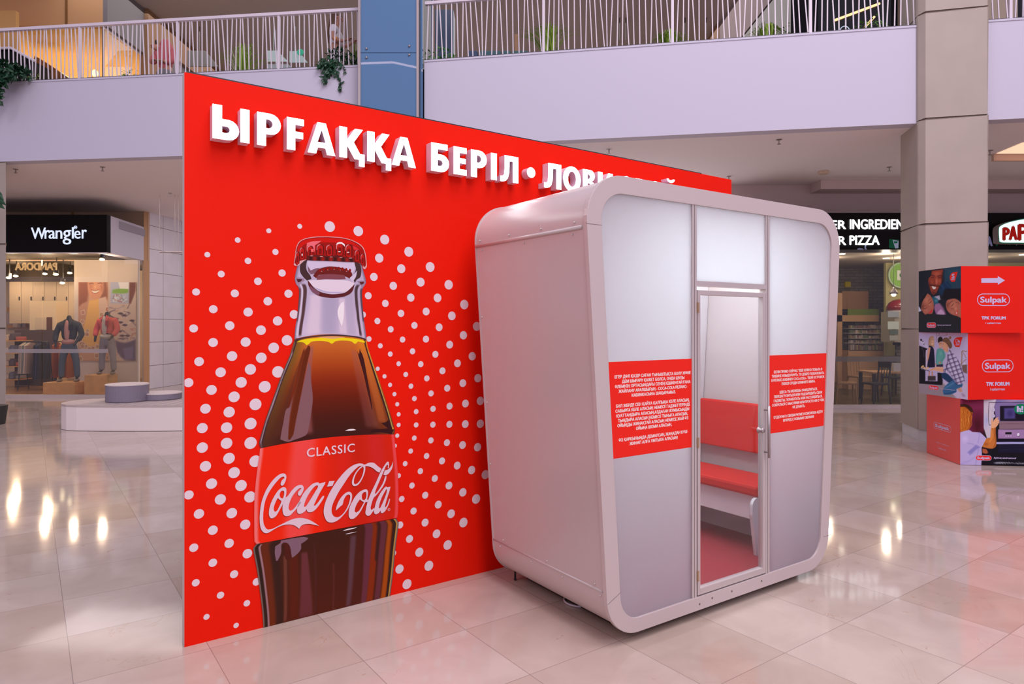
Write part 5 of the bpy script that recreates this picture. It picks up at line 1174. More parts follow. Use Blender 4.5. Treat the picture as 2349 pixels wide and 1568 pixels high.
# glass and sill
wbox('glass_pane', (4.6, YQ+.02, .07), (X(1944.5, YQ), YQ+.03, zf0), M_glass, ps)
wbox('glass_pane', (X(1945.2, YQ), YQ+.02, .07), (16, YQ+.03, zf0), M_glass, ps)
wbox('sill', (4.6, YQ-.04, 0), (16, YQ+.08, .08), M_alu, ps)
wbox('door_lock_plate', (X(1939, YQ), YQ-.01, Z(658, YQ)), (X(1951, YQ), YQ+.04, Z(646, YQ)), mat('olive_plate', (.35, .28, .02), .4), ps)
wbox('glass_stripe', (4.6, YQ-.004, Z(829, YQ)), (16, YQ-.002, Z(817, YQ)), glassy('stripe_film2', (.8, .8, .8), 1.3, .2, .45, (.30, .30, .30)), ps)
# interior
def brickmat():
    m = bpy.data.materials.new('olive_brick'); m.use_nodes = True; nt = m.node_tree; b = nt.nodes['Principled BSDF']
    tc = nt.nodes.new('ShaderNodeTexCoord'); mp = nt.nodes.new('ShaderNodeMapping'); mp.inputs['Rotation'].default_value = (pi/2, 0, 0)
    br = nt.nodes.new('ShaderNodeTexBrick'); br.inputs['Scale'].default_value = 1.0; br.inputs['Brick Width'].default_value = .26; br.inputs['Row Height'].default_value = .085; br.inputs['Mortar Size'].default_value = .008
    br.inputs['Color1'].default_value = (.17, .14, .08, 1); br.inputs['Color2'].default_value = (.26, .22, .15, 1); br.inputs['Mortar'].default_value = (.08, .07, .05, 1)
    nt.links.new(tc.outputs['Object'], mp.inputs[0]); nt.links.new(mp.outputs[0], br.inputs[0]); nt.links.new(br.outputs[0], b.inputs['Base Color']); b.inputs['Roughness'].default_value = .8
    return m
M_brick = brickmat()
YW = 19.0
wbox('wall_pizza_back', (5.5, YW, 0), (16, YW+.1, 3.3), M_brick, kind='structure')
wbox('wall_pizza_west', (4.4, YQ+.05, 0), (4.5, YW, 3.3), M_brick, kind='structure')
wbox('ceiling_pizza', (4.4, YQ+.6, 3.28), (16, YW, 3.32), mat('pizza_ceiling', (.45, .38, .32), .8), kind='structure')
Yy = 17.2
wbox('wall_pizza_yellow', (X(2032, Yy), Yy, .0), (16, Yy+.1, 3.28), mat('yellow_wall', (.50, .46, .20), .7), kind='structure')
wbox('wall_pizza_counter', (X(2030, Yy), Yy-.5, .0), (16, Yy-.45, Z(790, Yy)), M_brick, kind='structure')
MB().add([(4.5, YQ+.1, .012), (16, YQ+.1, .012), (16, YW, .012), (4.5, YW, .012)], [(0, 1, 2, 3)]).build('floor_pizza', mat('pizza_floor', (.12, .10, .06), .3), kind='structure')
bulbs('pizza_light', [(6.6+.85*k, 15.0+.9*(k % 2), 3.1) for k in range(7)], 17, (1.0, .82, .60))
tag(wbox('counter_top', (X(2030, Yy), Yy-.62, Z(790, Yy)), (15.5, Yy-.35, Z(784, Yy)), M_black), 'black counter top in front of the yellow wall', 'counter top')
rs = empty('round_sign', at(2061, 624, Yy-.05), 'round green sign with white square on the yellow wall', 'sign')
cR = at(2066, 631, Yy-.06); RX = Matrix.Rotation(pi/2, 4, 'X')
MB().lathe([(.33, 0), (.33, .04)], cR, 32, M=RX).build('disc_rim', mat('lime_light', (.45, .62, .40), .5), rs); MB().lathe([(.29, .04), (.29, .05)], cR, 32, M=RX).build('disc', mat('lime', (.25, .55, .06), .5), rs)
MB().box((cR.x-.13, cR.y-.07, cR.z-.13), (cR.x+.15, cR.y-.055, cR.z+.12)).build('square', mat('sign_white2', (.8, .85, .8), .5), rs)
t = Art(Fr((0, cR.y-.07, 0), (1, 0, 0), (0, -1, 0)), off=.004); t.text((60,120,50), 'C', cR.x, cR.z, h=.14, bold=.015); t.build('letter', PRINT, rs)
# pendant lamp
pl0 = at(2050, 671, 15.0); pd = empty('pendant_lamp', pl0, 'small steel pendant lamp hanging before the round green sign', 'pendant lamp')
MB().lathe([(.02, .13), (.03, .09), (.075, .02), (.085, -.03)], pl0, 18).build('lamp_shade', M_steel, pd, smooth=True); MB().ball(pl0+Vector((0, 0, -.035)), .05, 12).build('bulb', glow('pendant_bulb', (1, .86, .6), 12), pd)
MB().tube([pl0+Vector((0, 0, .13)), (pl0.x, pl0.y, 3.28)], .005, 5).build('cord', M_dark, pd)
# red oven dome and notices
dm = at(2066, 712, 16.6); ov = empty('oven_dome', dm, 'glossy dark red dome on the counter beside the stone pillar', 'oven')
MB().lathe([(.32, 0), (.31, .10), (.26, .19), (.17, .26), (.04, .29)], dm, 28).build('dome', mat('dome_red', (.25, .005, .01), .08, coat=1), ov, smooth=True); MB().lathe([(.33, -.03), (.33, 0)], dm, 28).build('rim', M_alu, ov)
MB().box((dm.x-.32, dm.y-.3, Z(784, 16.6)), (dm.x+.32, dm.y+.3, dm.z-.03)).build('body', mat('oven_body', (.50, .46, .34), .6), ov)
for x0_, y0_, x1_, y1_, c in ((2037,714,2062,727,(150,150,170)),(2037,737,2062,755,(190,190,195)),(2041,757,2060,767,(90,100,100)),(2041,769,2060,781,(170,160,160))):
    n_ = MB().box((X(x0_, 16.25), 16.25, Z(y1_, 16.25)), (X(x1_, 16.25), 16.27, Z(y0_, 16.25))).build('notice', mat('notice', PR(c), .6))
    tag(n_, {714: 'wide grey notice directly below the red dome', 737: 'white notice card below the wide grey one', 757: 'dark framed picture above the counter end', 769: 'light framed picture with a red mark just above the counter top'}[y0_], 'notice')
# shelving with goods
YG = 17.6
shl = empty('display_shelving', (X(1990, YG), YG, 0), 'timber and white display shelving with small goods seen through the pizza shop glass', 'shelving')
M_pine = mat('pine', (.62, .36, .18), .6); M_whitesh = mat('white_shelf', (.75, .66, .55), .6)
wbox('frame', (X(1934, YG), YG+.3, .02), (X(1945, YG), YG+.4, Z(670, YG)), M_pine, shl); wbox('header', (X(1934, YG), YG+.3, Z(737, YG)), (X(2031, YG), YG+.4, Z(722, YG)), M_pine, shl)
wbox('arch_panel', (X(1946, YG), YG+.34, Z(708, YG)), (X(2008, YG), YG+.4, Z(666, YG)), mat('pine_dark', (.30, .15, .06), .6), shl)
wbox('planting', (X(1958, YG), YG+.30, Z(722, YG)), (X(2031, YG), YG+.34, Z(708, YG)), mat('moss', (.18, .26, .02), .8, bump=.8, bscale=30), shl)
wbox('base', (X(1946, YG), YG, .02), (X(2031, YG), YG+.4, Z(803, YG)), M_pine, shl)
random.seed(3); k = 0
gcol = [(.30,.22,.18),(.18,.14,.12),(.35,.28,.12),(.42,.33,.27),(.15,.20,.10),(.5,.42,.38),(.25,.12,.10)]
mg = [mat('goods_%d' % i, c, .6) for i, c in enumerate(gcol)]
proto = None
for y in (752, 763.5, 775, 786, 803):
    wbox('shelf_board', (X(1949, YG), YG, Z(y, YG)-.012), (X(2031, YG), YG+.35, Z(y, YG)), M_whitesh, shl)
    x = 1952
    while x < 2028:
        w = random.uniform(3.2, 5.5); hh = random.uniform(.05, .085) if y < 800 else random.uniform(.10, .15)
        g = wbox('packaged_good', (X(x, YG), YG+.02, Z(y, YG)+.001), (X(x+w-.7, YG), YG+.14, Z(y, YG)+hh), mg[(gi := random.randrange(7))]); k += 1; kx = int((x-1952)/4.3)
        tag(g, ('tan', 'brown', 'ochre', 'beige', 'green', 'pale', 'maroon')[gi]+' package, '+{752: 'top', 763.5: 'second', 775: 'third', 786: 'fourth', 803: 'bottom'}[y]+' shelf behind the pizza shop glass, '+('at the very start by the booth', 'near the booth end', 'a little in from the booth end', 'before the shelf middle', 'just before the shelf middle', 'at the shelf middle', 'just past the shelf middle', 'past the shelf middle', 'between middle and pillar end', 'well towards the pillar', 'near the pillar end', 'next to the pillar end', 'close to the yellow wall', 'almost at the yellow wall', 'at the yellow wall', 'touching the yellow wall', 'last by the yellow wall', 'last by the yellow wall')[min(17, kx)], 'package', 'packages on the pizza shop shelving'); x += w
# tables and chairs
def table(x, Y_, w, d, h_, lab):
    r = empty('dining_table', (x, Y_, 0), lab, 'table')
    MB().box((x-w/2, Y_-d/2, h_-.035), (x+w/2, Y_+d/2, h_)).build('table_top', M_pine, r, bevel=.005)
    for sx_ in (-1, 1):
        for sy_ in (-1, 1): MB().box((x+sx_*(w/2-.06)-.03, Y_+sy_*(d/2-.06)-.03, .013), (x+sx_*(w/2-.06)+.03, Y_+sy_*(d/2-.06)+.03, h_-.035)).build('leg', M_dark, r)
table(X(2042, 15.2), 15.2, 1.15, .7, Z(852, 15.0), 'timber-topped table with dark legs beside the stone pillar, behind the glass')
tag(MB().box((X(2044, 15), 14.9, Z(851, 15)+.001), (X(2062, 15), 15.0, Z(832, 15))).build('menu_box', mat('menu_white', (.7, .68, .62), .6)), 'white menu box standing on the timber-topped table', 'box')
def chair(x, Y_, c, lab, rz=0, hb=.95):
    r = empty('dining_chair', (x, Y_, 0), lab, 'chair'); M = Matrix.Translation((x, Y_, 0)) @ Matrix.Rotation(rz, 4, 'Z')
    MB().box((-.2, -.2, .43), (.2, .2, .47), M=M).build('seat', c, r, bevel=.01)
    for a, b_ in ((-.17, -.17), (.17, -.17)): MB().tube([M @ Vector((a, b_, .43)), M @ Vector((a*1.12, b_*1.1, .013))], [.02, .015], 6).build('leg', c, r)
    for a in (-.17, .17): MB().tube([M @ Vector((a*1.1, .22, .013)), M @ Vector((a, .18, .45)), M @ Vector((a, .24, hb))], [.016, .022, .016], 6).build('leg', c, r)
    m = MB(); m.box((-.18, .205, hb-.16), (.18, .235, hb), M=M)
    for a in (-.08, 0, .08): m.tube([M @ Vector((a, .19, .46)), M @ Vector((a, .22, hb-.15))], .009, 5)
    m.build('backrest', c, r)
M_chw = mat('chair_pine', (.42, .24, .10), .5)
chair(X(1940, 14.6), 14.6, M_chw, 'pale timber chair by the glass next to the white booth edge', 1.3, 1.05)
chair(X(1972, 16.4), 16.4, M_chw, 'timber chair in front of the goods shelving', .2)
chair(X(2008, 14.45), 14.45, M_dark, 'dark chair between the timber-topped table and the timber chair', -1.4)
chair(X(2052, 16.1), 16.1, M_dark, 'dark chair mostly hidden behind the timber-topped table', .1)
# ceiling downlights
for i, (x, y, Y_) in enumerate(((1931, 586, 15.0), (2033, 589, 16.0), (2346, 590, 15.2))):
    p = at(x, y, Y_); p.z = 3.27; tag(MB().lathe([(.07, 0), (.07, .01)], p, 16).build('downlight', glow('downlight_%d' % i, (1, .9, .7), 10)), 'round downlight in the pizza shop ceiling, '+('at the white booth edge', 'above the yellow wall edge', 'below the red-lettered sign board')[i], 'downlight', 'downlights in the pizza shop ceiling')
# lit recess in the soffit beyond the pillar
cv = empty('light_recess', (9.6, 11.8, Z0), 'warm lit triangular recess in the soffit beyond the stone pillar', 'recessed light')
MB().add([(X(2285, 11.75), 11.75, Z0-.006), (X(2500, 11.75), 11.75, Z0-.006), (X(2500, 10.9), 10.9, Z0-.006), (X(2345, 11.05), 11.05, Z0-.006)], [(0, 1, 2, 3)]).build('lit_panel', glow('cove_light', (1.0, .62, .42), 1.15), cv)
MB().box((X(2278, 11.8), 11.78, Z0-.12), (X(2500, 11.8), 11.84, Z0), ).build('ledge', mat('cove_edge', (.6, .42, .34), .7), cv)
# ------------------------------------------------------------------ stacked advertising boxes
M_sred = mat('box_red', (.84, .012, .003), .35, spec=.25)
def sbox(corner, fdir, zlo, zhi, lab, artf, arts, w=.80):
    """corner: nearest upright edge on the floor plan; fdir: direction of the front face going east"""
    f = Vector(fdir).normalized(); b_ = Vector((-f.y, f.x)); c = Vector(corner)
    r = empty('advertising_cube', (c.x+(f.x+b_.x)*w/2, c.y+(f.y+b_.y)*w/2, zlo), lab, 'box')
    P = [c, c+f*w, c+(f+b_)*w, c+b_*w]
    m = MB(); m.prism([(p.x, p.y) for p in P], zlo, zhi); m.build('cube', M_sred, r)
    artf(Fr((c.x, c.y, 0), (f.x, f.y, 0), (f.y, -f.x, 0)), r)
    arts(Fr((c.x+b_.x*w, c.y+b_.y*w, 0), (-b_.x, -b_.y, 0), (-b_.y, b_.x, 0)) if False else Fr((P[3].x, P[3].y, 0), (-b_.x, -b_.y, 0), (-f.x, -f.y, 0)), r)
    return r
LAV = (190, 165, 210)
def capsule(A, cx, cz, w, h_, col, lw=.008, fill=None):
    o_ = rrect(cx-w/2, cz-h_/2, cx+w/2, cz+h_/2, h_*.48, 8); i_ = rrect(cx-w/2+lw, cz-h_/2+lw, cx+w/2-lw, cz+h_/2-lw, h_*.48-lw, 8)
    if fill: A.poly(col, o_); A.poly(fill, i_)
    else: A.poly(col, o_, i_[::-1])
def logo(A, ua, ub, va, vb, col=LAV, fill=None, bold=.006):
    cx, cz, w, h_ = (ua+ub)/2, (va+vb)/2, ub-ua, abs(vb-va)
    capsule(A, cx, cz, w, h_, col, h_*.06, fill); A.text(col, 'Sulpak', cx, cz+h_*.02, w=w*.80, h=h_*.48, bold=bold)
def pxr(A, x0_, y0_, x1_, y1_):
    a = A.fr.px(x0_, y0_); b_ = A.fr.px(x1_, y1_); return a[0], b_[0], b_[1], a[1]
def txt(A, s, x0_, y0_, x1_, y1_, col=LAV, bold=.004, shear=0):
    ua, ub, vb, va = pxr(A, x0_, y0_, x1_, y1_); A.text(col, s, (ua+ub)/2, (va+vb)/2, w=ub-ua, h=abs(va-vb), bold=bold, shear=shear)
R1 = crop(2090, 600, 9.0695); R2 = crop(2090, 740, 8.253); R3 = crop(2090, 900, 8.71)
def rect4(A, x0_, x1_, z0_, z1_, col): A.poly(col, [(x0_, z0_), (x1_, z0_), (x1_, z1_), (x0_, z1_)])
def top_front(fr, r):
    A = Art(fr, off=.0016, step=.00006)
    A.poly(LAV, [R1(1458,345),R1(1800,340),R1(1800,298),R1(1952,388),R1(1802,480),R1(1802,438),R1(1460,438)], px=True)
    logo(A, *pxr(A, *R1(1372, 662), *R1(2052, 918)), bold=.0045)
    txt(A, 'TPK FORUM', *R1(1465, 1135), *R1(1962, 1200), bold=.0035); txt(A, '1 қабат/этаж', *R1(1550, 1258), *R1(1868, 1292), bold=.001)
    A.build('printed_front', PRINT, r, label='red face with white arrow and words')
def top_side(fr, r):
    c = Canvas(fr, 0, .80, 1.6055, 2.4045, 120, 120, R1); F, E, N = c.fill, c.ell, c.line
    E(600, 800, 3000, 3000, (30,31,46), soft=.01); F([(685,100),(1060,60),(1060,560),(840,600),(690,420)], (38,64,88), 60); E(900, 250, 200, 160, (52,84,108), soft=.9, al=.6)
    F([(640,460),(760,400),(850,520),(790,640),(680,740),(580,640),(590,560)], (24,48,84), 30); N([(620,480),(680,560),(700,680)], 14, (40,76,120), 20); N([(700,420),(760,480),(840,560)], 12, (36,70,110), 20); F([(700,560),(1050,560),(1050,780),(900,760),(740,790),(660,700)], (24,22,32), 30); E(220, 400, 120, 260, (22,30,44), soft=.9)
    F([(430,190),(665,158),(645,330),(630,440),(565,560),(515,660),(460,688),(420,645),(392,550),(360,440),(362,350),(412,290)], (152,60,48), 14)
    E(540, 250, 110, 70, (186,84,66), soft=.8); E(530, 410, 40, 110, (200,98,80), soft=.8); E(590, 400, 40, 60, (186,84,68), soft=.9); E(430, 420, 44, 50, (168,70,58), soft=.9); E(640, 330, 26, 150, (90,34,32), soft=.9, al=.8); E(385, 480, 30, 130, (100,38,34), soft=.9, al=.7)
    N([(400,292),(440,282),(488,300)], 16, (60,22,24), 8); N([(556,300),(600,286),(640,300)], 16, (60,22,24), 8); N([(412,330),(445,322),(475,335)], 10, (50,18,20), 6); N([(565,335),(600,326),(628,336)], 10, (50,18,20), 6); N([(420,368),(450,378),(476,368)], 5, (120,46,40)); N([(500,380),(494,450),(520,478),(548,470)], 8, (120,46,40), 8)
    F([(372,470),(480,478),(520,492),(600,490),(590,524),(500,505),(392,505)], (84,30,28), 12); F([(430,505),(480,520),(522,530),(505,562),(470,572),(440,545)], (232,212,216), 8); N([(425,520),(455,575),(505,590)], 9, (120,40,38)); E(470, 640, 56, 50, (88,36,34), soft=.9); E(480, 620, 30, 18, (150,62,52), soft=.9)
    F([(480,725),(590,700),(612,790),(520,800)], (178,166,198), 16); F([(450,720),(560,780),(570,880),(480,900),(430,800)], (38,92,118), 30); E(520, 810, 50, 40, (80,140,160), soft=.9); F([(500,880),(600,862),(680,960),(725,1100),(520,1090),(480,960)], (160,106,156), 20); N([(600,870),(690,1000),(725,1090)], 12, (70,50,60), 10); F([(560,1040),(620,985),(690,1060),(690,1100),(540,1095)], (200,154,200), 14)
    F([(340,660),(400,700),(450,790),(472,880),(470,980),(440,1080),(290,1100),(210,990),(215,860),(280,740)], (180,98,84), 14); E(330, 800, 90, 90, (200,120,100), soft=.9); E(390, 900, 44, 60, (206,124,104), soft=.9); E(320, 1000, 60, 50, (196,110,96), soft=.9); E(240, 930, 44, 120, (110,52,50), soft=.9, al=.7)
    N([(255,965),(290,982),(325,955)], 9, (70,30,32), 6); N([(368,862),(392,856),(420,820)], 9, (70,30,32), 6); N([(240,930),(280,915),(315,918)], 8, (104,48,44), 8); N([(352,820),(372,790),(400,775)], 8, (104,48,44), 8); N([(350,900),(385,930),(400,905)], 8, (140,64,56), 8); F([(355,1062),(400,1030),(442,978),(442,1030),(400,1072)], (212,44,54), 8)
    F([(200,800),(250,720),(330,660),(290,740),(225,850),(205,980),(170,900)], (26,20,30), 24)
    F([(760,790),(880,760),(980,800),(1060,900),(1060,1180),(950,1130),(830,1090),(745,1000),(722,880)], (186,102,88), 14); E(880, 900, 80, 90, (206,122,102), soft=.9); E(930, 980, 40, 60, (214,130,108), soft=.9); E(760, 900, 44, 100, (120,56,52), soft=.9, al=.7); E(860, 1050, 50, 36, (200,112,98), soft=.9)
    N([(790,880),(830,835),(866,815)], 10, (90,40,36), 8); N([(838,925),(862,900),(884,870)], 10, (54,24,28), 6); N([(930,850),(970,850),(1000,880)], 8, (90,40,36), 8); N([(830,985),(850,970),(880,985)], 9, (130,60,52), 8); F([(920,1080),(950,1020),(966,990),(968,1060),(945,1112)], (226,64,66), 8); E(945, 1065, 12, 20, (232,212,214), soft=.4)
    F([(640,760),(740,790),(900,760),(1060,790),(1060,720),(700,640)], (24,20,30), 30); F([(160,1035),(300,1100),(340,1080),(960,1132),(1060,1185),(1060,1520),(100,1500)], (37,36,45), 10, sm=0); F([(120,930),(165,935),(215,1020),(165,1040),(120,1040)], (198,190,226), 8)
    c.build('printed_photo', r, 'dark photo of a smiling man with two children')
    A = Art(fr, off=.0022, step=.00006); A.poly((226,40,26), [R1(*p) for p in [(872,222),(975,205),(915,415),(850,422),(812,370),(812,285)]], px=True, smooth=2)
    txt(A, 'S', *R1(852, 252), *R1(905, 338), bold=.006); txt(A, 'KREDIT', *R1(832, 355), *R1(918, 378), bold=.0008)
    A.build('badge', PRINT, r); A = Art(fr, off=.0022, step=.00006)
    logo(A, *pxr(A, *R1(326, 1262), *R1(524, 1375)), fill=(226,40,36), bold=.0018); txt(A, 'Артық шығынсыз!', *R1(550, 1300), *R1(832, 1332), bold=.0006, shear=.2)
    A.build('printed_marks', PRINT, r)
def mid_front(fr, r):
    A = Art(fr, off=.0016, step=.00006); Q = crop(1900, 820, 5.227)
    logo(A, *pxr(A, *Q(1842, 24), *Q(2218, 172)), bold=.0045); txt(A, 'TPK FORUM', *Q(1893, 292), *Q(2168, 334), bold=.0035); txt(A, '1 қабат/этаж', *Q(1940, 364), *Q(2116, 390), bold=.001)
    A.build('printed_front', PRINT, r, label='red face with outlined white word')
def mid_side(fr, r):
    c = Canvas(fr, 0, .80, .8025, 1.6025, 130, 140, R2); F, E, N = c.fill, c.ell, c.line
    E(600, 800, 4000, 4000, (188,166,214), soft=.01); E(900, 700, 300, 500, (204,184,226), soft=.9, al=.6); F([(100,1150),(600,1120),(880,1420),(560,1500),(100,1500)], (152,130,146), 30, sm=0)
    for k in range(9): N([(180+k*50, 1180), (150+k*60, 1400)], 4, (134,112,130), 4, .6)
    F([(600,1120),(1100,1140),(1100,1520),(860,1430)], (200,174,212), 30, sm=0); N([(485,180),(485,360)], 8, (140,108,110)); N([(668,180),(668,242),(490,242)], 8, (140,108,110)); E(530, 210, 16, 8, (60,50,60)); E(590, 212, 8, 8, (190,50,60))
    F([(150,430),(310,490),(275,560),(275,860),(150,860)], (30,24,36), 10, sm=0); N([(150,335),(240,395),(315,470)], 22, (206,188,220), 8); E(190, 325, 22, 26, (36,28,38), soft=.4); E(222, 350, 14, 12, (36,28,38), soft=.4); E(245, 405, 14, 12, (50,40,52), soft=.4); N([(200,470),(235,540),(240,640)], 16, (80,70,92), 14, .7)
    F([(278,520),(308,505),(300,840),(278,840)], (200,174,210), 6, sm=0); F([(150,870),(270,900),(270,1100),(500,1105),(500,940),(570,950),(600,1090),(590,1180),(150,1150)], (29,25,34), 8, sm=0); F([(315,1005),(465,1005),(465,1095),(315,1095)], (70,56,64), 8, sm=0); N([(345,930),(340,1000)], 22, (196,128,108)); N([(400,930),(400,1000)], 24, (196,128,108)); N([(440,1000),(490,1005)], 10, (190,166,206))
    # girl
    F([(345,280),(390,250),(425,255),(438,330),(440,470),(410,450),(350,440),(328,420)], (186,140,120), 12); N([(350,290),(340,360),(334,420)], 10, (150,104,84), 8); N([(430,300),(436,380),(434,450)], 9, (208,166,144), 8); F([(375,345),(405,325),(428,340),(428,395),(402,430),(380,402)], (224,164,144), 10); N([(382,370),(396,366)], 5, (80,50,50), 3); N([(408,368),(422,368)], 5, (80,50,50), 3); N([(390,402),(404,410),(418,402)], 5, (220,230,230), 3); E(402, 300, 30, 20, (206,164,140), soft=.9)
    F([(338,428),(400,448),(435,520),(452,840),(300,850),(320,700),(325,520)], (30,27,54), 8)
    for y in range(460, 840, 26):
        for x in range(330, 445, 22): E(x+(y//26 % 2)*11, y, 3.5, 3.5, (96,92,130), soft=.8, al=.7)
    F([(335,460),(368,465),(345,620),(318,720),(302,715),(310,560)], (212,148,128), 8)
    # boy
    F([(508,310),(530,272),(565,264),(592,285),(600,350),(560,352),(512,385)], (48,30,28), 10); F([(520,372),(580,355),(585,450),(550,482),(525,440)], (216,154,132), 8); N([(528,396),(545,392)], 5, (60,36,34), 3); N([(562,392),(578,390)], 5, (60,36,34), 3); N([(540,436),(556,444),(572,436)], 5, (236,226,226), 3); N([(545,480),(560,492)], 26, (206,142,122))
    F([(490,500),(540,480),(600,500),(640,560),(650,650),(600,730),(600,795),(470,795),(470,640)], (98,156,160), 8); N([(495,520),(480,640),(476,770)], 14, (74,126,134), 12, .7); N([(600,540),(622,640),(560,730)], 10, (70,120,130), 10, .7); E(560, 580, 40, 60, (122,176,178), soft=.9, al=.7); E(545, 755, 30, 22, (200,130,110), soft=.4); F([(478,795),(605,782),(605,832),(480,835)], (46,40,70), 8); E(468, 790, 12, 24, (200,130,110), soft=.4)
    # woman
    F([(588,330),(630,284),(690,285),(735,335),(775,420),(762,478),(730,492),(700,440),(660,400),(610,372)], (112,78,62), 12); N([(610,330),(670,310),(730,370)], 9, (160,120,92), 10, .8); N([(640,350),(700,370),(748,440)], 9, (158,118,92), 10, .8); E(738, 282, 28, 34, (136,98,74), soft=.4); E(732, 270, 12, 14, (176,136,104), soft=.8)
    F([(592,355),(640,368),(690,420),(704,480),(696,560),(650,545),(604,500),(588,430)], (226,162,136), 10); E(690, 440, 16, 30, (206,140,116), soft=.7); N([(596,408),(612,402)], 5, (70,44,40), 3); N([(588,440),(584,462),(596,468)], 5, (196,124,106), 4); N([(600,492),(622,500),(640,492)], 6, (214,90,90), 4); E(680, 520, 26, 50, (204,140,118), soft=.9)
    m = F([(720,500),(780,560),(850,640),(930,780),(1000,1000),(1015,1110),(960,1150),(870,1178),(800,1080),(740,960),(700,920),(640,965),(598,905),(660,800),(690,700),(690,600)], (196,180,226), 8)
    x, y = c.P[:, 0], c.P[:, 1]; a = x*.88-y*.30; b = x*.30+y*.93
    for q, ph in ((a, 0), (b, 12)):
        st = np.clip(1.4-np.abs(((q+ph) % 76)-38)/13, 0, 1); c.mix(st*m, (92,66,108), .72)
    for q, ph in ((a, 30), (b, 40)): st = np.clip(1-np.abs(((q+ph) % 76)-38)/5, 0, 1); c.mix(st*m, (226,214,240), .6)
    N([(700,600),(690,760),(640,940)], 16, (60,44,80), 16, .7); N([(720,900),(790,1040),(860,1160)], 14, (80,60,100), 20, .5)
    F([(440,850),(470,832),(610,842),(612,920),(590,935),(430,900),(370,912),(350,880)], (226,164,142), 8); N([(450,872),(520,885),(600,892)], 6, (190,120,100), 8, .7); N([(365,905),(400,880),(440,862)], 9, (196,124,104), 8)
    for x_, y_ in ((205,838),(248,852),(285,866),(318,852),(225,822)): E(x_, y_, 24, 24, (230,176,134), soft=.5)
    N([(150,862),(260,890),(350,915)], 12, (48,40,46)); F([(570,950),(660,950),(720,990),(800,1080),(720,1140),(640,1080),(580,1030)], (36,58,100), 12); F([(720,1130),(800,1080),(880,1175),(980,1150),(960,1220),(860,1250),(860,1310),(740,1360),(620,1360),(600,1290),(640,1200)], (58,98,150), 12)
    N([(650,1230),(740,1180),(820,1130)], 22, (92,134,182), 26, .8); N([(640,1340),(740,1330),(840,1290)], 16, (34,62,104), 22, .8); N([(800,1090),(850,1160),(930,1190)], 12, (34,62,104), 18, .8); F([(870,1250),(950,1215),(968,1300),(930,1315)], (204,146,136), 10); F([(950,1330),(1010,1350),(1030,1400),(970,1400)], (176,140,180), 14)
    N([(1050,540),(965,538),(965,620),(950,800)], 16, (150,110,88)); N([(985,560),(1040,660)], 10, (150,110,88)); N([(950,790),(1000,720),(1050,690)], 10, (150,110,88)); F([(960,800),(1060,790),(1060,960),(985,930)], (120,92,92), 16); E(1010, 770, 30, 26, (214,196,224), soft=.6)
    c.build('printed_photo', r, 'photo of a woman in plaid shirt kneeling with two children')
    A = Art(fr, off=.0022, step=.00006); P = lambda col, pts, s=2: A.poly(col, [R2(*p) for p in pts], px=True, smooth=s)
    P((226,40,26), [(870,275),(978,272),(920,460),(840,455),(812,400),(815,325)], 2); P(LAV, [(845,310),(890,310),(890,370),(845,370)], 0); P((226,40,26), [(852,317),(883,317),(883,363),(852,363)], 0); P(LAV, [(895,330),(915,330),(930,350),(930,370),(895,370)], 0)
    for x in (860, 915): P(LAV, ell(x, 372, 9, 9, 10), 0)
    P(LAV, [(850,392),(925,392),(922,402),(850,402)], 0); P(LAV, [(845,412),(920,412),(916,424),(845,424)], 0)
    A.build('badge', PRINT, r); A = Art(fr, off=.0022, step=.00006)
    logo(A, *pxr(A, *R2(335, 1172), *R2(525, 1280)), fill=(226,40,36), bold=.0018); txt(A, 'Артық шығынсыз!', *R2(560, 1235), *R2(840, 1285), bold=.0006, shear=.2)
    A.build('printed_marks', PRINT, r)
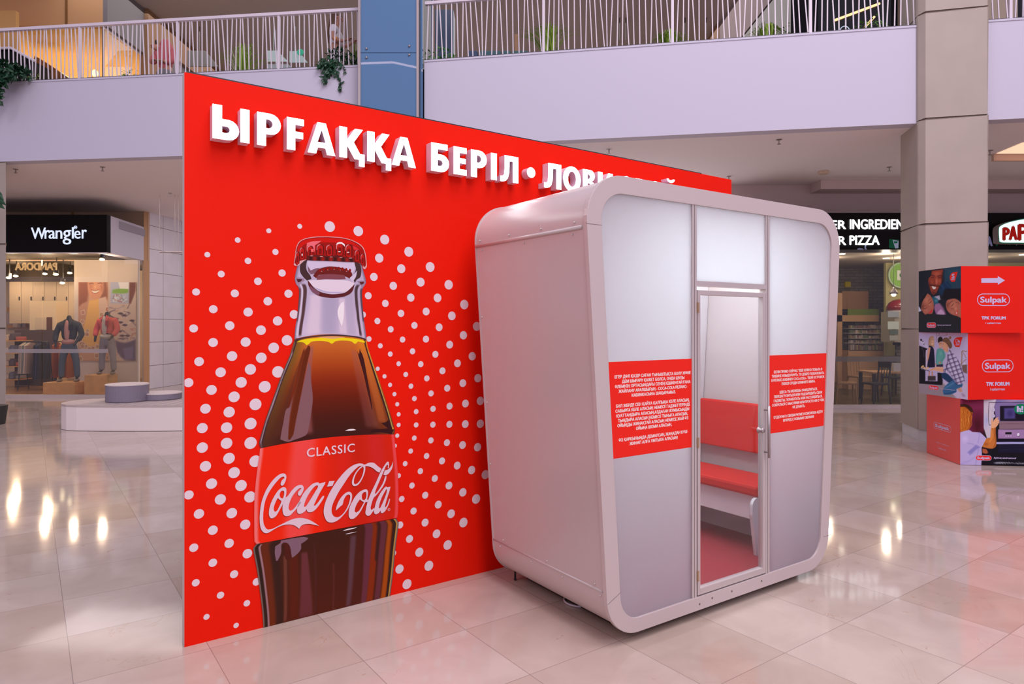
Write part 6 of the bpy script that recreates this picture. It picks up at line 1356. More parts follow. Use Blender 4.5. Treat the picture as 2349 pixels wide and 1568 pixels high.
def low_front(fr, r):
    c = Canvas(fr, 0, .80, .003, .80, 150, 140, R3); F, E, N = c.fill, c.ell, c.line
    E(1500, 800, 5000, 5000, (20,14,26), soft=.01); F([(900,100),(1445,100),(1450,700),(1480,930),(900,930)], (112,30,66), 8, sm=0); E(1330, 640, 200, 340, (70,14,30), soft=.9); E(1250, 250, 260, 120, (128,40,80), soft=.9, al=.7); E(1420, 860, 180, 120, (34,12,24), soft=.9)
    F([(1450,100),(1720,100),(1662,300),(1640,600),(1600,720),(1590,920),(1520,920),(1450,700)], (190,168,192), 10, sm=0); E(1500, 560, 60, 200, (150,150,206), soft=.9, al=.7); F([(1710,100),(2700,100),(2700,600),(1700,600),(1660,300)], (122,98,152), 30, sm=0); E(2050, 160, 300, 60, (150,126,170), soft=.9)
    N([(1552,200),(1552,620),(1620,624)], 9, (28,16,30), 5); N([(1552,200),(2000,196),(2700,190)], 10, (28,16,30), 5); F([(1775,265),(2700,262),(2700,568),(1775,568)], (22,14,30), 8, sm=0); F([(1860,310),(2080,300),(2080,520),(1860,525)], (74,60,124), 34, sm=0); E(1980, 420, 90, 100, (52,42,96), soft=.9)
    for y in (345, 468): E(1645, y, 36, 38, (60,44,70), soft=.1); E(1645, y-2, 32, 34, (208,188,222), soft=.1); E(1642, y-4, 24, 26, (166,146,186), soft=.6)
    F([(1760,575),(2700,572),(2700,725),(1760,730)], (130,96,112), 10, sm=0); N([(1760,625),(2700,618)], 8, (96,66,86)); F([(1740,735),(2700,735),(2700,918),(1740,918)], (152,112,162), 10, sm=0); E(1900, 800, 200, 60, (176,134,180), soft=.9, al=.6); F([(1882,790),(2008,790),(2008,832),(1882,832)], (20,14,24), 6, sm=0)
    for x in (1895, 1943, 1995): E(x, 867, 11, 11, (214,196,234), soft=.3)
    E(2146, 846, 34, 38, (60,40,70), soft=.3); E(2142, 838, 30, 34, (218,200,230), soft=.2); N([(2146,780),(2146,800)], 6, (60,40,70)); F([(1700,930),(2700,928),(2700,990),(1700,990)], (16,10,28), 10, sm=0); N([(1700,1008),(2100,1006),(2700,1000)], 40, (164,154,210), 8); F([(1740,1040),(2700,1036),(2700,1200),(1740,1200)], (24,19,44), 20, sm=0); N([(1800,1140),(2700,1130)], 5, (50,44,70), 6, .6)
    F([(940,235),(1060,225),(1150,250),(1220,320),(1242,395),(1200,465),(1100,430),(940,330)], (58,26,20), 14); F([(940,300),(1060,280),(1140,330),(1200,420),(1215,520),(1180,640),(1140,740),(1060,780),(940,810)], (176,84,24), 16)
    rg = random.Random(2)
    for k in range(26):
        x0 = 990+k*8.6; cc = rg.choice(((222,134,54),(120,52,16),(236,160,80),(150,66,18),(200,104,36))); dx = rg.uniform(-14, 14)
        N([(x0+20, 300+k*4), (x0+16+dx, 420), (x0+4, 540), (x0+dx, 650), (x0*.5+520, 770)], rg.uniform(5, 11), cc, 7, .75)
    F([(940,808),(1160,745),(1220,785),(1370,795),(1440,850),(1505,915),(1410,1085),(1415,1200),(1400,1500),(940,1500)], (178,154,208), 10)
    F([(1130,1190),(1220,1110),(1300,1040),(1390,1090),(1300,1140),(1180,1250)], (132,116,184), 24); N([(1120,1010),(1230,1030),(1330,1080)], 12, (140,120,186), 20, .8); N([(1340,820),(1372,800),(1345,960),(1338,1010)], 10, (132,112,180), 12, .8); N([(1120,1200),(1230,1220),(1380,1100)], 14, (150,134,200), 20, .7); E(1080, 930, 90, 110, (198,172,222), soft=.9, al=.8); N([(1350,1140),(1310,1300),(1290,1450)], 14, (136,118,180), 20, .7); N([(1500,915),(1455,1000),(1412,1082)], 9, (214,196,234), 8); N([(1000,1420),(1120,1380),(1260,1300)], 22, (150,132,196), 30, .6)
    F([(1500,920),(1585,900),(1600,700),(1640,640),(1700,640),(1690,800),(1705,980),(1690,1080),(1620,1118),(1530,1110),(1425,1085)], (190,104,48), 10); N([(1680,700),(1672,850),(1690,1000),(1650,1090)], 18, (130,60,24), 20, .7); N([(1610,760),(1612,900),(1570,980)], 18, (220,136,74), 22, .8); E(1500, 1030, 60, 50, (160,80,36), soft=.9)
    F([(1596,560),(1610,505),(1630,560),(1640,590),(1600,720)], (214,148,118), 8); F([(1630,600),(1690,510),(1740,540),(1755,590),(1730,650),(1680,700),(1600,705)], (218,152,122), 8)
    for p in (((1660,560),(1700,520),(1735,505)), ((1680,590),(1722,560),(1752,552)), ((1680,630),(1725,600),(1752,595))): N(p, 20, (222,158,128), 5); N([(q[0], q[1]+12) for q in p], 4, (150,84,60), 4, .8)
    F([(1425,1120),(1500,1130),(1540,1200),(1500,1222),(1430,1200)], (172,82,54), 10); N([(1450,1140),(1500,1180),(1530,1200)], 6, (110,44,30), 6, .8); F([(1640,1400),(1760,1380),(1900,1390),(2100,1410),(2700,1400),(2700,1450),(2200,1428),(1900,1410),(1700,1425)], (112,104,124), 16)
    for k in range(14): N([(1700+k*50, 1395+rg.uniform(-8, 8)), (1740+k*50, 1415+rg.uniform(-14, 14))], 5, (206,200,214), 5, .8)
    c.build('printed_photo', r, 'photo of a woman at a built-in oven')
    A = Art(fr, off=.0022, step=.00006)
    A.poly((16,110,80), [R3(*p) for p in ell(2190, 330, 135, 105, 24)], px=True); txt(A, 'h!', *R3(2120, 262), *R3(2230, 385), bold=.006)
    A.build('badge', PRINT, r); A = Art(fr, off=.0022, step=.00006)
    logo(A, *pxr(A, *R3(1286, 1250), *R3(1606, 1358)), fill=(226,40,36), bold=.0026); txt(A, 'Артық шығынсыз!', *R3(1650, 1285), *R3(2095, 1325), bold=.0012, shear=.15)
    A.build('printed_marks', PRINT, r)
def low_side(fr, r):
    MB().box((0, 0.003, .0002), (.80, .80, .0012), M=fr.M).build('side_panel', mat('glossy_red_laminate', (.86, .03, .015), .3, spec=.6, coat=1.0), r)
    A = Art(fr, off=.0016, step=.00006)
    logo(A, *pxr(A, *R3(452, 580), *R3(802, 805)), bold=.0045); txt(A, 'TPK FORUM', *R3(500, 990), *R3(752, 1068), bold=.0035); txt(A, '1 қабат/этаж', *R3(540, 1110), *R3(702, 1145), bold=.001)
    A.build('printed_side', PRINT, r, label='red face with outlined white word')
sbox((5.445, 8.214), (.995, -.105), 0.003, .80, 'lowest of the stacked red boxes, with a photo of a woman at an oven', low_front, low_side)
sbox((5.475, 8.12), (.985, .135), .802, 1.603, 'middle box of the red stack, with a kneeling woman and two children', mid_front, mid_side)
sbox((5.372, 8.09), (.999, .03), 1.605, 2.405, 'topmost of the stacked red boxes, with a white arrow and a dark family photo', top_front, top_side)
# ------------------------------------------------------------------ upper gallery
M_warmup = mat('orange_board', (.62, .36, .17), .8)
Yu = 15.0
xs_ = X(236, Yu)
wbox('wall_gallery_shop_fascia', (-24, Yu, 8.33), (xs_, Yu+.15, 9.42), M_warmup, kind='structure')
wbox('trim_4', (X(151, Yu), Yu-.03, 8.33), (X(155, Yu), Yu, 9.42), mat('brown_trim', (.22, .10, .03), .8), kind='structure')
M_creamup = mat('cream_upper', (.80, .60, .30), .8)
wbox('wall_gallery_shop_back', (-24, 21.5, 6.05), (xs_, 21.6, 9.42), M_creamup, kind='structure')
wbox('ceiling_gallery_shop', (-24, Yu+.15, 8.33), (xs_, 21.5, 8.36), M_creamup, kind='structure')
wbox('wall_gallery_shop_side', (xs_, Yu, 8.33), (xs_+.1, 24, 9.42), mat('upper_grey', (.20, .19, .20), .8), kind='structure')
wbox('trim_5', (xs_, Yu, 8.27), (xs_+.03, 24, 8.33), M_alu, kind='structure')
wbox('window_1', (xs_, Yu, 6.1), (xs_+.012, 16.45, 8.27), M_glass, kind='structure')
wbox('window_2', (-14.5, Yu, 6.1), (xs_, Yu+.012, 8.33), M_glass, kind='structure')
wbox('trim_6', (xs_-.01, Yu-.01, 6.05), (xs_+.02, Yu+.03, 8.33), M_dark, kind='structure')
M_brown = mat('brown_column', (.30, .17, .09), .7)
wbox('wall_gallery_column', (xs_-.02, 16.5, 6.05), (xs_+.2, 17.1, 9.42), M_brown, kind='structure')
wbox('trim_7', (xs_, 17.1, 8.75), (xs_+.2, 30, 9.42), M_brown, kind='structure')
wbox('wall_gallery_side', (xs_, 17.1, 6.05), (xs_+.05, 30, 8.75), mat('upper_taupe', (.24, .19, .20), .8), kind='structure')
wbox('trim_8', (-24, 14.2, 6.05), (X(36, 14.2), 14.3, 8.3), mat('orange_col', (.60, .34, .12), .7), kind='structure')
area('gallery_shop_light', (-11.4, 17.6, 8.2), (-11.4, 18.2, 6), 3.2, 900, (1.0, .70, .32), sy=2.5)
for i, (x, y, Y_) in enumerate(((139, 91, 16.5), (172, 90, 16.6), (187, 125, 18.5), (224, 125, 18.5), (259, 125, 18.5))):
    p = at(x, y, Y_); r = empty('track_spotlight', p, 'white track spotlight in the warm upper shop, '+('first of the two high ones', 'second of the two high ones', 'first of the lower row', 'middle of the lower row', 'last of the lower row')[i], 'spotlight', 'track spotlights in the upper shop')
    m = MB(); m.tube([p+Vector((0, 0, .14)), p], [.045, .06], 10); m.tube([p+Vector((0, 0, .14)), (p.x, p.y, 8.33)], .01, 5); m.build('housing', M_alu, r); MB().ball(p, .05, 10, (1.2, 1, .5)).build('bulb', M_bulb, r)
p = at(218, 168, 16.5); fl = empty('floor_lamp', (p.x, p.y, 6.052), 'floor lamp with a glowing round head low behind the west railing', 'lamp'); MB().ball(p, .07, 14, (1, 1, 1.3)).build('globe', glow('globe', (1, .7, .3), 3), fl); MB().tube([(p.x, p.y, 6.052), p], .012, 6).build('pole', M_dark, fl)
# sloping stair side with dark box at the west end
st = MB(); Yt = 14.0
st.prism([(X(-40, Yt), Z(115, Yt)), (X(25, Yt), Z(112, Yt)), (X(78, Yt), Z(140, Yt)), (X(78, Yt), 6.06), (X(-40, Yt), 6.06)][::-1], -Yt-.5, -Yt, 0, M=Matrix(((1, 0, 0, 0), (0, 0, -1, 0), (0, 1, 0, 0), (0, 0, 0, 1))))
tag(st.build('escalator_end', M_black), 'black box-shaped escalator end at the west end of the gallery', 'escalator')
hs = MB(); hs.tube([at(-40, 112, 13.95), at(25, 110, 13.95), at(80, 140, 13.95)], .03, 6); tag(hs.build('escalator_rail', M_rail, smooth=True), 'pale sloping handrail over the black escalator end', 'handrail')
rb = MB(); rb.prism([(X(80, 16), Z(128, 16)), (X(160, 16), Z(180, 16)), (X(160, 16), 6.06), (X(60, 16), 6.06), (X(75, 16), Z(140, 16))], -16.3, -16, 0, M=Matrix(((1, 0, 0, 0), (0, 0, -1, 0), (0, 1, 0, 0), (0, 0, 0, 1))))
tag(rb.build('stair_side', M_brown), 'brown sloping stair side inside the warm upper shop', 'stair')
# bright patches built as hung glowing panels, low seats, posts on the gallery
for i, (x0_, y0_, x1_, y1_, c, lab, sk) in enumerate(((430,116,500,152,(108,100,106),'grey slanted glass guard low on the gallery',30),(612,116,660,140,(190,200,205),'bright tilted panel hung over the gallery',24),(664,117,705,142,(180,196,200),'bright tilted panel with green round mark',20),(612,147,668,156,(160,160,170),'pale low strip under the bright panels',6))):
    Y_ = 17.7 if i == 3 else 17.5; m = MB()
    vs = [at(x0_, y0_, Y_), at(x1_-sk, y0_, Y_), at(x1_, y1_, Y_), at(x0_, y1_, Y_)]
    m.add([v for v in vs]+[v+Vector((0, .04, 0)) for v in vs], [(0,3,2,1),(4,5,6,7),(0,1,5,4),(1,2,6,5),(2,3,7,6),(3,0,4,7)]); ym = (y0_+y1_)/2; m.tube([at((x0_+x1_)/2-8, ym, Y_+.02), (at((x0_+x1_)/2-8, ym, Y_).x, Y_+.02, 9.42)], .01, 5); tag(m.build('glass_guard' if i == 0 else 'glow_panel', mat('guard', PR(c), .5) if i == 0 else glow('scr%d' % i, L(*c), .7)), lab, 'panel')
p = at(689, 120, 17.48); MB().ball(p, .09, 14, (1, .1, 1)).build('round_mark', mat('green_mark', (.0, .35, .2), .5), bpy.data.objects['glow_panel.001'])
Yn = 15.5
nb_ = wbox('wall_gallery_navy_block', (X(998, Yn), Yn, 6.05), (X(1040, Yn), Yn+.5, Z(22, Yn)), mat('navy_block', (.03, .06, .12), .4), kind='structure')
wbox('wall_gallery_blue_return', (X(968, 13.5), 13.5, 6.05), (X(993, 13.5), 13.6, 9.42), mat('blue_return', (.10, .16, .26), .3), kind='structure')
for i, (x0_, x1_, c) in enumerate(((1073, 1096, (.06, .10, .18)), (1098, 1150, (.06, .14, .16)), (1152, 1172, (.06, .14, .16)), (1174, 1212, (.06, .15, .16)))):
    tag(MB().box((X(x0_, 12.0), 12.0, 6.06), (X(x1_, 12.0), 12.4, Z(115, 12.0))).build('lounge_seat', mat('seat_fabric%d' % i, c, .8), bevel=.03), ('blue' if i == 0 else 'green')+' low lounge seat back behind the railing, '+('beside the navy block', 'the widest one', 'narrow, before the thin post', 'next to the spiky plant')[i], 'seat')
tag(MB().box((X(1180, 13), 13, 6.06), (X(1188, 13), 13.1, Z(78, 13))).build('bollard', M_brown), 'thin brown post behind the low green lounge seats', 'post')
for i, (x, y) in enumerate(((1421, 78), (1435, 78), (1571, 68), (1620, 64))):
    tag(MB().box((X(x, 17), 17, Z(y+14, 17)), (X(x+1.6, 17), 17.03, 9.42)).build('slim_post', M_dark), 'slim dark rod hanging from the gallery ceiling, '+('nearest the tall spiky plant', 'beside the first, a little towards the pillar', 'just above the arching plant', 'between the arching plant and the brown column')[i], 'rod', 'slim rods on the gallery ceiling')
# east upper shop
Xs = 5.3
M_dkglass = mat('dark_shop_glass', (.006, .007, .010), .04)
wbox('wall_gallery_east_side', (Xs, 13.2, 8.35), (Xs+.1, 17.3, 9.42), mat('upper_pinkgrey', (.30, .24, .25), .8), kind='structure')
wbox('wall_gallery_east_dark', (Xs+.02, 12.9, 6.05), (13, 20, 8.35), M_dkglass, kind='structure')
wbox('wall_gallery_east_column', (Xs-.05, 17.3, 6.05), (Xs+.3, 17.9, 9.42), M_brown, kind='structure')
wbox('trim_9', (Xs-.02, 17.9, 8.9), (Xs+.1, 28, 9.42), M_brown, kind='structure')
wbox('wall_gallery_east_rear', (Xs, 17.9, 6.05), (Xs+.08, 28, 8.9), mat('upper_taupe2', (.22, .18, .17), .8), kind='structure')
wbox('wall_gallery_beige', (X(2061, 12.85), 12.7, 6.05), (9.5, 12.88, 9.4), mat('beige_col', (.42, .34, .26), .7), kind='structure')
for i, (a_, b_) in enumerate((((1916, 46), (2018, 8)), ((1985, 61), (2006, 38)))):
    m = MB(); m.tube([at(*a_, 12.86), at(*b_, 12.86)], .022, 6); tag(m.build('strip_light', glow('strip%d' % i, (1, .6, .3), 1.6)), ('long' if i == 0 else 'short')+' slanted warm strip light on the dark upper shop', 'strip light')
ar = MB(); pc = at(1938, 66, 12.89); ar.tube([(pc.x-.09+.09*(1-cos(pi*k/10)), pc.y, pc.z-.04+.09*sin(pi*k/10)) for k in range(11)], .008, 6); tag(ar.build('lamp_arc', glow('arc_w', (.7, .8, 1), .8)), 'small pale arc light low on the dark upper shop', 'light')
# ------------------------------------------------------------------ plants
def leaf(mb, p, d, up, ln, w, mi=0):
    d = d.normalized(); s_ = d.cross(up).normalized(); u_ = s_.cross(d)
    a = p; b1 = p+d*ln*.4+s_*w/2-u_*.1*ln; b2 = p+d*ln*.4-s_*w/2-u_*.1*ln; m_ = p+d*ln*.45+u_*.02*ln; t_ = p+d*ln-u_*.15*ln
    mb.add([a, b1, t_, b2, m_], [(0, 1, 4), (1, 2, 4), (2, 3, 4), (3, 0, 4)], mi)
def rv(s_=1.0): return Vector((random.uniform(-s_, s_), random.uniform(-s_, s_), random.uniform(-s_, s_)))
def planter(root, c, w=.5):
    s_ = c.x < -1.9 and Z1 > 0
    c = c+Vector((0, PY[0], 0))
    MB().box((c.x-w/2, c.y, Z1-.08), (c.x+w/2, c.y+.18, Z1+.04)).build('planter', M_pot, root)
PY = [0.1]
def bushy(x0_, x1_, yt, Y_, lab, mt, n=260, ll=.055, droop=None, name='leafy_plant'):
    random.seed(int(x0_)+5); cx_ = X((x0_+x1_)/2, Y_); w = X(x1_, Y_)-X(x0_, Y_); ht = Z(yt, Y_)-Z1
    PY[0] = .48 if droop else .1
    if not droop: Y_ += .36; cx_ = X((x0_+x1_)/2, Y_); w = X(x1_, Y_)-X(x0_, Y_); ht = Z(yt, Y_)-Z1
    r = empty(name, (cx_, Y_, Z1), lab, 'plant'); planter(r, Vector((cx_, Y_+.02, 0)), w*.8)
    mb = MB()
    for k in range(n):
        a = random.uniform(-1, 1); hh = random.random()*(1-.6*a*a)*ht
        p = Vector((cx_+a*w/2, Y_+random.uniform(-.12, .14), Z1+.02+hh)); leaf(mb, p, rv()+Vector((0, -.3, .1)), Vector((0, -.3, 1)), ll*random.uniform(.7, 1.4), ll*.75)
    for (sx_, yb, sd, m_) in (droop or []):
        # trailing stems over the parapet
        p = Vector((X(sx_, Y_), Y_-.16, Z1+.05)); zend = Z(yb, Y_); steps = max(6, int((p.z-zend)/.035))
        wob = 0; pts = [p]
        for k in range(steps):
            f = k/steps; wob += random.uniform(-.02, .02)
            q_ = Vector((p.x+sd*f*.35+wob, Y_-.17-random.uniform(0, .02), p.z+(zend-p.z)*f)); pts.append(q_)
            for _ in range(m_): leaf(mb, q_+rv(.035*(1.3-f)), rv()+Vector((0, -.5, -.6)), Vector((0, -1, .3)), ll*random.uniform(.8, 1.5), ll*.8)
        mb.tube(pts, .004, 4)
    mb.build('foliage', mt, r)
    return r
def spiky(x0_, x1_, yt, Y_, lab, mt, n=110, name='spider_plant', arch=.5):
    Y_ += .36
    random.seed(int(x0_)+9); cx_ = X((x0_+x1_)/2, Y_); w = X(x1_, Y_)-X(x0_, Y_); ht = (Z(yt, Y_)-Z1)*1.25
    r = empty(name, (cx_, Y_, Z1), lab, 'plant'); planter(r, Vector((cx_, Y_+.02, 0)), w*.4)
    mb = MB()
    for k in range(n):
        a = random.uniform(0, 2*pi); q_ = random.uniform(.15, 1); R_ = w*.85*q_; top = ht*(1.1-.35*q_*q_)*random.uniform(.75, 1.05)
        b0 = Vector((cx_+random.uniform(-.1, .1)*w, Y_+.05+random.uniform(-.04, .04), Z1)); dx = Vector((cos(a), sin(a)*.35, 0)); pr = None; wd_ = .026
        sd = Vector((-dx.y, dx.x, 0)).normalized()*wd_/2
        pts = [b0+dx*R_*t_+Vector((0, 0, top*(1-(1-t_)**2)-arch*top*max(0, t_-.5)*1.2)) for t_ in (0, .25, .5, .75, 1)]
        vs = [];
        for i, p in enumerate(pts): f = (1, 1, .9, .6, .08)[i]; vs += [p-sd*f+Vector((0, 0, 0)), p+sd*f]
        mb.add(vs, [(2*i, 2*i+1, 2*i+3, 2*i+2) for i in range(4)])
    mb.build('foliage', mt, r)
    return r
bushy(-30, 58, 148, 12.1, 'dark ivy spilling over the parapet above the denim shop', M_leafd, 420, .10, [(-15, 230, .1, 5), (0, 248, .1, 6), (15, 225, -.1, 6), (30, 205, -.1, 5), (-5, 240, .3, 5), (45, 185, 0, 4), (22, 215, .1, 5), (8, 250, -.1, 4)], name='trailing_ivy')
bushy(64, 88, 166, 12.55, 'tiny light green plant behind the railing near the dark ivy', M_leafl, 60, .05)
bushy(277, 325, 152, 12.5, 'round light green plant low behind the west railing', M_leafl, 160, .06)
spiky(513, 598, 103, 12.25, 'spiky green plant in the middle of the west railing', M_leafl, 90)
bushy(738, 822, 118, 11.75, 'dark ivy hanging down the parapet beside the blue shaft', M_leafd, 420, .07, [(745, 165, -.1, 4), (752, 200, .1, 5), (762, 185, .0, 6), (768, 218, .4, 3), (775, 170, .1, 5), (785, 175, .3, 3), (758, 170, .2, 6), (770, 160, .0, 6), (748, 150, 0, 5)], name='trailing_ivy')
spiky(795, 830, 100, 11.85, 'small spiky plant among the ivy beside the blue shaft', M_leafl, 30)
bushy(975, 1044, 108, 11.35, 'green ivy clump low behind the railing right by the blue shaft', mat('mid_leaf', (.06, .26, .03), .5, var=.4, vscale=9), 170, .07, name='ivy_clump')
spiky(1212, 1312, 62, 11.05, 'large spiky plant behind the east railing, the tallest one', M_leafl, 120, arch=.3)
spiky(1498, 1580, 64, 10.75, 'arching striped plant behind the middle of the east railing', M_leafl, 80, arch=1.0)
spiky(1728, 1800, 48, 10.5, 'arching striped plant before the dark upper shop', M_leafl, 80, arch=1.0)
bushy(1790, 1812, 58, 10.45, 'small dark leafy plant beside the arching plant before the dark shop', M_leafd, 50, .05)
bushy(1962, 2040, 41, 10.25, 'low leafy plant behind the railing next to the stone pillar', mat('mid_leaf2', (.10, .28, .03), .5, var=.4, vscale=9), 150, .06)
# plant leaning in at the west pillar
r = empty('potted_plant', (X(-8, 11.6), 11.6, 0), 'broad dark leaves of a tall plant reaching in beside the west pillar', 'plant'); mb = MB()
for (a, b_, c, d) in ((-10, 452, 14, 470), (-10, 440, 8, 458), (-12, 462, 10, 478), (-20, 430, 4, 445)):
    p, q_ = at(a, b_, 11.6), at(c, d, 11.6); leaf(mb, p, q_-p, Vector((0, -1, .5)), (q_-p).length, .09)
mb.tube([at(-12, 450, 11.6), at(-14, 700, 11.6), (X(-14, 11.6), 11.6, .3)], .012, 6)
mb.build('foliage', M_leafd, r); MB().lathe([(.16, .0), (.20, .32)], (X(-14, 11.6), 11.6, 0), 18).build('pot', M_pot, r)
# ------------------------------------------------------------------ people on the gallery
M_skin = mat('skin', (.45, .22, .15), .5)
def hand(mb, p, d, up, L_=.17):
    """palm, four bent fingers of different lengths and a thumb from the side"""
    p, d, up = Vector(p), Vector(d).normalized(), Vector(up); s_ = d.cross(up).normalized(); u_ = s_.cross(d).normalized(); k = L_/.17
    mb.tube([p, p+d*.03*k, p+d*.075*k], [.022*k, .034*k, .030*k], 8)
    for i, (o, ln) in enumerate(((-.026, .070), (-.009, .080), (.009, .076), (.025, .060))):
        a = p+d*.068*k+s_*o*k; b_ = a+d*ln*.5*k-u_*.006*k; c = b_+(d*.75-u_*.65)*ln*.5*k
        mb.tube([a, b_, c], [.0095*k, .0088*k, .0065*k], 6)
    a = p+d*.015*k-s_*.026*k; mb.tube([a, a+(d*.6-s_*.8)*.035*k, a+(d*.95-s_*.6-u_*.2)*.065*k], [.012*k, .0105*k, .008*k], 6)
def woman():
    Y_ = 12.85; K_ = .935; x0_ = X(771, Y_); z0_ = 6.052; r = empty('person', (x0_, Y_, z0_), 'woman in white tee with long brown hair, walking by the blue shaft', 'person')
    M = Matrix.Translation((x0_, Y_, z0_)) @ Matrix.Scale(K_, 4); T_ = body_local(M)
    skin('body', T_([[(0,0,.90,(.12,.14)),(0,0,1.10,(.10,.13)),(.01,0,1.30,(.10,.15)),(.015,0,1.40,.055),(.03,0,1.47,.05),(.05,0,1.545,(.085,.075)),(.055,0,1.62,(.08,.07))],
        [(0,0,.90,(.12,.14)),(.02,-.08,.78,.085),(.10,-.09,.46,.06),(.12,-.09,.10,.04),(.22,-.09,.04,.035)], [(0,0,.90,(.12,.14)),(-.02,.08,.78,.085),(-.08,.09,.46,.06),(-.22,.09,.12,.04),(-.16,.09,.04,.035)],
        [(.01,0,1.30,(.10,.15)),(0,-.18,1.31,.05),(-.01,-.21,1.08,.042),(.18,-.20,1.03,.034),(.25,-.18,1.06,.024)], [(.01,0,1.30,(.10,.15)),(0,.18,1.31,.05),(0,.21,1.08,.042),(.20,.16,1.08,.034),(.29,.12,1.12,.024)]]), M_skin, r)
    hn = MB(); hand(hn, M @ Vector((.25,-.18,1.06)), (.8,.1,.35), (-.3,0,1)); hand(hn, M @ Vector((.29,.12,1.12)), (.8,-.1,.5), (-.4,0,1)); hn.build('hand', M_skin, r, smooth=True)
    f = MB(); f.ball(M @ Vector((.148, 0, 1.562)), .017, 8, (1.3, .9, 1.1)); f.ball(M @ Vector((.045, -.088, 1.565)), .018, 8, (1, .5, 1.5)); f.build('nose_and_ear', M_skin, r, smooth=True)
    e = MB(); e.ball(M @ Vector((.126, -.036, 1.60)), .011, 8); e.ball(M @ Vector((.126, .036, 1.60)), .011, 8); e.build('eye', M_dark, r)
    lp = MB(); lp.ball(M @ Vector((.136, 0, 1.520)), .014, 8, (.8, 1.6, .6)); lp.build('mouth', mat('lips', (.4, .08, .07), .5), r)
    skin('hair', T_([[(.03,0,1.665,(.085,.085)),(-.02,0,1.60,(.10,.105)),(-.06,0,1.46,(.07,.10)),(-.10,0,1.26,(.06,.09)),(-.11,0,1.04,(.03,.05))]]), mat('hair', (.10, .045, .02), .6), r)
    skin('tee_shirt', T_([[(0,0,.92,(.14,.155)),(0,0,1.12,(.125,.15)),(.01,0,1.30,(.12,.16)),(.012,0,1.38,.075)], [(.01,0,1.30,(.12,.16)),(0,-.18,1.31,.075),(-.005,-.20,1.17,.07)], [(.01,0,1.30,(.12,.16)),(0,.18,1.31,.075),(0,.20,1.17,.07)]]), mat('white_cotton', (.70, .68, .74), .9), r)
    skin('trousers', T_([[(0,0,1.0,(.12,.14)),(0,0,.90,(.14,.15)),(.02,-.08,.76,.10),(.10,-.09,.46,.08),(.12,-.09,.12,.07)], [(0,0,.90,(.14,.15)),(-.02,.08,.76,.10),(-.08,.09,.46,.08),(-.22,.09,.14,.07)]]), mat('patterned_trousers', (.45, .42, .48), .9, var=.6, vscale=30), r)
    MB().tube([M @ Vector((.02, -.21, 1.075)), M @ Vector((.07, -.208, 1.06))], .046, 12).build('bracelet', mat('orange_band', (.75, .30, .02), .5), r)
woman()
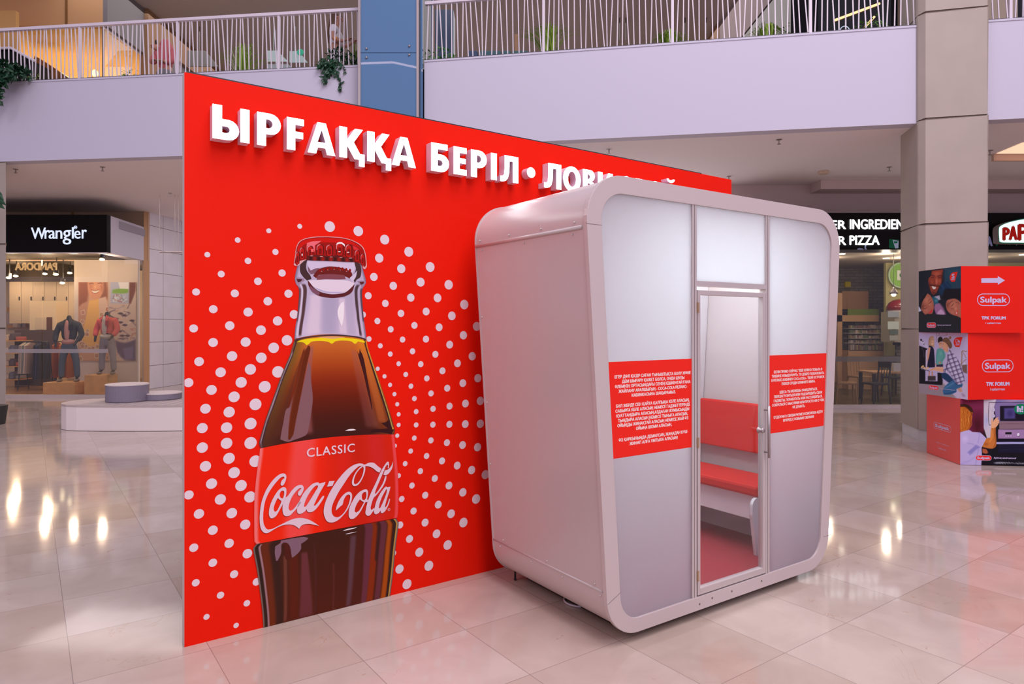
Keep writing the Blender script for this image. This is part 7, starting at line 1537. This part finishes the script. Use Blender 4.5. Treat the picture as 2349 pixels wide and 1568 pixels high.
def pinkp():
    Y_ = 13.6; x0_ = X(378, Y_); z0_ = 6.052; r = empty('person', (x0_, Y_, z0_), 'person in a pink hooded top behind the railing before the brown column', 'person')
    M = Matrix.Translation((x0_, Y_, z0_)) @ Matrix.Scale(.90, 4); T_ = body_local(M)
    skin('body', T_([[(0,0,.85,(.13,.13)),(0,0,1.05,(.12,.12)),(-.02,0,1.25,(.14,.11)),(-.06,-.04,1.33,.055),(-.13,-.08,1.34,.05),(-.18,-.10,1.34,(.08,.09)),(-.20,-.10,1.27,(.075,.08))],
        [(0,0,.85,(.13,.13)),(.09,0,.75,.09),(.10,0,.44,.06),(.10,.02,.10,.04),(.10,-.10,.04,.035)], [(0,0,.85,(.13,.13)),(-.09,0,.75,.09),(-.10,0,.44,.06),(-.10,.02,.10,.04),(-.10,-.10,.04,.035)],
        [(-.02,0,1.25,(.14,.11)),(.17,0,1.25,.055),(.20,-.08,1.02,.045),(.06,-.20,.98,.035)], [(-.02,0,1.25,(.14,.11)),(-.20,0,1.22,.055),(-.22,-.10,1.0,.045),(-.16,-.22,.98,.035)]]), M_skin, r)
    hn = MB(); hand(hn, M @ Vector((.06,-.20,.98)), (-.8,-.3,.1), (0,0,1)); hand(hn, M @ Vector((-.16,-.22,.98)), (.5,-.6,.1), (0,0,1)); hn.build('hand', M_skin, r, smooth=True)
    skin('hair', T_([[(-.14,-.05,1.43,(.08,.09)),(-.19,-.08,1.43,(.075,.085))]]), mat('dark_hair', (.05, .025, .015), .6), r)
    f = MB(); f.ball(M @ Vector((-.245, -.20, 1.30)), .017, 8); f.build('nose', M_skin, r, smooth=True)
    e = MB(); e.ball(M @ Vector((-.265, -.155, 1.33)), .010, 8); e.ball(M @ Vector((-.205, -.195, 1.33)), .010, 8); e.build('eye', M_dark, r)
    skin('hooded_top', T_([[(0,0,.80,(.17,.15)),(0,0,1.05,(.15,.14)),(.0,.01,1.25,(.15,.14)),(.01,.03,1.42,(.12,.12)),(.0,.04,1.56,(.085,.09))], [(.0,.01,1.25,(.15,.14)),(.17,0,1.25,.085),(.21,-.08,1.02,.08),(.10,-.18,.98,.06)], [(.0,.01,1.25,(.15,.14)),(-.18,0,1.18,.085),(-.22,-.10,1.0,.075),(-.18,-.18,.98,.055)]]), mat('pink_cotton', (.50, .13, .15), .9), r)
    skin('trousers', T_([[(0,0,.92,(.14,.13)),(0,0,.85,(.15,.14)),(.09,0,.72,.10),(.10,0,.44,.08),(.10,.02,.12,.07)], [(0,0,.85,(.15,.14)),(-.09,0,.72,.10),(-.10,0,.44,.08),(-.10,.02,.12,.07)]]), mat('grey_trousers', (.2, .2, .22), .9), r)
pinkp()
# ------------------------------------------------------------------ opposite side of the atrium (seen only as reflections)
op = empty('opposite_sign', (-26.5, -6, 5), 'lit orange word on a dark fascia across the atrium', 'sign')
MB().box((-30, -6.3, 4.4), (-23, -6.05, 5.7)).build('fascia', M_black, op)
t = Art(Fr((-26.5, -6.04, 0), (-1, 0, 0), (0, 1, 0)), off=.01); t.text((1.0, .55, .22), 'PANDORA', 0, 4.97, w=2.3, h=.42, bold=.03)
t.build('lit_lettering', glowprint('orange_light', 9), op)
m = MB(); m.tube([(-11.5, -8, 13.3), (-5.34, -8, 13.5)], .05, 6); m.tube([(-5.34, -8, 13.5), (-3.9, -8.9, 13.5)], .05, 6)
tag(m.build('led_strip', glow('led_pink', (1, .72, .78), 9)), 'pink light strip high across the atrium', 'strip light')
